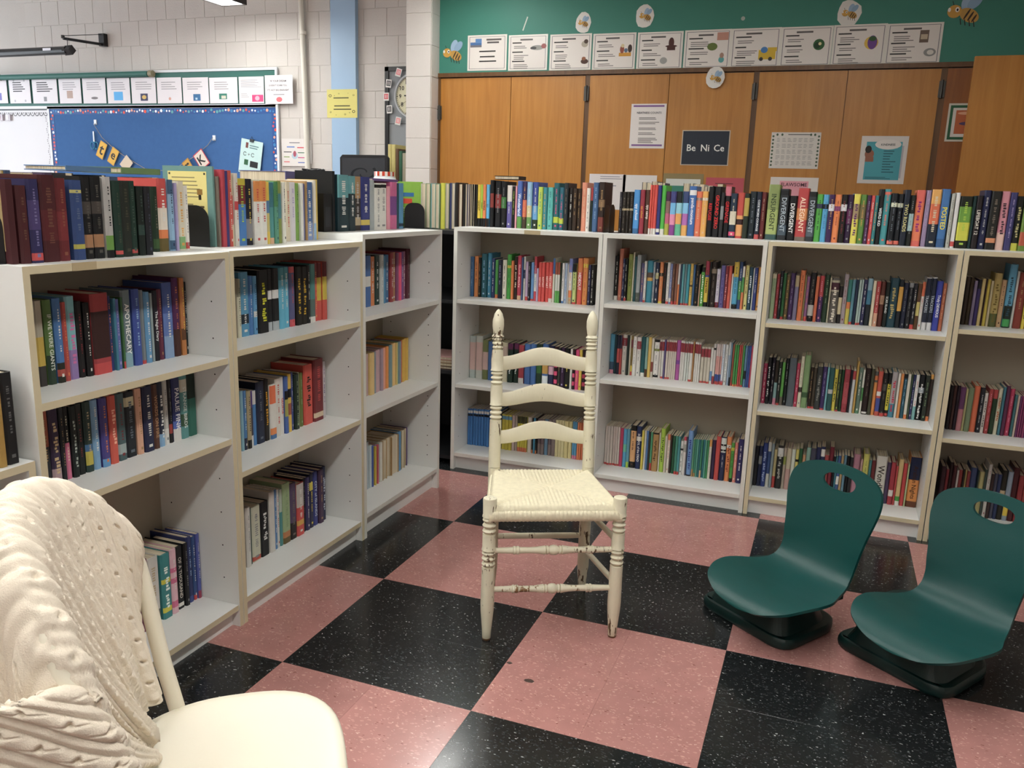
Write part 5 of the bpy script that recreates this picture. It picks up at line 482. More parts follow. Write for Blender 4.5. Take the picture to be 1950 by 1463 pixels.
def cover_geo(mb, t, d, h, base, bands, marks, title, rng, hard, fore, ox=0, oy=0, oz=0, swap=False):
    b = min(0.0026 if hard else 0.0012, t*0.2)
    def P(x, y, z): return (oy_f(x, y), ox_f(x, y), oz+z)
    if swap:
        def T_(x, y, z): return (ox - y, oy + x, oz + z)
    else:
        def T_(x, y, z): return (ox + x, oy + y, oz + z)
    if fore:    # spine away from the viewer
        U = [(0, 0), (b, 0), (b, d-b), (t-b, d-b), (t-b, 0), (t, 0), (t, d), (0, d)]
        mb.rings([[T_(x, y, 0) for x, y in U], [T_(x, y, h) for x, y in U]], base)
        return
    r = min(t*0.22, 0.005)
    cuts = sorted({0.0, 1.0} | {max(0, min(1, q)) for s in bands for q in s[:2]})
    def colour(f):
        c = base
        for a, e, k in bands:
            if a <= f < e: c = k
        return c
    U = [(0, d), (0, r), (r, 0), (t-r, 0), (t, r), (t, d), (t-b, d), (t-b, b+r), (b, b+r), (b, d)]
    for i in range(len(cuts)-1):
        z0, z1 = cuts[i]*h, cuts[i+1]*h
        col = colour((cuts[i]+cuts[i+1])/2)
        for j in range(len(U)):
            p, q = U[j], U[(j+1) % len(U)]
            mb.face([T_(p[0], p[1], z0), T_(q[0], q[1], z0), T_(q[0], q[1], z1), T_(p[0], p[1], z1)], col if j in (1, 2, 3) else base)
    for z, rev in ((0, True), (h, False)):
        for quad in ((0, 1, 8, 9), (1, 2, 3, 4, 7, 8), (4, 5, 6, 7)):
            pts = [T_(U[k][0], U[k][1], z) for k in quad]
            mb.face(pts if rev else pts[::-1], base)
    if marks:
        y = -0.0003; wl = (t-2*r)*rng.uniform(0.34, 0.5)
        z = h*rng.uniform(0.84, 0.9); lo = h*rng.uniform(0.28, 0.4); c = t*0.5
        while z > lo:
            n = rng.randint(3, 6); lw = rng.uniform(0.004, 0.0065)
            for k in range(n):
                a = lw*rng.uniform(0.5, 0.95); hh = wl*rng.uniform(0.55, 1.0)/2
                mb.face([T_(c-hh, y, z-a), T_(c+hh, y, z-a), T_(c+hh, y, z), T_(c-hh, y, z)], marks); z -= lw*1.25
            z -= rng.uniform(0.006, 0.014)
        if rng.random() < 0.6:
            z = h*0.07; hh = wl*0.6
            mb.face([T_(c-hh, y, z), T_(c+hh, y, z), T_(c+hh, y, z+0.008), T_(c-hh, y, z+0.008)], marks)
def title_geo(mb, t, h, title, ox=0, oy=0, oz=0, swap=False, rng=random):
    body, col = title; y = -0.0006
    if swap: T_ = lambda x, z: (ox - y, oy + x, oz + z)
    else: T_ = lambda x, z: (ox + x, oy + y, oz + z)
    if body == '.':   # lettering too small to read: strokes only
        z = h*0.8; c = t*0.5; wl = t*0.42
        while z > h*0.25:
            for k in range(rng.randint(3, 7)):
                a = rng.uniform(0.004, 0.008); hh = wl*rng.uniform(0.5, 1.0)/2; o = wl*rng.uniform(-.2, .2)
                mb.face([T_(c-hh+o, z-a), T_(c+hh+o, z-a), T_(c+hh+o, z), T_(c-hh+o, z)], col); z -= a*1.45
            z -= 0.01
        return
    if body == '?': add_text(mb, body, lambda x, y_: T_(t/2+x, h*0.3+y_), col, t*0.7, 0.03, 0.02); return
    add_text(mb, body, lambda x, y_: T_(t/2 + y_, h*0.5 - x), col, h*0.66, t*0.60, 0.012)
def cname(h):
    import colorsys
    r, g, b = (int(h[i:i+2], 16)/255 for i in (0, 2, 4)); hh, s, v = colorsys.rgb_to_hsv(r, g, b); hh *= 360
    if v < 0.17: return 'black'
    if s < 0.14: return 'charcoal' if v < 0.3 else 'grey' if v < 0.72 else 'white'
    if v < 0.3 and s < 0.35: return 'charcoal'
    if s < 0.3 and v > 0.75 and 20 < hh < 80: return 'cream'
    if hh < 12 or hh >= 345: n = 'red' if s > 0.55 else 'pink'
    elif hh < 40: n = ('orange' if s > 0.62 else 'tan') if v > 0.6 else 'brown'
    elif hh < 66: n = 'yellow' if v > 0.6 else 'olive'
    elif hh < 165: n = 'green'
    elif hh < 195: n = 'teal'
    elif hh < 258: n = 'blue'
    elif hh < 295: n = 'purple'
    else: n = 'magenta' if s > 0.5 else 'mauve'
    if n in ('red', 'green', 'teal', 'blue', 'purple') and v < 0.45: n = 'dark ' + n
    elif n in ('blue', 'green', 'purple') and s < 0.45 and v > 0.6: n = 'pale ' + n
    return n
def ordinal(n):
    return str(n) + ('th' if 10 <= n % 100 <= 20 else {1: 'st', 2: 'nd', 3: 'rd'}.get(n % 10, 'th'))
SHN = {'t': 'top', '1': 'upper shelf', '2': 'middle shelf', '3': 'bottom shelf'}
rest_c, rest_p, rest_t = MB(), MB(), MB()
def pages_box(mb, t, d, h, hard, fore, T_):
    b = 0.0028 if hard else 0.0012; b = min(b, t*0.22); i = 0.003 if hard else 0.0003
    y0, y1 = (0.004 if fore else 0.006, d-0.006 if fore else d-(0.004 if hard else 0.0005))
    x0, x1, z0, z1 = b, t-b, i, h-i
    q = [(x0,y0,z0),(x1,y0,z0),(x1,y1,z0),(x0,y1,z0),(x0,y0,z1),(x1,y0,z1),(x1,y1,z1),(x0,y1,z1)]
    n = len(mb.v); mb.v += [T_(*p) for p in q]
    for f in ((0,3,2,1),(4,5,6,7),(0,1,5,4),(1,2,6,5),(2,3,7,6),(3,0,4,7)):
        mb.f.append(tuple(n+k for k in f)); mb.c.append('d8ccb0'); mb.m.append(0)
def make_book(loc, side, t, d, h, base, bands, marks, title, fore, label, group, rng, hard=True):
    mb = MB(); cover_geo(mb, t, d, h, base, bands, marks, title, rng, hard, fore)
    o = mb.obj('book', M['cover'], None, loc=loc, rotz=math.pi/2 if side == 'L' else 0.0); tag(o, label, 'book', group)
    pb = MB(); pages_box(pb, t, d, h, hard, fore, lambda x, y, z: (x, y, z)); pb.obj('pages', M['pages'], o)
    if title:
        tb = MB(); title_geo(tb, t, h, title, rng=rng); tb.obj('title', M['ink'], o)
    return o
def rest_book(loc, side, t, d, h, base, bands, marks, title, fore, rng, hard=False):
    ox, oy, oz = loc; sw = side == 'L'
    cover_geo(rest_c, t, d, h, base, bands, marks, title, rng, hard, fore, ox, oy, oz, sw)
    T_ = (lambda x, y, z: (ox-y, oy+x, oz+z)) if sw else (lambda x, y, z: (ox+x, oy+y, oz+z))
    pages_box(rest_p, t, d, h, hard, fore, T_)
    if title: title_geo(rest_t, t, h, title, ox, oy, oz, sw, rng)
FILL = ['3a4a6a', '6a2a30', '2a5048', 'b8a888', '24262c', '8a4a2c', '4a3a5a', 'c8c4b8', '3a6a90', '907830']
for row, case, side, pv, zb, bk in ROWS:
    rng = random.Random(row); shelf = row[3] if row[2] == 's' else row[2]; top = shelf in 'tu'
    if case != 'CN' and not top:
        _, a, w, h_, sh = CASES[case]; lo, hi = a+PT+0.002, a+w-PT-0.002
        b0, b1 = bk[0][0], bk[-1][0]+bk[-1][1]
        n0 = max(b0, lo); n1 = min(b1, hi)
        k = (n1-n0)/(b1-b0); bk = [(n0+(q[0]-b0)*k, q[1]*k)+tuple(q[2:]) for q in bk]
        x = n0-0.001       # the row runs on behind the case's near side
        while side == 'L' and x-0.03 > lo:
            t = rng.uniform(0.016, 0.03); x -= t+0.0008; h = rng.uniform(.18, .22)
            if x < lo: break
            rest_book((pv+rng.uniform(-.006, .004), x, zb), side, t, 0.125, h, rng.choice(FILL), [], None, None, False, rng)
    for n, (s, t, h, base, bands, marks, title, fore, single) in enumerate(bk):
        hard = t > 0.018; jit = rng.uniform(-0.004, 0.006)
        if case != 'CN' and not top:
            room = CASES[case]; nxt = [z for z in room[4] if z > zb+0.02]; h = min(h, (min(nxt) if nxt else room[3])-PT-zb-0.006)
            d = (0.122 if side == 'R' else 0.148) if hard else (0.108 if side == 'R' else 0.125)
        else: d = 0.142 if hard else 0.125
        loc = (pv-jit, s+0.0003, zb) if side == 'L' else (s+0.0003, pv+jit, zb)
        if single:
            nm = cname(base)
            two = next((cname(c) for a_, e_, c in bands if e_-a_ >= 0.18 and cname(c) != nm), None)
            pos = '%s book from left' % ordinal(n+1+single-1)
            where = 'along the top of' if top else SHN[shelf]+' of'
            lab = '%s%s book, %s from left %s the %s' % (nm, ' and '+two if two else '', ordinal(n+single), where, CN[case])
            grp = 'books %s %s' % ('on top of the' if top else 'on the '+SHN[shelf]+' of the', CN[case])
            make_book(loc, side, t-0.0006, d, h, base, bands, marks, title, fore, lab, grp, rng, hard)
        else: rest_book(loc, side, t-0.0006, d, h, base, bands, marks, title, fore, rng, hard)
for row, case, side, pv, zb, bk in ROWS:      # the rightmost rows run on past the picture's edge
    if case != 'R4' or row[2] == 'u': continue
    rng = random.Random(row); x = bk[-1][0]+bk[-1][1]+0.001
    while x < 2.57:
        t = rng.uniform(0.014, 0.028)
        rest_book((x, pv+rng.uniform(-.004, .006), zb), 'R', t-0.0006, 0.115, rng.uniform(.18, .215), rng.choice(FILL), [], rng.choice(['c8c4b8', None]), None, False, rng); x += t
rng = random.Random(3)
# books on the second line of cases, fore-edges or covers showing over the first
def back_row(side, pv, a, b, zb, skip=0.0, top=0.225, low=.17, fo=False):
    x = a
    while x < b:
        t = rng.uniform(0.014, 0.032)
        if rng.random() > skip:
            h = rng.uniform(low, top)
            rest_book((pv, x, zb) if side == 'L' else (x, pv, zb), side, t-0.0006, 0.125, h, rng.choice(FILL), [], None, None, fo or rng.random() < 0.7, rng)
        x += t
back_row('L', -0.62, -1.10, 0.25, 1.2005, 0.08, 0.198)
back_row('R', 1.66, 0.50, 0.61, 1.2155, 0, 0.25, 0.238, True); back_row('R', 1.66, 0.70, 0.86, 1.2155, 0.0, 0.245, 0.23, True)
back_row('R', 1.66, 1.0, 1.5, 1.2155, 0.75)
so = rest_c.obj('packed_books', M['cover']); tag(so, 'many smaller paperbacks packed on the shelves around the larger books', 'books', kind='stuff')
tag(rest_p.obj('pages', M['pages'], so), kind='stuff'); tag(rest_t.obj('titles', M['ink'], so), kind='stuff')

# bookends: bent black sheet, upright with a rounded top
def bookend(label, loc, rotz, w=0.115, h=0.135, foot=0.09):
    mb = MB(); prof = [(0, 0)]; r = 0.045
    pts = [(0, 0), (w, 0)] + [(w-r+r*math.cos(a), h-r+r*math.sin(a)) for a in [i*math.pi/12 for i in range(7)]] + [(r+r*math.cos(a), h-r+r*math.sin(a)) for a in [math.pi/2+i*math.pi/12 for i in range(7)]]
    mb.rings([[(x, 0.0, z) for x, z in pts][::-1], [(x, 0.0012, z) for x, z in pts][::-1]])
    mb.box(0, w, 0.0, foot, 0.0, 0.0012)
    tag(mb.obj('bookend', M['black_metal'], None, loc=loc, rotz=rotz), label, 'bookend', 'black metal bookends')

# ================================================================== ladder-back chair
def lathe(mb, p0, p1, prof, n=20, col='ffffff'):
    """turned post from p0 to p1; prof = [(fraction, radius)]"""
    a, b = Vector(p0), Vector(p1); t = (b-a).normalized()
    u = t.cross(Vector((0, 1, 0)) if abs(t.y) < 0.9 else Vector((1, 0, 0))).normalized(); w = t.cross(u); out = []
    for f, r in prof:
        c = a.lerp(b, f); out.append([c + (u*math.cos(2*math.pi*k/n) + w*math.sin(2*math.pi*k/n))*r for k in range(n)])
    mb.rings(out, col)
def rings3(f0, L, r, g=0.0058, q=1.0):
    """three turned beads starting at distance f0 (m) on a post of length L"""
    o = []
    p = f0
    o += [(p, r), (p+0.001*q, r-g)]
    for k in range(3):
        o += [(p+0.003*q, r-g), (p+0.006*q, r-0.001), (p+0.0105*q, r+0.001), (p+0.015*q, r-0.001), (p+0.018*q, r-g)]; p += 0.018*q
    o += [(p+0.002*q, r-g), (p+0.003*q, r+0.002), (p+0.007*q, r+0.0015), (p+0.010*q, r)]
    return [(a/L, b) for a, b in o]
lc = thing('ladder_back_chair', 'cream painted ladder-back chair with woven rush seat in the middle of the floor', 'chair', (0.6845, -0.1515, 0), math.atan2(0.442, 0.897))
FW, BW, DP, SH = 0.2025, 0.164, 0.338, 0.447      # half widths front / back, depth, seat height
for s in (-1, 1):
    mb = MB(); L = 0.474; r = 0.0205
    prof = [(0, 0.012), (0.002/L, 0.0135), (0.03/L, 0.0150), (0.095/L, 0.0205), (0.12/L, 0.0215), (0.20/L, r)] + rings3(0.245, L, r) + rings3(0.355, L, r) + [(0.468/L, r+0.001), (0.472/L, r), (1, r-0.004)]
    lathe(mb, (s*FW, 0, 0.004), (s*FW, 0, L), prof); fl_ = mb.obj('front_leg', M['cream_paint'], lc, smooth=True)
    gl = MB(); lathe(gl, (s*FW, 0, 0), (s*FW, 0, 0.006), [(0, 0.0125), (1, 0.0138)]); gl.obj('foot_glide', M['frame_wood'], fl_)
    # back post, bent back above the seat, with turned beads and an acorn finial
    mb = MB()
    lathe(mb, (s*BW, DP, 0), (s*BW, DP, 0.46), [(0, 0.013), (0.06, 0.015), (0.2, 0.0205), (1, 0.0205)])
    L = 0.54
    prof = [(0, 0.0205), (0.10/L, 0.0205)] + rings3(0.164, L, 0.0198, 0.0058, 0.9) + [(0.26/L, 0.0205)] + rings3(0.284, L, 0.0198, 0.0058, 0.86) + [(0.37/L, 0.0205)] + rings3(0.404, L, 0.0185, 0.005, 0.76) + \
           [(0.4565/L, 0.0150), (0.462/L, 0.0165), (0.485/L, 0.0195), (0.505/L, 0.0190), (0.525/L, 0.0135), (0.537/L, 0.0055), (1, 0.001)]
    lathe(mb, (s*BW, DP, 0.46), (s*(BW-0.004), DP+0.045, 1.0), prof); mb.obj('back_post', M['cream_paint'], lc, smooth=True)
def slat(z, h):
    mb = MB(); rows = []
    def f(u, v, y):
        x = -0.152+0.304*u; k = abs(2*u-1)
        arch = 0.5*(1+math.cos(math.pi*min(1, k/0.95)))
        zb = z + 0.016*arch; zt = z + 0.047 + 0.031*arch
        zz = zb + (zt-zb)*v
        yy = DP + 0.045*(zz-0.46)/0.54 + 0.012*(1-k*k)
        return (x, yy+y, zz)
    n = 24
    mb.rings([[f(i/n, 0, 0), f(i/n, 0.12, -0.004), f(i/n, 0.88, -0.004), f(i/n, 1, 0), f(i/n, 0.9, 0.005), f(i/n, 0.1, 0.005)] for i in range(n+1)])
    mb.obj('ladder_slat', M['cream_slat'], lc, smooth=True)
slat(0.794, 0.06); slat(0.670, 0.06); slat(0.540, 0.06)
def turned(y, z, mname):
    mb = MB(); L = 2*FW
    P = [(0, .0085), (.10, .0095), (.165, .0105), (.17, .013), (.185, .0135), (.19, .011), (.20, .0135), (.215, .013), (.22, .010), (.30, .0095), (.36, .0105), (.43, .0145), (.435, .010), (.44, .0135), (.455, .0135), (.46, .010), (.475, .0145), (.50, .0165)]
    prof = P + [(1-a, b) for a, b in P[-2::-1]]
    lathe(mb, (-FW+0.012, y, z), (FW-0.012, y, z), prof, 16); mb.obj('front_stretcher', M[mname], lc, smooth=True)
turned(0, 0.300, 'cream_paint'); turned(0, 0.170, 'cream_worn')
def rod(name, a, b, r):
    mb = MB(); lathe(mb, a, b, [(0, r*0.8), (0.15, r), (0.85, r), (1, r*0.8)], 12); mb.obj(name, M['cream_paint'], lc, smooth=True)
rod('back_stretcher', (-BW, DP, 0.205), (BW, DP, 0.205), 0.0105)
for s in (-1, 1):
    rod('side_stretcher', (s*FW, 0, 0.325), (s*BW, DP, 0.305), 0.0098); rod('side_stretcher', (s*FW, 0, 0.185), (s*BW, DP, 0.155), 0.0098)
# rush seat: cords wrap the four rails and meet along the diagonals
mb = MB()
def rush(u, v):
    a, b = 2*u-1, 2*v-1                       # a across, b front(-1) .. back(+1)
    half = FW + (BW-FW)*v + 0.004
    inset = 0.0
    x = a*half; y = -0.012 + (DP+0.024)*v
    side = abs(a) > abs(b)
    q = (y/0.0062) if side else (x/0.0062)
    cord = abs(math.sin(q*math.pi*0.5))
    e = max(abs(a), abs(b)); z = SH + 0.004*(1-e) + 0.006*e*e*(1 if side else 0.2)
    diag = abs(abs(a)-abs(b)); z -= 0.005*math.exp(-(diag/0.05)**2)
    edge = max(0, (e-0.93)/0.07)
    z -= 0.016*edge*edge
    return (x, y, z + 0.0026*cord)
N_ = 170
mb.grid(rush, N_, N_)
def skirt(side):
    def f(u, v):
        p = rush(u, 0 if side == 'f' else 1) if side in 'fb' else rush(0 if side == 'l' else 1, u)
        x, y, z = p; th = v*math.pi*0.9
        o = 0.010*math.sin(th); dz = 0.034*(1-math.cos(th))/2
        q = (x if side in 'fb' else y)/0.0062; c = 0.0018*abs(math.sin(q*math.pi*0.5))
        if side == 'f': return (x, y-o-c, z-dz)
        if side == 'b': return (x, y+o+c, z-dz)
        return (x-(o+c), y, z-dz) if side == 'l' else (x+o+c, y, z-dz)
    return f
for sd in 'fblr': mb.grid(skirt(sd), N_, 8)
mb.obj('rush_seat', M['rush'], lc, smooth='all')
mb = MB(); mb.face([(-FW, 0, SH-0.03), (-BW, DP, SH-0.03), (BW, DP, SH-0.03), (FW, 0, SH-0.03)]); mb.obj('seat_underside', M['rush'], lc)

# ================================================================== green floor chairs
def interp(tab, x):
    for (a, p), (b, q) in zip(tab, tab[1:]):
        if x <= b:
            k = (x-a)/(b-a); k = max(0, min(1, k)); return p + (q-p)*k
    return tab[-1][1]
def smooth_tab(pts, n):
    """Catmull-Rom through 2D points, n samples"""
    out = []; m = len(pts)-1
    for i in range(n+1):
        s = i/n*m; k = min(int(s), m-1); f = s-k
        p = [pts[max(0, min(m, k+d))] for d in (-1, 0, 1, 2)]
        out.append(tuple(0.5*(2*p[1][c] + (p[2][c]-p[0][c])*f + (2*p[0][c]-5*p[1][c]+4*p[2][c]-p[3][c])*f*f + (3*p[1][c]-p[0][c]-3*p[2][c]+p[3][c])*f**3) for c in range(len(p[0]))))
    return out
def floor_chair(label, loc, rotz):
    t = thing('floor_chair', label, 'chair', loc, rotz, 'green plastic floor chairs')
    # local: x to the sitter's left, y forward (towards -y is the back), z up.  (y, z, half width)
    prof = [(0.200, 0.140, 0.012), (0.197, 0.147, 0.075), (0.186, 0.158, 0.120), (0.16, 0.171, 0.164), (0.11, 0.182, 0.192), (0.05, 0.183, 0.202), (-0.01, 0.178, 0.194), (-0.075, 0.174, 0.168), (-0.125, 0.180, 0.152), (-0.160, 0.202, 0.144),
            (-0.182, 0.240, 0.143), (-0.198, 0.290, 0.149), (-0.212, 0.345, 0.158), (-0.226, 0.398, 0.170), (-0.239, 0.443, 0.176), (-0.249, 0.482, 0.170), (-0.256, 0.510, 0.146), (-0.260, 0.528, 0.104), (-0.262, 0.537, 0.055), (-0.263, 0.540, 0.012)]
    pr_ = smooth_tab(prof, 96); nu = 32; mb = MB()
    def f(a, b):
        i = min(96, int(round(a*96))); y, z, w = pr_[i]; u = 2*b-1
        back = max(0, min(1, (z-0.19)/0.1)) if y < -0.1 else 0
        uu = math.sin(u*math.pi/2*0.985)
        k = (uu*w/0.2)**2
        return (uu*w, y + back*0.030*k - (0.006*k if not back else 0), z + (1-back)*0.012*k)
    mb.grid(f, 96, nu)
    sh = mb.obj('seat_shell', M['green_plastic'], t, smooth='all')
    so_ = sh.modifiers.new('thick', 'SOLIDIFY'); so_.thickness = 0.009; so_.offset = -1.0
    cm = MB(); hz, hy = 0.482, -0.25
    ring = []
    for k in range(40):
        an = 2*math.pi*k/40; c, s_ = math.cos(an), math.sin(an)
        x = 0.062*math.copysign(abs(c)**0.8, c); z = (0.024 if s_ > 0 else 0.030)*math.copysign(abs(s_)**0.9, s_)
        ring.append((x, z))
    cm.rings([[(x, hy+0.14, hz+z) for x, z in ring], [(x, hy-0.1, hz+z) for x, z in ring]])
    cut = cm.obj('handle_cut', M['green_plastic'], t)
    bo = sh.modifiers.new('handle', 'BOOLEAN'); bo.operation = 'DIFFERENCE'; bo.object = cut; bo.solver = 'EXACT'
    bpy.context.view_layer.update(); dg = bpy.context.evaluated_depsgraph_get()
    me = bpy.data.meshes.new_from_object(sh.evaluated_get(dg)); sh.modifiers.clear(); sh.data = me
    me.polygons.foreach_set('use_smooth', [True]*len(me.polygons)); me.set_sharp_from_angle(angle=math.radians(35))
    bpy.data.objects.remove(cut)
    bv = sh.modifiers.new('soft_edge', 'BEVEL'); bv.width = 0.0025; bv.segments = 2; bv.limit_method = 'ANGLE'; bv.angle_limit = math.radians(50)
    # base plate and the tapered body that carries the shell
    def rr(pts, r, n=6):
        out = []; m = len(pts)
        for i in range(m):
            p0, p, p1 = Vector(pts[i-1]), Vector(pts[i]), Vector(pts[(i+1) % m]); a = (p0-p).normalized(); b = (p1-p).normalized()
            A, B = p+a*r, p+b*r
            for k in range(n+1):
                q = k/n; out.append(tuple((1-q)**2*A + 2*q*(1-q)*p + q*q*B))
        return out
    ol = rr([(-0.115, 0.055), (-0.08, 0.085), (0.235, 0.085), (0.270, 0.055), (0.255, -0.16), (0.215, -0.22), (-0.06, -0.22), (-0.10, -0.16)], 0.03)
    def sc(k, z, dy=0.0): return [(0.07+(x-0.07)*k, y*k+dy, z) for x, y in ol]
    mb = MB(); mb.rings([sc(0.93, 0.0), sc(0.985, 0.006), sc(1.0, 0.016), sc(0.995, 0.030), sc(0.965, 0.037), sc(0.93, 0.038)][::-1][::-1]); mb.obj('base', M['green_plastic_dark'], t, smooth=True)
    mb = MB(); mb.rings([sc(0.86, 0.036), sc(0.84, 0.045), sc(0.76, 0.075, -0.005), sc(0.74, 0.165, -0.01)]); mb.obj('pedestal', M['green_plastic_dark'], t, smooth=True)
    for s in (-1, 1):
        mb = MB(); mb.box(s*0.10-0.015, s*0.10+0.015, -0.178, -0.11, 0.128, 0.155); mb.obj('bracket', M['green_plastic_dark'], t)
        mb = MB(); mb.tube([(s*0.10, -0.168, 0.154), (s*0.10, -0.168, 0.162)], 0.008, 10); mb.obj('bolt', M['steel'], t)
    return t
floor_chair('dark green plastic floor chair beside the ladder-back chair, nearer the middle', (1.350, 0.180, 0), 2.484)
floor_chair('dark green plastic floor chair cut by the right edge of the picture', (1.79, 0.085, 0), 2.49)

# ================================================================== white windsor chair with the knit throw
WR = math.atan2(0.59, 0.81)       # the chair faces (0.81, 0.59)
wc = thing('windsor_chair', 'white painted bow-back chair in the near left corner, mostly hidden by the knit throw', 'chair', (0.566, -1.532, 0), WR)
# local: x forward, y to the sitter's left
def seat_ring(k, z, f=0.0):
    o = []
    for i in range(64):
        a = 2*math.pi*i/64; c, s_ = math.cos(a), math.sin(a)
        n = 3.0 if c > 0 else 2.15
        rx = 0.195 if c > 0 else 0.205; ry = 0.218
        r = (abs(c)**n + abs(s_)**n)**(-1/n)
        o.append((rx*r*c*k, ry*r*s_*k*(1.0 + 0.03*c), z))
    return o
mb = MB(); mb.rings([seat_ring(0.90, 0.418), seat_ring(0.97, 0.424), seat_ring(1.0, 0.436), seat_ring(0.995, 0.446), seat_ring(0.97, 0.4505), seat_ring(0.90, 0.4515), seat_ring(0.75, 0.448), seat_ring(0.5, 0.443), seat_ring(0.2, 0.441), seat_ring(0.02, 0.441)])
mb.obj('seat', M['seat_white'], wc, smooth='all')
for sx in (-1, 1):
    for sy in (-1, 1):
        mb = MB(); lathe(mb, (sx*0.13, sy*0.15, 0.43), (sx*0.19, sy*0.20, 0.0), [(0, .011), (.1, .013), (.3, .02), (.45, .021), (.47, .016), (.5, .021), (.7, .017), (1, .011)], 14)
        mb.obj('leg', M['seat_white'], wc, smooth=True)
def bow(s):
    """s in -1..1 along the bow, local coordinates"""
    a = s*math.pi/2
    z = 0.445 + 0.475*math.cos(a)**0.55 if abs(s) < 1 else 0.445
    l = math.copysign(1, s)*0.243*(abs(math.sin(a))**0.9)
    if abs(s) > 0.75: l *= 1 - 0.17*((abs(s)-0.75)/0.25)
    x = -0.07 - 0.075*(1-(l/0.243)**2 if abs(l) < 0.243 else 0) - 0.24*(z-0.445)
    return (x, l, z)
mb = MB(); mb.tube([bow(-1+2*i/60) for i in range(61)], 0.0145, 12); mb.obj('bow', M['seat_white'], wc, smooth=True)
for l in (-0.15, -0.1, -0.05, 0.0, 0.05, 0.096, 0.147):
    b0 = (-0.165+0.9*l*l*2.2*0.6, l, 0.445)
    s = math.asin(min(1, abs(l*1.08)/0.243)**(1/0.9))/(math.pi/2)*(1 if l > 0 else -1); tp = bow(s)
    mb = MB(); lathe(mb, b0, tp, [(0, .0075), (.12, .010), (.35, .0105), (.7, .007), (1, .006)], 10); mb.obj('spindle', M['seat_white'], wc, smooth=True)
mb = MB(); mb.box(-0.02, 0.02, -0.006, 0.006, 0.4425, 0.4432, 'b89a62')
o = mb.obj('tape', M['paper'], wc); o.location = (-0.03, -0.035, 0.0005); o.rotation_euler = (0, 0, 0.9)
# throw: a cable-knit sheet over the bow; back fall, rolled top, front fall whose columns fan into a tuck
NU, NV = 300, 380
def cable(a, s):
    """relief of the knit (m): a = distance across the columns, s = distance along them"""
    per = 0.041; c = a/per; k = math.floor(c); q = c-k; h = 0.0
    if q < 0.56:                      # plait: rounded lobes crossing, a dimple at each crossing
        w = (q-0.28)/0.28; ph = s/0.040 + 0.5*(k % 2); f = ph-math.floor(ph)
        shape = max(0.0, 1-abs(w)**2.6)
        h = 0.0066*shape*(0.66+0.34*math.sin(math.pi*f))
        h -= 0.0085*math.exp(-((f-0.5)/0.07)**2 - ((w-0.15)/0.42)**2)
        h -= 0.0026*math.exp(-((w-(f-0.5)*1.5)/0.13)**2)*shape
    else:                             # plain ground, sunk at the plait edges
        w = (q-0.78)/0.22
        h = 0.0026*math.exp(-(w/0.45)**2) - 0.0022*math.exp(-((abs(w)-0.95)/0.12)**2)
    return h
LMIN, LMAX = -0.40, 0.232
def smst(a, b, x):
    t = max(0.0, min(1.0, (x-a)/(b-a))); return t*t*(3-2*t)
def back_x(l, z):
    lc = max(-1.0, min(1.0, l/0.243))
    x = -0.07 - 0.075*(1-lc*lc) - 0.24*(z-0.445)
    if l > 0 and z < 0.76: x -= smst(0.55, 1.0, l/0.232)*0.34*(0.76-z)
    return x
def bow_z(l):
    lc = max(-1.0, min(1.0, l/0.247)); s_ = abs(lc)**(1/0.9)
    return 0.452 + 0.485*max(0.0, 1-s_*s_)**0.275
def puff(d, w=0.055):
    q = 1-min(1.0, max(0.0, d)/w); return math.sqrt(max(0.0, 1-q*q))
def throw_base(u, v):
    """u 0..1 from the sitter's right to left edge, v 0..1 from the back hem over the top to the front hem -> point, knit coordinates"""
    l = LMIN + (LMAX-LMIN)*u
    zt = max(bow_z(max(-0.225, l)), 0.68) + 0.002
    vt = 0.34; R_ = 0.030
    lat = (0.240-l) if l > 0 else 1.0
    if v < vt:
        k = (vt-v)/vt; z = zt-0.28*k**1.3
        x = back_x(l, zt) - R_*puff(min(zt-z, lat)); a = l; s_ = -(zt-z)
    else:
        k = (v-vt)/(1-vt)
        tuck = math.exp(-((l-0.105)/0.022)**2)
        hem = 0.468 + 0.012*tuck + 0.030*smst(0.06, 0.085, l)*smst(0.20, 0.165, l) - 0.015*smst(0.09, 0.04, l) - 0.02*smst(-0.12, -0.30, l)
        z = zt + (hem-zt)*k**1.15
        low = smst(0.85, 0.46, z)
        x = back_x(l, z) + R_*puff(min(zt-z, lat))*(1-0.5*smst(0.12, 0.2, l)*low)
        th = math.atan2(max(0.0, 0.12-l), max(0.05, z-0.40)); rad = math.hypot(max(0.0, 0.12-l), max(0.05, z-0.40))
        a = l if l > 0.12 else 0.12 - th*0.46
        s_ = zt-z if l > 0.12 else 0.55-rad
        x += math.sin(a*37+0.5)*0.010*low*smst(0.14, 0.05, l) - 0.022*tuck*low*low + 0.012*low*smst(0.1, -0.1, l)
    lp = l
    if l < -0.19:                      # wraps round the near leg of the bow
        e = -0.19-l; r = 0.06; t_ = min(e/r, math.pi/2)
        lp = -0.19 - r*math.sin(t_); x -= r*(1-math.cos(t_)) + max(0.0, e-r*math.pi/2)
    return Vector((x, lp, z)), a, s_
verts = []; eps = 2e-3
PB = [[throw_base(i/NU, j/NV) for j in range(NV+1)] for i in range(NU+1)]
for i in range(NU+1):
    for j in range(NV+1):
        p, a_, s_ = PB[i][j]
        du = PB[min(NU, i+1)][j][0]-PB[max(0, i-1)][j][0]; dv = PB[i][min(NV, j+1)][0]-PB[i][max(0, j-1)][0]
        n = dv.cross(du); n = n.normalized() if n.length > 1e-12 else Vector((1, 0, 0))
        v = j/NV; hem = 1.0 if 0.02 < v < 0.985 else 0.2
        verts.append(p + n*(cable(a_+0.011, s_)*hem + 0.004))
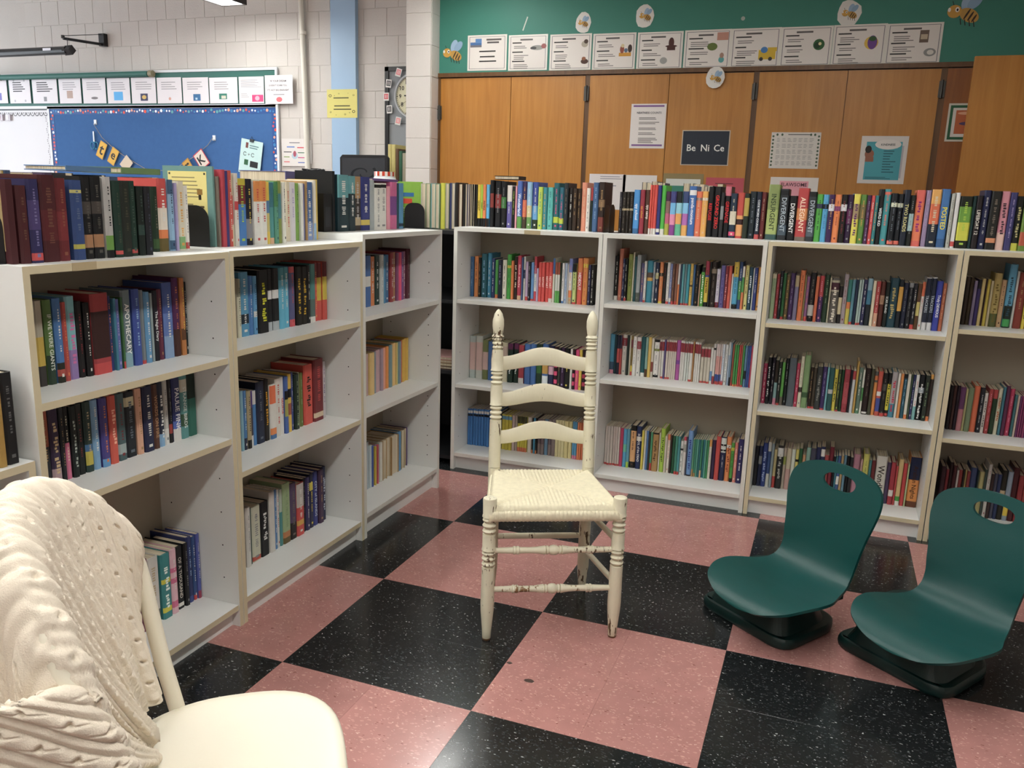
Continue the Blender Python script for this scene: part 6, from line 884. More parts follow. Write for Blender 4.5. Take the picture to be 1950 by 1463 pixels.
me = bpy.data.meshes.new('knit_throw'); me.from_pydata([tuple(p) for p in verts], [], [(i*(NV+1)+j, i*(NV+1)+j+1, (i+1)*(NV+1)+j+1, (i+1)*(NV+1)+j) for i in range(NU) for j in range(NV)])
me.materials.append(M['knit']); me.polygons.foreach_set('use_smooth', [True]*len(me.polygons))
kt = place('knit_throw', me, None, (0.566, -1.532, 0), WR); tag(kt, 'cream cable-knit throw draped over the back of the white chair', 'throw')
so_ = kt.modifiers.new('thick', 'SOLIDIFY'); so_.thickness = 0.006; so_.offset = -1

# ================================================================== bookends and oddments on the bookcase tops
HALF = math.pi/2
bookend('black metal bookend at the near end of the left row top', (-0.445, -1.1275, 1.187), 0, 0.125, 0.125, -0.02)
bookend('black metal bookend before the yellow-backed picture book on the left row', (-0.505, -0.385, 1.189), 0, 0.12, 0.125, 0.022)
bookend('black metal bookend at the far end of the left row top', (-0.545, 0.945, 1.215), 0, 0.12, 0.125, 0.02)
bookend('black metal bookend among dark books on the far row', (0.385, 1.40, 1.22), HALF, 0.12, 0.125, 0.05)
bookend('black metal bookend beside the charcoal series on the far row', (0.412, 1.40, 1.22), HALF, 0.10, 0.13, -0.05)
bookend('black metal bookend before the lime book in the corner', (-0.675, 1.425, 1.20), 0, 0.115, 0.125, 0.03)
def slab(name, label, cat, x0, x1, y0, y1, z0, z1, cover, group=None, faces=None, parent_print=None):
    """a book whose broad cover shows: boards, spine and page block"""
    mb = MB(); dx, dy, dz = x1-x0, y1-y0, z1-z0; b = 0.0025
    thin = min(range(3), key=lambda i: (dx, dy, dz)[i])
    lo, hi = [x0, y0, z0], [x1, y1, z1]
    for a in (0, 1):
        p, q = lo[:], hi[:]
        if a == 0: q[thin] = lo[thin]+b
        else: p[thin] = hi[thin]-b
        mb.box(p[0], q[0], p[1], q[1], p[2], q[2], cover)
    p, q = lo[:], hi[:]; ax = {0: 1, 1: 0, 2: 0}[thin]; p[ax] = hi[ax]-b; p[thin] += b; q[thin] -= b
    mb.box(p[0], q[0], p[1], q[1], p[2], q[2], cover)
    o = mb.obj(name, M['cover']); tag(o, label, cat, group)
    p, q = lo[:], hi[:]
    for i in range(3): p[i] += 0.003; q[i] -= 0.003
    pb = MB(); pb.box(p[0], q[0], p[1], q[1], p[2], q[2], 'd8ccb0'); pb.obj('pages', M['pages'], o)
    return o
# first book of the left row shows its cover towards the viewer
o = slab('book', 'maroon book showing its cover at the near end of the left row', 'book', -0.452, -0.302, -1.1255, -1.1093, 1.1875, 1.372, '4a1f24')
mb = MB(); mb.box(-0.435, -0.318, -1.1262, -1.1255, 1.215, 1.35, 'a8946c'); mb.box(-0.42, -0.335, -1.1266, -1.1262, 1.32, 1.335, 'a05038')
for k in range(8): mb.box(-0.42, -0.34-0.01*(k % 3), -1.1266, -1.1262, 1.235+0.0085*k, 1.238+0.0085*k, '6a5a42')
mb.obj('cover_print', M['ink'], o)
# picture book with the pale yellow back cover, behind its bookend
o = slab('book', 'tall picture book with yellow back cover, upright behind a black bookend', 'book', -0.575, -0.385, -0.3600, -0.3525, 1.1895, 1.431, '6f9a94')
mb = MB(); mb.box(-0.555, -0.408, -0.3607, -0.3600, 1.235, 1.415, 'dccf8a')
rg = random.Random(5)
for k in range(12): mb.box(-0.54, -0.54+rg.uniform(0.05, 0.11), -0.3611, -0.3607, 1.395-0.0115*k, 1.398-0.0115*k, '8a8060')
for x, z in ((-0.548, 1.408), (-0.415, 1.408), (-0.415, 1.242)): mb.box(x-0.003, x+0.003, -0.3611, -0.3607, z-0.003, z+0.003, '2a2a28')
mb.box(-0.445, -0.425, -0.3611, -0.3607, 1.345, 1.362, '8a6a38'); mb.box(-0.44, -0.43, -0.3611, -0.3607, 1.33, 1.345, '2a2420'); mb.box(-0.435, -0.42, -0.3611, -0.3607, 1.305, 1.312, '5a4a30')
mb.box(-0.47, -0.43, -0.3607, -0.3600, 1.2, 1.218, 'c8ccc0'); mb.obj('cover_print', M['ink'], o)
# dark slate-covered book and box on the middle bookcase
slab('book', 'large black book showing its cover on the middle left bookcase', 'book', -0.60, -0.43, 0.372, 0.389, 1.2155, 1.445, '202224')
mb = MB(); mb.box(-0.53, -0.43, 0.310, 0.366, 1.2155, 1.36, '161618'); mb.box(-0.4305, -0.4296, 0.32, 0.356, 1.235, 1.31, '2a2c30')
tag(mb.obj('black_box', M['cover']), 'small black box standing before the large black book', 'box')
slab('book', 'flat purple and pink book lying across the white books', 'book', -0.56, -0.43, 0.682, 0.90, 1.4175, 1.428, '6a4a88')
slab('book', 'lime green book facing out in the corner behind a bookend', 'book', -0.745, -0.598, 1.462, 1.478, 1.2005, 1.43, '86b82e')
mb = MB(); add_text(mb, 'ERUPT', lambda x, y: (-0.655+x, 1.4612, 1.285+y), 'c8d0c8', 0.11, 0.03, 0.02)
mb.box(-0.735, -0.64, 1.4612, 1.462, 1.355, 1.375, '3a6a98'); mb.box(-0.73, -0.65, 1.4612, 1.462, 1.32, 1.345, 'c84a3a'); mb.box(-0.74, -0.605, 1.4612, 1.462, 1.205, 1.25, '4a6a2a')
mb.obj('cover_print', M['ink'], bpy.data.objects[o.name] if False else [q for q in bpy.data.objects if q.get('label', '').startswith('lime green book facing')][0])
# books lying flat on the second line of cases
slab('book', 'flat blue book with red spine end lying behind the near left row', 'book', -0.80, -0.64, -0.66, -0.50, 1.402, 1.416, '4a76a8')
slab('book', 'flat green landscape book lying behind the near left row', 'book', -0.80, -0.64, -0.46, -0.30, 1.402, 1.420, '6a8a5a')
slab('book', 'flat violet book lying behind the middle left row', 'book', -0.84, -0.62, 0.34, 0.60, 1.40, 1.44, '6a68a0')
mb = MB(); mb.box(-0.84, -0.62, 0.27, 0.62, 1.2005, 1.399, '8a8276')
tag(mb.obj('storage_box', M['cover']), 'grey cardboard box under the flat violet book', 'box')
slab('book', 'black book lying on top of the first books of the far row', 'book', -0.20, -0.07, 1.47, 1.57, 1.4525, 1.470, '17181b')
# stacked flat books inside the black corner cabinet
for k, c in enumerate(('6a4a38', '8a7a5a', 'b08a60', 'c09088')):
    z = 0.5005 + 0.016*k
    slab('book', ['brown', 'olive', 'tan', 'pink'][k]+' book in the flat pile inside the black corner cabinet', 'book', -0.50, -0.345, 1.325, 1.53, z, z+0.0155, c, 'flat pile in the corner cabinet')
# books on the low shelf at the left edge
make_book((-0.275, -1.205, 0.7465), 'L', 0.030, 0.15, 0.21, '1c1c1e', [], '6a6a6a', None, False, 'tall black book on the low shelf at the left edge, nearest the bookcase', 'books on the low shelf', rg)
make_book((-0.272, -1.227, 0.7465), 'L', 0.020, 0.15, 0.19, 'b08a3a', [], None, None, False, 'mustard book second from the bookcase on the low shelf', 'books on the low shelf', rg)
make_book((-0.28, -1.262, 0.7465), 'L', 0.032, 0.15, 0.24, '202022', [], None, None, False, 'thick black book cut by the left edge on the low shelf', 'books on the low shelf', rg)
for k, c in enumerate(('2a3038', '6a2a2a', '3a4a5a')):
    make_book((-0.30, -1.215-0.03*k, 0.4005), 'L', 0.028, 0.14, 0.2, c, [], None, None, False, ['dark', 'red', 'slate'][k]+' book inside the low shelf unit at the left edge', 'books inside the low shelf', rg)

# jar with hearts, on the second line of cases
t = thing('jar', 'white ceramic jar with red hearts and checked rim', 'jar', (-0.775, 1.40, 1.2005))
mb = MB(); pr2 = [(0, .045), (.01, .055), (.07, .074), (.15, .080), (.205, .074), (.238, .058), (.252, .052)]
lathe(mb, (0, 0, 0), (0, 0, .252), [(a/.252, b) for a, b in pr2], 28); mb.obj('body', M['frame_white'], t, smooth=True)
mb = MB()
for k in range(24):
    a0, a1 = 2*math.pi*k/24, 2*math.pi*(k+1)/24
    mb.face([(.0535*math.cos(a0), .0535*math.sin(a0), .252), (.0535*math.cos(a1), .0535*math.sin(a1), .252), (.0535*math.cos(a1), .0535*math.sin(a1), .274), (.0535*math.cos(a0), .0535*math.sin(a0), .274)], 'c8442e' if k % 2 else 'ece6dc')
mb.face([(.0535*math.cos(2*math.pi*k/24), .0535*math.sin(2*math.pi*k/24), .273) for k in range(24)], 'd8d0c4'); mb.obj('rim', M['gloss_paper'], t)
for c0, zc, sc_ in ((-1.42, .205, .030), (-1.02, .20, .032), (-0.3, .19, .03)):
    mb = MB(); pts = []
    for k in range(24):
        q = 2*math.pi*k/24; hx_ = 16*math.sin(q)**3/17; hz_ = (13*math.cos(q)-5*math.cos(2*q)-2*math.cos(3*q)-math.cos(4*q))/17
        z = zc+hz_*sc_; r = interp([(z_, r_) for z_, r_ in pr2], z)+0.0012; an = c0+hx_*sc_/0.075; pts.append((r*math.cos(an), r*math.sin(an), z))
    mb.face(pts, 'b8262e'); mb.obj('heart', M['gloss_paper'], t)
# monitor, picture books and a plain cabinet that carries them
t = thing('cabinet', 'grey storage cabinet under the dark monitor behind the left row', 'cabinet', (-1.87, 3.17, 0))
mb = MB(); mb.box(-0.36, 0.385, -0.2, 0.3, 0, 1.25); mb.obj('body', M['grey_panel'], t)
for s in (0, 1):
    mb = MB(); mb.box(-0.355+0.38*s, 0.008+0.38*s, -0.216, -0.2005, 0.05, 1.24); d = mb.obj('door', M['grey_panel'], t)
    mb = MB(); mb.box(-0.01+0.06*s, 0.0+0.06*s, -0.23, -0.216, 0.6, 0.72); mb.obj('handle', M['steel'], d)
t = thing('monitor', 'black flat monitor with a grey swirl on its dark screen', 'monitor', (-1.849, 3.02, 1.2505))
mb = MB(); mb.rings([[(x*0.9, y+0.03, z) for x, y, z in r] for r in [[(-.1, -.06, 0), (.1, -.06, 0), (.1, .06, 0), (-.1, .06, 0)], [(-.1, -.06, .012), (.1, -.06, .012), (.1, .06, .012), (-.1, .06, .012)]]]); mb.box(-.03, .03, .02, .035, .012, .2); mb.obj('stand', M['black_metal'], t)
mb = MB(); ow, oh = 0.200, 0.25
pl_ = [(-ow+.015, .13), (ow-.015, .13), (ow, .145), (ow, .365), (ow-.02, .385), (-ow+.02, .385), (-ow, .365), (-ow, .145)]
mb.rings([[(x, 0.02, z) for x, z in pl_][::-1], [(x, -0.0, z) for x, z in pl_][::-1], [(x*.985, -0.008, .2575+(z-.2575)*.98) for x, z in pl_][::-1]][::-1]); mb.obj('bezel', M['black_metal'], t)
mb = MB(); mb.box(-ow+.022, ow-.022, -.0095, -.0082, .15, .362, '3a3c40')
for k in range(18):
    for arm in (0, math.pi):
        q = k/18; a0 = arm+0.4+q*3.4; r0, r1 = .018+.055*q, .026+.066*q; a1 = a0+.22
        mb.face([(1.35*r*math.cos(a), -.0098, .255+.75*r*math.sin(a)) for r, a in ((r0, a0), (r1, a0), (r1, a1), (r0, a1))], '26282c')
mb.obj('screen', M['gloss_paper'], t)
for k, (x, w_, h_, c) in enumerate(((-1.748, .026, .472, 'd8c878'), (-1.720, .034, .470, 'cfc070'), (-1.684, .026, .44, '6a4a30'), (-1.656, .026, .425, '3a6a50'), (-1.628, .036, .41, 'b0a890'), (-1.590, .03, .42, '4a3a28'))):
    make_book((x, 3.19, 1.2505), 'R', w_, 0.2, h_, c, [], None, None, False, ['pale yellow tall', 'second pale yellow tall', 'brown tall', 'green tall', 'beige tall', 'dark brown tall'][k]+' picture book beside the monitor', 'tall picture books by the monitor', rg)
# black cable clump and small box by the jar
mb = MB(); pts = [(-0.70+0.05*math.sin(k*1.9), 0.665+0.035*math.cos(k*2.7), 1.438+0.02*abs(math.sin(k*1.3))) for k in range(14)]
mb.tube([tuple(p) for p in smooth_tab(pts, 80)], 0.0035, 8); mb.box(-0.715, -0.685, 0.655, 0.675, 1.4145, 1.462)
o = mb.obj('cable_bundle', M['black_metal'], smooth=True); tag(o, 'tangle of black cable on the box behind the left row', 'cable')
mb = MB(); mb.box(-0.80, -0.62, 0.635, 0.73, 1.2005, 1.414, '2a2c2e'); tag(mb.obj('storage_box', M['cover']), 'dark box behind the middle left row under the black cable', 'box')

# ================================================================== closet side: sheets on the green board and doors
def sheet(name, label, cat, x0, x1, z0, z1, y, col, prints, texts=(), tilt=0.0, group=None, thick=0.0012, mt='paper', shear=0.0):
    """a flat sheet on a wall plane y; prints = rectangles (fractions), texts = (string, cx, cz, w, h, colour)"""
    cx, cz = (x0+x1)/2, (z0+z1)/2; w, h = x1-x0, z1-z0
    mb = MB(); mb.box(-w/2, w/2, -thick, 0, -h/2, h/2, col)
    o = mb.obj(name, M[mt], None, loc=(cx, y, cz)); o.rotation_euler = (0, tilt, 0); tag(o, label, cat, group)
    if prints or texts:
        pb = MB()
        for n, q in enumerate(prints):
            a, b, c, d, k = q[:5]; yy = -thick-0.0004-0.00002*n
            if len(q) > 5 and q[5] == 'o':
                pb.face([((a+b)/2*w-w/2+(b-a)/2*w*math.cos(2*math.pi*i/16), yy, (c+d)/2*h-h/2+(d-c)/2*h*math.sin(2*math.pi*i/16)) for i in range(16)], k)
            else:
                pb.face([(a*w-w/2, yy, c*h-h/2), (b*w-w/2, yy, c*h-h/2), (b*w-w/2, yy, d*h-h/2), (a*w-w/2, yy, d*h-h/2)], k)
        for s, tx, tz, tw, th, k in texts:
            add_text(pb, s, lambda x, z: (tx*w-w/2+x, -thick-0.0012, tz*h-h/2+z), k, tw*w, th*h, 0.01)
        pb.obj('print', M[mt if mt != 'paper' else 'ink'], o)
    return o
def lines(x0, x1, z, n, dz, col, rnd, th=0.014):
    return [(x0, x0+(x1-x0)*rnd.uniform(0.6, 1.0), z-k*dz, z-k*dz+th, col) for k in range(n)]
def border(m, t, col, paper):
    return [(m, 1-m, m, 1-m, col), (m+t, 1-m-t, m+t, 1-m-t, paper)]
pic = [  # little printed pictures, as coloured shapes
 [(.07,.36,.68,.80,'4a6a98'),(.07,.36,.66,.72,'6a6a70'),(.20,.36,.78,.90,'5a80b0')],
 [(.58,.90,.56,.70,'8a8a84','o'),(.84,.97,.60,.74,'8a3a38','o'),(.56,.72,.58,.66,'3a3a3a','o')],
 [(.76,.92,.62,.80,'a8a090','o'),(.82,.92,.72,.84,'4a3a30','o'),(.76,.94,.16,.30,'4a3228','o'),(.78,.88,.26,.36,'8a5a40','o')],
 [(.62,.90,.36,.46,'c08a38'),(.64,.74,.44,.66,'8a4a3a','o'),(.66,.74,.60,.70,'c8b890','o'),(.82,.92,.46,.68,'3a2a24','o'),(.74,.82,.46,.58,'5a6a80','o')],
 [(.66,.84,.50,.62,'4a2c28'),(.69,.81,.56,.84,'4a2c28','o'),(.62,.88,.58,.64,'4a2c28','o'),(.52,.68,.14,.32,'989894','o')],
 [(.70,.94,.72,.92,'b88878'),(.50,.72,.46,.66,'5f6f38','o'),(.76,.88,.14,.30,'5a9a98','o'),(.78,.87,.26,.40,'a08070','o')],
 [(.58,.92,.20,.44,'c8a838'),(.62,.76,.36,.52,'4a7ab0','o'),(.60,.68,.16,.26,'3a3a3a','o'),(.78,.86,.16,.26,'3a3a3a','o'),(.76,.94,.40,.50,'c8a838')],
 [(.64,.86,.40,.68,'2f5a34','o'),(.66,.78,.44,.60,'1f3a24','o'),(.74,.80,.52,.60,'d8d0a0','o')],
 [(.60,.86,.38,.70,'d0b050','o'),(.66,.84,.38,.72,'6a4488','o'),(.68,.82,.58,.70,'3a5a34','o')],
 [(.60,.76,.52,.82,'6a5a50'),(.62,.74,.60,.72,'b8a890'),(.70,.92,.18,.38,'8a8a88','o'),(.76,.88,.22,.34,'d0ccc4','o')]]
plab = ['with a blue building picture, first of the row', 'with a grey gadget picture, second of the row', 'with two little brown figures, third of the row', 'with children at an orange table, fourth of the row', 'with a brown tower shape, fifth of the row',
        'with a green bush and bottle, sixth of the row', 'with a yellow bus, seventh of the row', 'with a green round vegetable, eighth of the row', 'with purple grapes, ninth of the row', 'with a jar and a grey ring, last of the row']
PX = [((-1.0670,2.4305),(-0.7810,2.2038)),((-0.7681,2.4222),(-0.4928,2.1989)),((-0.4766,2.4167),(-0.1941,2.1945)),((-0.1848,2.4117),(0.0973,2.1907)),((0.1069,2.4096),(0.3948,2.1871)),
      ((0.4039,2.4116),(0.6875,2.1856)),((0.6870,2.4107),(0.9784,2.1855)),((0.9779,2.4091),(1.2700,2.1851)),((1.2719,2.4100),(1.5615,2.1859)),((1.5605,2.4063),(1.8526,2.1850))]
for k, (p, q) in enumerate(PX):
    rn = random.Random(k); pr_s = border(0.045, 0.012, '6a6a70', 'd8d2cc') + [(.30, .62, .84, .885, '5a5654')]
    if k == 0: pr_s = border(0.045, 0.012, '6a6a70', 'd8d2cc') + [(.48,.86,.84,.89,'5a5654'),(.50,.80,.76,.81,'5a5654'),(.30,.72,.52,.56,'3a3836'),(.32,.70,.37,.41,'3a3836'),(.30,.74,.24,.28,'3a3836')]
    else:
        for j in range(3):
            z = .76-.26*j; pr_s += [(.10, .10+rn.uniform(.22, .34), z, z+.035, '3a3836')] + lines(.14, .55, z-.09, rn.randint(2, 3), .05, '7a7672', rn, .022)
    sheet('notice', 'white notice %s, above the closet' % plab[k], 'notice', p[0], q[0], q[1], p[1], 3.074, 'dedad2', pr_s + pic[k], group='notice sheets above the closet', mt='gloss_paper' if k < 2 else 'paper')

def ell(mb, cx, cz, rx, rz, y, col, rot=0.0, n=20, a0=0.0, a1=2*math.pi):
    pts = []
    for i in range(n):
        a = a0+(a1-a0)*i/n; x, z = rx*math.cos(a), rz*math.sin(a)
        pts.append((cx+x*math.cos(rot)-z*math.sin(rot), y, cz+x*math.sin(rot)+z*math.cos(rot)))
    mb.face(pts, col)
def bee(label, c, size, y, backing):
    t = thing('bee_cutout', label, 'bee cutout', (c[0], y, c[1]), group='paper bees above the closet')
    s = size
    if backing:
        mb = MB(); rg2 = random.Random(label); pts = []
        for i in range(14):
            a = 2*math.pi*i/14; r = s*(1.02+0.10*rg2.uniform(-1, 1)); pts.append((r*0.92*math.cos(a), r*1.12*math.sin(a)))
        mb.rings([[(x, 0, z) for x, z in pts], [(x, -0.001, z) for x, z in pts]][::-1], 'dcdad4'); mb.obj('paper', M['paper'], t)
        s *= 0.72
    y0 = -0.0016
    w = MB(); ell(w, .22*s, .55*s, .30*s, .50*s, y0, '9ab4cc', -0.35); ell(w, .60*s, .50*s, .28*s, .48*s, y0-.0002, '8aa6c0', -0.75); w.obj('wings', M['paper'], t)
    b = MB(); ell(b, .38*s, -.22*s, .56*s, .36*s, y0-.0004, 'b8904a', -0.5)
    for k in range(3): ell(b, (.26+.2*k)*s, (-.15-.12*k)*s, .055*s, (.34-.05*k)*s, y0-.0006, '3a2c20', -0.5)
    ell(b, -.42*s, .02*s, .38*s, .36*s, y0-.0008, 'c89a4a'); b.obj('body', M['paper'], t)
    e = MB(); ell(e, -.28*s, .12*s, .11*s, .14*s, y0-.0010, 'e8e6e0'); ell(e, -.27*s, .11*s, .055*s, .075*s, y0-.0012, '1c1a18'); ell(e, -.70*s, .12*s, .08*s, .12*s, y0-.0010, 'e8e6e0'); e.obj('eyes', M['paper'], t)
    l = MB()
    for k in range(4):
        x = (-.1+.24*k)*s; l.face([(x, y0-.0006, (-.38-.05*k)*s), (x+.05*s, y0-.0006, (-.38-.05*k)*s), (x+.12*s, y0-.0006, (-.72-.05*k)*s), (x+.07*s, y0-.0006, (-.72-.05*k)*s)], '2a2420')
    l.face([(-.5*s, y0-.0006, .34*s), (-.46*s, y0-.0006, .34*s), (-.56*s, y0-.0006, .60*s), (-.6*s, y0-.0006, .60*s)], '2a2420'); l.obj('legs', M['paper'], t)
bee('large paper bee cutout left of the notice row', (-1.1857,2.3222), 0.082, 3.074, False)
bee('paper bee on a white oval above the third notice', (-0.2586,2.4825), 0.056, 3.074, True)
bee('paper bee on a white oval above the fifth notice', (0.1440,2.5073), 0.062, 3.074, True)
bee('paper bee on a white oval above the ninth notice', (1.3452,2.4728), 0.068, 3.074, True)
bee('large paper bee cutout at the top right of the green panel', (1.9365,2.4565), 0.095, 3.074, False)
bee('paper bee on a white oval low over the closet door edge', (0.6131,2.1272), 0.058, 3.052, True)
mb = MB(); p = (-0.6551,2.4911); mb.box(-0.004, 0.004, -0.001, 0, -0.045, 0.045, 'b8c8bc'); o = mb.obj('tape_strip', M['gloss_paper'], None, loc=(p[0], 3.074, p[1])); o.rotation_euler = (0, 0.35, 0); tag(o, 'strip of old clear tape on the green panel', 'tape')
mb = MB(); p = (0.7471,2.4680); ell(mb, 0, 0, .012, .012, 0, 'a8b0a8'); tag(mb.obj('tape_dab', M['paper'], None, loc=(p[0], 3.0735, p[1])), 'small pale dab on the green panel', 'tape')
rn = random.Random(11)
D = 3.0675
p, q = (0.0946,1.9787), (0.3210,1.7041)
pr_s = [(.06,.94,.93,.97,'7a5a8a'),(.06,.94,.05,.09,'7a5a8a')]
for a, n in ((.68, 2), (.58, 2), (.45, 2), (.34, 2), (.22, 4)): pr_s += lines(.24, .84, a, n, .032, '5a5854', rn, .014)
sheet('poster', 'white notice about neatness on the third closet door', 'poster', p[0], q[0], q[1], p[1], D, 'dcd6d2', pr_s, [('NEATNESS COUNTS', .52, .80, .70, .08, '2a2a3a')])
p, q = (0.4331,1.8175), (0.7314,1.6033)
sheet('sign', 'dark blue-grey sign reading Be Ni Ce on a closet door', 'sign', p[0], q[0], q[1], p[1], D, 'b8ae9c', [(.02,.98,.025,.975,'262c36'),(.30,.305,.3,.75,'343a44'),(.66,.665,.3,.75,'343a44')], [('Be', .21, .5, .27, .19, 'dcdcd8'), ('Ni', .50, .5, .22, .19, 'dcdcd8'), ('Ce', .79, .5, .27, .19, 'dcdcd8')])
p, q = (0.9781,1.8067), (1.2644,1.5938)
pr_s = [(.34,.78,.93,.95,'3a3a3a')]
for k in range(9):
    for s in (.04, .96): pr_s.append((s-.022, s+.022, .06+.1*k, .12+.1*k, '4a5a48', 'o'))
for k in (.12, .22, .80, .88): pr_s.append((k-.022, k+.022, .90, .97, '4a5a48', 'o'))
for i in range(7):
    for j in range(5): pr_s += [(.12+.11*i, .12+.11*i+rn.uniform(.05, .085), .1+.16*j+.04*m_, .1+.16*j+.04*m_+.016, '9a9894') for m_ in range(3)]
sheet('chart', 'white chart with leaf border on the fifth closet door', 'chart', p[0], q[0], q[1], p[1], D, 'd2ccc4', pr_s)
p, q = (0.9970,1.5418), (1.2770,1.3575)
sheet('poster', 'white sheet with a pink FLAWSOME card, half hidden behind books', 'poster', p[0], q[0], q[1], p[1], D, 'd8d2cc', [(.20,.80,.30,.88,'d89aa4')], [('FLAWSOME', .5, .765, .54, .17, '4a3038')])
p, q = (1.4936,1.7877), (1.7483,1.5157)
pr_s = [(.12,.88,.08,.88,'4a96a0'),(.30,.86,.72,.93,'d2ccc6','o'),(.10,.30,.52,.72,'8a5a48','o'),(.10,.24,.64,.80,'2a2422','o'),(.12,.30,.46,.56,'8a5a48'),(.88,.92,.12,.80,'a8a4a8')]
for k in range(9): pr_s.append((.50, .50+rn.uniform(.14, .28), .68-.055*k, .695-.055*k, '24404a'))
for k in range(2): pr_s.append((.16, .60+.1*k, .13-.03*k, .14-.03*k, '24404a'))
sheet('poster', 'white sheet with a pale blue poem card on the sixth closet door', 'poster', p[0], q[0], q[1], p[1], D, 'd2ccc6', pr_s, [('KINDNESS', .58, .82, .30, .045, '2a3a40')])
p, q = (1.9339,1.9681), (2.1428,1.7595)
sheet('poster', 'green-bordered white and coral poster beside the open closet door', 'poster', p[0], q[0], q[1], p[1], D, 'cfcabc', [(.05,.95,.05,.95,'2a5a3c'),(.12,.88,.12,.88,'d0c8c0'),(.20,.8,.20,.82,'b0603c'),(.24,.7,.70,.78,'d8a080','o'),(.3,.8,.42,.52,'4a3a5a','o')])
p, q = (-0.1615,1.5376), (0.0842,1.3100)
sheet('certificate', 'white certificate with a red square, half hidden behind books', 'certificate', p[0], q[0], q[1], p[1], D, 'd8d2d0', [(.12,.36,.45,.70,'b02838'),(.3,.84,.92,.94,'8a8890'),(.3,.9,.86,.88,'8a8890'),(.5,.75,.66,.69,'8a8890')])
p, q = (0.0668,1.5354), (0.2900,1.3171)
sheet('certificate', 'plain white sheet on a closet door, half hidden behind books', 'certificate', p[0], q[0], q[1], p[1], D, 'd8d4d0', [])
p, q = (0.3318,1.5507), (0.5873,1.3274)
sheet('poster', 'olive-mounted pale sheet with a green band, half hidden behind books', 'poster', p[0], q[0], q[1], p[1], D, '8a7a54', [(.07,.93,.0,.85,'c4c6c0'),(.14,.86,.3,.66,'3a7a6a')])
p, q = (0.6041,1.5302), (0.8384,1.3360)
sheet('poster', 'pink card with rounded corner on a closet door, half hidden behind books', 'poster', p[0], q[0], q[1], p[1], D, 'b8525c', [(.25,.72,.80,.825,'5a2a34'),(.15,.85,.45,.6,'8a2a3a','o')])

# ================================================================== classroom wall at the left
Y = 3.628
def lwbox(name, p, q, y0, y1, m, label=None, cat=None, **k):
    mb = MB(); mb.box(p[0], q[0], y0, y1, q[1], p[1]); o = mb.obj(name, m); return tag(o, label, cat) if label else o
X0 = -6.3
t = thing('chalkboard', 'green chalkboard frame with pale metal edges behind the paper strip', 'board', (0, 3.62, 0))
a, b = (-6.1194,2.3576), (-3.0179,2.0522); zt = (-4.2412,2.3393)[1]; zb_ = (-4.2634,2.0477)[1]; xr = (-3.0122,2.2170)[0]
mb = MB(); mb.box(X0, xr, -0.012, 0.0, zb_, zt); mb.obj('panel', M['chalk'], t)
mb = MB(); mb.box(X0, xr, -0.02, -0.012, zt-0.012, zt+0.008); mb.box(xr-0.008, xr+0.012, -0.022, 0, 0.9, zt+0.008); mb.box(X0, xr, -0.02, -0.012, zb_-0.012, zb_+0.012); mb.obj('metal_frame', M['frame_white'], t)
mb = MB(); z_ = (-4.8358,2.3155)[1]; mb.tube([((-6.0826,2.3288)[0], -0.045, z_), ((-4.3129,2.3104)[0], -0.045, z_)], 0.024, 14); mb.obj('map_roll', M['chalk'], t, smooth=True)
for x in ((-6.0955,2.3337)[0], (-4.2788,2.3011)[0]):
    mb = MB(); mb.tube([(x-0.02, -0.045, z_), (x+0.02, -0.045, z_)], 0.028, 14); mb.obj('roll_end', mat('brass_end', '8a8268', 0.4, 0.5, 0.1, 20), t, smooth=True)
# blue bulletin board and whiteboard under it
xl = (-5.5314,1.8357)[0]; zt2 = (-4.2644,2.0345)[1]
t = thing('bulletin_board', 'blue felt bulletin board with a patterned border of dots', 'board', (0, 3.62, 0))
mb = MB(); mb.box(xl, xr, -0.012, 0, 0.9, zt2); mb.obj('felt', M['blue_felt'], t)
mb = MB(); mb.box(xl-0.02, xl, -0.02, 0, 0.9, zt2+0.02); mb.box(xl-0.02, xr, -0.02, 0, zt2, zt2+0.02); mb.obj('metal_frame', M['frame_white'], t)
mb = MB(); bw = 0.05; rn = random.Random(4)
mb.box(xl, xr, -0.0135, -0.0122, zt2-bw, zt2, '28508e'); mb.box(xl, xl+bw, -0.0135, -0.0122, 0.9, zt2-bw, '28508e'); mb.box(xr-bw-.008, xr-.008, -0.0135, -0.0122, 0.9, zt2-bw, '28508e')
n = int((xr-xl)/0.03)
for k in range(n):
    c = rn.choice(['e8eef4', 'e8eef4', 'd8503a', '3a80b8', 'e0a088', '5aa0a8']); r = rn.uniform(.007, .015); ell(mb, xl+.02+k*.03, zt2-rn.uniform(.016, .036), r, r, -.0142, c, n=8)
for k in range(34):
    for x in (xl+bw*.5, xr-.008-bw*.5):
        c = rn.choice(['e8eef4', 'd8503a', '3a80b8', 'e0a088', 'c84860']); r = rn.uniform(.007, .014); ell(mb, x+rn.uniform(-.012, .012), zt2-.06-k*.03, r, r, -.0142, c, n=8)
mb.obj('border_strip', M['paper'], t)
t = thing('whiteboard', 'white dry-erase board with scalloped lace border at the left edge', 'board', (0, 3.62, 0))
mb = MB(); mb.box(X0, xl-0.022, -0.012, 0, 0.9, zt2+0.015); mb.obj('panel', M['whiteboard'], t)
mb = MB(); k = 0; x = xl-0.05
while x > X0:
    for i in range(6):
        a0 = math.pi+math.pi*i/6; a1 = math.pi+math.pi*(i+1)/6
        mb.face([(x+r*math.cos(a), -.0135, zt2-.03+r*1.2*math.sin(a)) for r, a in ((.022, a0), (.029, a0), (.029, a1), (.022, a1))], '6a6a6e')
    ell(mb, x, zt2-.035, .006, .006, -.0135, '6a6a6e', n=6); x -= .055
mb.box(X0, xl-.022, -.0132, -.0122, zt2-.012, zt2+.004, '55595c')
z = zt2-.04
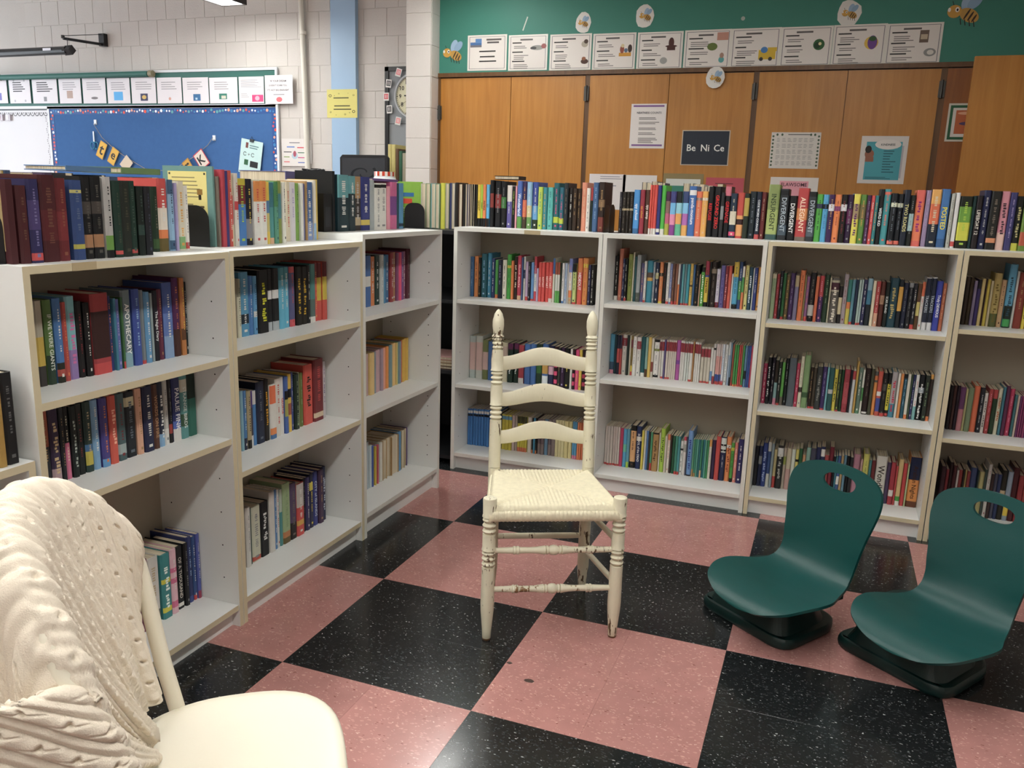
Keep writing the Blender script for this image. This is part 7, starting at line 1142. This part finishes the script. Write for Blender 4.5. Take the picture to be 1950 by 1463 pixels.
while z > 1.0:
    for i in range(3): ell(mb, xl-.045+.009*math.sin(z*60+i*2), z-.018*i, .006, .004, -.0135, '5a5a60', n=6)
    z -= .05
mb.obj('lace_border', M['paper'], t)
for k, (p, w_) in enumerate((((-6.1403,1.9590), .05), ((-6.0444,1.9588), .055))):
    mb = MB(); mb.box(-w_/2, w_/2, -.02, 0, -.028, .028, 'c0b8c0'); mb.box(-w_/2+.008, w_/2-.02, -.022, -.02, -.02, .02, 'd8d4d8' if k else 'b8a0a8')
    tag(mb.obj('magnet_clip', M['gloss_paper'], None, loc=(p[0], 3.607, p[1])), ['small pinkish magnet clip at the left edge of the whiteboard', 'grey magnet clip right of the pinkish one on the whiteboard'][k], 'clip', 'magnet clips')
# strip of printed sheets along the chalkboard
QS = [((-6.5371,2.3201), (-6.0379,2.0874)), ((-5.9997,2.3109), (-5.7425,2.0852)), ((-5.7070,2.3059), (-5.4092,2.0827)), ((-5.3767,2.3003), (-5.1230,2.0805)), ((-5.0930,2.2954), (-4.8316,2.0783)), ((-4.8041,2.2905), (-4.5535,2.0762)), ((-4.5281,2.2902), (-4.2649,2.0740)), ((-4.2418,2.2852), (-3.9837,2.0719)), ((-3.9630,2.2804), (-3.6986,2.0698)), ((-3.6802,2.2755), (-3.3996,2.0675))]
sub = ['with a purple picture, cut by the left edge', 'with little flowers at its corners', 'of bold lines over a grey tab', 'with a small brown sketch', 'with a tiny bird drawing', 'with a bright blue square', 'with a gold and navy picture', 'with a tiny star', 'with a small navy square', 'with a small green picture']
pics = [[(.55,.85,.12,.4,'7a78b8')], [(.2,.28,.85,.95,'b0aeb4','o'),(.7,.78,.85,.95,'b0aeb4','o'),(.2,.28,.05,.15,'b0aeb4','o'),(.7,.78,.05,.15,'b0aeb4','o')], [(.44,.56,.08,.26,'8a8a8e')], [(.35,.62,.2,.5,'b09a90')], [(.35,.65,.16,.26,'7a7476','o')], [(.28,.68,.12,.46,'5aa8e0')], [(.36,.66,.1,.38,'3a3a58'),(.42,.6,.16,.32,'c8a860','o')], [(.46,.56,.12,.24,'d0a090','o')], [(.4,.68,.1,.36,'3a6a98'),(.48,.56,.14,.22,'a8c8d8')], [(.34,.62,.16,.38,'3a7a6a'),(.42,.58,.18,.3,'c8c8b8')]]
for k in range(10):
    p, q = QS[k]; rn = random.Random(30+k)
    bold = k in (1, 2); pr_s = lines(.18, .84, .80, 5 if bold else 4, .085, '4a484c' if bold else '9a989c', rn, .04 if bold else .03)
    sheet('quote_sheet', 'white quotation sheet %s on the chalkboard strip' % sub[k], 'notice', p[0]-.004, q[0]+.004, q[1], p[1], 3.5995-.0006*(k % 2), 'e4e0e4', pr_s+pics[k], group='quotation sheets on the chalkboard')
p, q = (-3.3811,2.2766), (-3.1318,2.0655); rn = random.Random(50)
sheet('quote_sheet', 'white quotation sheet with a pink picture at its corner', 'notice', p[0], q[0], q[1], p[1], 3.5995, 'e4e0e2', lines(.08, .92, .86, 6, .05, '9a989c', rn, .02)+lines(.08,.45,.35,3,.06,'9a989c',rn,.02)+[(.52,.97,.06,.32,'d04878'),(.64,.82,.1,.28,'e8a8b8','o')], group='quotation sheets on the chalkboard')
p, q = (-3.1130,2.2822), (-2.8435,2.0592)
sheet('quote_sheet', 'white sheet about a dream in capitals, rightmost of the quotation strip', 'notice', p[0], q[0], q[1], p[1], 3.590, 'e6e2e4', [(.40,.62,.06,.24,'c86a70','o'),(.3,.7,.31,.34,'8a888c')], [('"IF YOUR DREAM', .48, .80, .60, .07, '4a484c'), ("DOESN'T SCARE YOU,", .48, .64, .72, .07, '4a484c'), ("IT'S NOT BIG ENOUGH\"", .48, .48, .78, .07, '4a484c')], group='quotation sheets on the chalkboard')
p, q = (-2.9857,1.7851), (-2.7296,1.5650)
sheet('poster', 'small white diagram sheet with coloured bars beside the pipe', 'poster', p[0], q[0], q[1], p[1], 3.618, 'd8d4d0', [(.2,.5,.68,.72,'5a7ab8'),(.6,.85,.66,.70,'c85a60'),(.08,.38,.50,.53,'3a3a3a'),(.62,.9,.48,.51,'3a6a4a'),(.08,.3,.32,.35,'6a8a3a'),(.62,.88,.30,.33,'b83a70'),(.08,.3,.14,.17,'c84a50'),(.62,.9,.12,.15,'3a5aa8'),(.38,.62,.26,.50,'a8bcc8','o'),(.44,.56,.34,.56,'a05060','o'),(.3,.7,.84,.87,'6a6a70')])
p, q = (-2.7295,1.7742), (-2.7037,1.5865)
sheet('paper_slip', 'narrow white paper slip behind the pipe', 'paper', p[0], q[0]+0.01, q[1], p[1], 3.618, 'd8d6d4', [])
p, q = (-2.5166,2.1635), (-2.2382,1.9469); rn = random.Random(8)
pr_s = [(.22,.72,.68,.72,'4a4a30'),(.24,.76,.40,.44,'4a4a30'),(.22,.80,.28,.32,'4a4a30')]
for a, b_, s in ((.11,.78,.05),(.88,.79,.03),(.12,.2,.03),(.88,.22,.05),(.40,.85,.02),(.25,.78,.015),(.7,.86,.012),(.6,.12,.03),(.75,.18,.02),(.3,.1,.015)): pr_s.append((a-s, a+s, b_-s, b_+s, '3a3a28', 'o')); pr_s.append((a-s*.6, a+s*.6, b_-s*.6, b_+s*.6, 'd8cf74', 'o'))
sheet('poster', 'yellow sheet with stars taped on the pale blue column', 'poster', p[0], q[0], q[1], p[1], 3.584, 'd9d07c', pr_s)
# hanging letter banner, scissors and hooks on the blue board
def letter_flag(label, c, ch, w_, h_, tilt, col, edge, y=3.59, tc='1c1a18'):
    mb = MB(); mb.box(-w_/2, w_/2, -.001, 0, -h_/2, h_/2, edge); mb.box(-w_/2+.008, w_/2-.008, -.0014, -.001, -h_/2+.008, h_/2-.008, col)
    o = mb.obj('letter_flag', M['paper'], None, loc=(c[0], y, c[1])); o.rotation_euler = (0, tilt, 0); tag(o, label, 'banner', 'letter flags on the blue board')
    tb = MB(); add_text(tb, ch, lambda x, z: (x, -.002, z), tc, w_*.6, h_*.62, 0.02); tb.obj('letter', M['ink'], o)
letter_flag('mustard banner flag with the letter t on the blue board', (-4.9163,1.6718), 't', .085, .15, 0.50, 'd8a83a', 'c89830')
letter_flag('mustard banner flag with the letter e on the blue board', (-4.7849,1.6179), 'e', .085, .15, 0.55, 'd8a83a', 'c89830')
letter_flag('mustard banner flag with the letter r, half hidden by books', (-3.9412,1.5399), 'r', .085, .13, -0.6, 'c8963a', 'a87a28')
letter_flag('cream banner flag with letter K and a red edge', (-3.7951,1.6044), 'K', .115, .15, -0.62, 'd8ccc0', 'b8323c', 3.588)
mb = MB(); mb.box(-.05, .05, -.001, 0, -.06, .06, 'd0bfa8'); o = mb.obj('letter_flag', M['paper'], None, loc=((-4.6372,1.5556)[0], 3.59, (-4.6372,1.5556)[1])); o.rotation_euler = (0, 0.8, 0); tag(o, 'plain beige banner flag half hidden beside the letter e', 'banner', 'letter flags on the blue board')
mb = MB(); sag = [(-4.9881,1.8925), (-4.9056,1.7826), (-4.7786,1.6871), (-4.6210,1.6017), (-4.3944,1.5002), (-4.1284,1.5052), (-3.8904,1.6208), (-3.7264,1.7239), (-3.6670,1.7896)]
mb.tube([(x, 3.594, z) for x, z in sag], .002, 6, 'a89878'); tag(mb.obj('banner_string', M['paper']), 'sagging string that carries the letter flags', 'string')
for k, p in enumerate(((-4.9796,1.9154), (-3.6617,1.7853))):
    mb = MB(); mb.box(-.014, .014, -.008, 0, -.022, .022, 'd8dce0'); mb.box(-.006, .006, -.02, -.008, -.022, -.012, 'c0c4c8'); tag(mb.obj('wall_hook', M['gloss_paper'], None, loc=(p[0], 3.607, p[1])), ['white wall hook at the left end of the letter banner', 'white wall hook at the right end of the letter banner'][k], 'hook', 'wall hooks')
t = thing('scissors', 'blue-handled scissors hanging from the left hook', 'scissors', ((-4.9966,1.7451)[0], 3.59, (-4.9966,1.7451)[1]))
for s in (-1, 1):
    mb = MB(); mb.tube([(s*.018+.022*math.cos(2*math.pi*k/16), 0.004*s, -.035+.032*math.sin(2*math.pi*k/16)) for k in range(17)], .006, 8); mb.obj('handle', mat('blue_plastic', '2a78a0', 0.4, 0.5, 0.1, 10), t, smooth=True)
mb = MB(); mb.box(-.008, .008, -.004, .004, -.002, .09); mb.obj('blade', M['steel'], t)
t = thing('clipped_sheet', 'pale mint sheet of icons hanging crooked from a binder clip', 'paper', ((-3.2755,1.6592)[0], 3.59, (-3.2755,1.6592)[1])); t.rotation_euler = (0, 0.17, 0)
mb = MB(); mb.box(-.11, .11, -.001, 0, -.17, .11, 'c0dcda'); s_ = mb.obj('sheet', M['paper'], t)
mb = MB(); mb.box(-.06, -.035, -.0016, -.001, .04, .085, '6a3a34'); mb.box(-.02, .07, -.0016, -.001, .06, .068, '5a7a80'); mb.box(-.02, .06, -.0016, -.001, .042, .05, '5a7a80'); mb.box(-.06, -.02, -.0016, -.001, -.10, -.055, '2a5a3a'); mb.box(0, .08, -.0016, -.001, -.11, -.06, '1c1e20')
add_text(mb, '+', lambda x, z: (-.02+x, -.002, -.01+z), '24282a', .02, .02)
for c0 in (-.06, .02):
    for k in range(10):
        a0 = .5+2*math.pi*.85*k/10; a1 = a0+.5; mb.face([(c0+r*math.cos(a), -.002, -.01+r*math.sin(a)) for r, a in ((.012, a0), (.017, a0), (.017, a1), (.012, a1))], '24282a')
mb.obj('icons', M['ink'], s_)
mb = MB(); mb.box(-.018, .018, -.012, .006, .095, .118); mb.tube([(-.012, -.008, .118), (0, -.012, .14), (.012, -.008, .118)], .002, 6); mb.obj('binder_clip', M['black_metal'], t)
# grey-panelled black frame with the clock
t = thing('framed_panel', 'black-framed grey panel on the block wall, half hidden by the wing wall', 'panel', (0, 3.625, 0))
p = (-1.9960,2.3259); x1_ = -1.50
mb = MB(); mb.box(p[0]+.03, x1_, -.02, 0, .2, p[1]-.03); mb.obj('panel', M['grey_panel'], t)
mb = MB(); mb.box(p[0], p[0]+.032, -.035, 0, .2, p[1]); mb.box(p[0], x1_, -.035, 0, p[1]-.032, p[1]); mb.box(p[0]+.032, x1_, -.022, -.02, (-1.9265,1.9028)[1]-.002, (-1.9265,1.9028)[1]+.002); mb.obj('frame', M['black_metal'], t)
c = (-1.7344,2.1053); t = thing('clock', 'round wall clock with cream face, half hidden by the wing wall', 'clock', (c[0], 3.604, c[1]))
R_ = .172
def disc(r, y): return [(r*math.cos(2*math.pi*k/48), y, r*math.sin(2*math.pi*k/48)) for k in range(48)]
mb = MB(); mb.rings([disc(R_, 0), disc(R_, -.03), disc(R_-.006, -.038), disc(R_-.016, -.036), disc(R_-.018, -.022)], 'b8bcc0', caps=False); mb.obj('rim', M['gloss_paper'], t, smooth=True)
mb = MB(); mb.face(disc(R_-.014, -.022)[::-1], 'd8d4b4'); mb.obj('face', M['gloss_paper'], t)
mb = MB()
for hnum in range(1, 13):
    a = math.pi/2-hnum*math.pi/6; add_text(mb, str(hnum), lambda x, z: (.120*math.cos(a)+x, -.0235, .120*math.sin(a)+z), '1c1c1e', .045, .032, 0.015)
for k in range(60):
    a = 2*math.pi*k/60; r0 = .145 if k % 5 else .140; w_ = .0012 if k % 5 else .0025
    mb.face([(r*math.cos(a)-s*w_*math.sin(a), -.0235, r*math.sin(a)+s*w_*math.cos(a)) for r, s in ((r0, -1), (.152, -1), (.152, 1), (r0, 1))], '2a2a2c')
mb.obj('numerals', M['ink'], t)
for nm, an, ln, w_ in (('hour_hand', math.pi*.985, .085, .005), ('minute_hand', -.6, .125, .0035), ('second_hand', math.pi*1.16, .13, .001)):
    mb = MB(); d = Vector((math.cos(an), 0, math.sin(an))); n_ = Vector((-math.sin(an), 0, math.cos(an)))
    mb.face([tuple(d*a*ln+n_*s*w_+Vector((0, -.025, 0))) for a, s in ((-.15, -1), (1, -1), (1, 1), (-.15, 1))], '1c1c1e'); mb.obj(nm, M['ink'], t)
for k, (p, c_, ti) in enumerate((((-1.8718,2.2809),'d87a80',.3),((-1.9591,2.2012),'3a3c40',.12),((-1.9800,2.1039),'c84a52',0),((-1.9521,2.0094),'3a3c40',-.05),((-1.8755,1.9225),'e08a8a',.2))):
    sheet('number_card', ['pink card above the clock, top of five', 'dark card second from the top by the clock', 'red card left of the clock, middle of five', 'dark card fourth from the top by the clock', 'pink card under the clock, lowest of five'][k], 'card', p[0]-.024, p[0]+.024, p[1]-.03, p[1]+.03, 3.586, 'e0dcd8', [(.14,.86,.2,.86,c_),(.32,.42,.3,.76,'e0dcd8'),(.58,.68,.3,.76,'e0dcd8')], tilt=ti, group='small cards round the clock')
# projection screen on its bracket
t = thing('projection_screen', 'black pull-down projection screen case hung from a wall bracket', 'screen', (0, 0, 0))
Z_ = (-5.6354,2.5451)[1]
mb = MB(); a = (-6.1748,3.2500,2.4660); b = (-4.8658,3.2500,2.4701)
mb.tube([a, b], .034, 14); mb.obj('case', M['black_metal'], t, smooth=True)
a2 = (-4.8896,3.2500,2.4686); b2 = (-4.8064,3.2500,2.4726); mb = MB(); mb.tube([a2, b2], .040, 4); mb.obj('end_cap', M['black_metal'], t)
p0 = (-5.0623,3.2500,2.4763); mb = MB(); mb.box(p0[0]-.04, p0[0]+.05, p0[1]-.0375, p0[1]-.034, p0[2]-.008, p0[2]+.012, 'd8d8e0'); mb.obj('maker_label', M['gloss_paper'], t)
mb = MB(); w0 = (-4.8248,2.6191); mb.box(w0[0]-.03, w0[0]+.03, 3.585, 3.629, w0[1]-.06, w0[1]+.045); mb.obj('wall_plate', M['black_metal'], t)
tip = (-4.9022,3.2500,2.5678); mb = MB(); mb.tube([(w0[0], 3.60, w0[1]-.045), tip], .012, 8); mb.obj('arm', M['black_metal'], t, smooth=True)
mb = MB(); mb.tube([(w0[0], 3.60, w0[1]+.04), (tip[0], tip[1], tip[2]+.02)], .003, 6); mb.tube([tip, (tip[0], tip[1], tip[2]+.025)], .014, 8); mb.tube([(-4.8551,3.2500,2.5662), (-4.8585,3.2500,2.4825)], .003, 6); mb.obj('stay_wire', M['black_metal'], t)

# crumbs on the tiles in front of the ladder-back chair
for k, (x, y, r) in enumerate(((0.7072, -0.4099, .009), (0.6204, -0.3438, .006))):
    mb = MB(); rg3 = random.Random(k)
    mb.rings([[(r*q*rg3.uniform(.8, 1.2)*math.cos(2*math.pi*i/9)*1.6, r*q*rg3.uniform(.8, 1.2)*math.sin(2*math.pi*i/9), z) for i in range(9)] for q, z in ((.9, 0), (1, .001), (.6, .0025), (.15, .003))], '4a3a34')
    tag(mb.obj('crumb', M['paper'], None, loc=(x, y, 0.0)), ['larger dark crumb on the pink tile before the ladder-back chair', 'smaller dark crumb at the edge of the pink tile before the chair'][k], 'debris', 'crumbs on the floor')
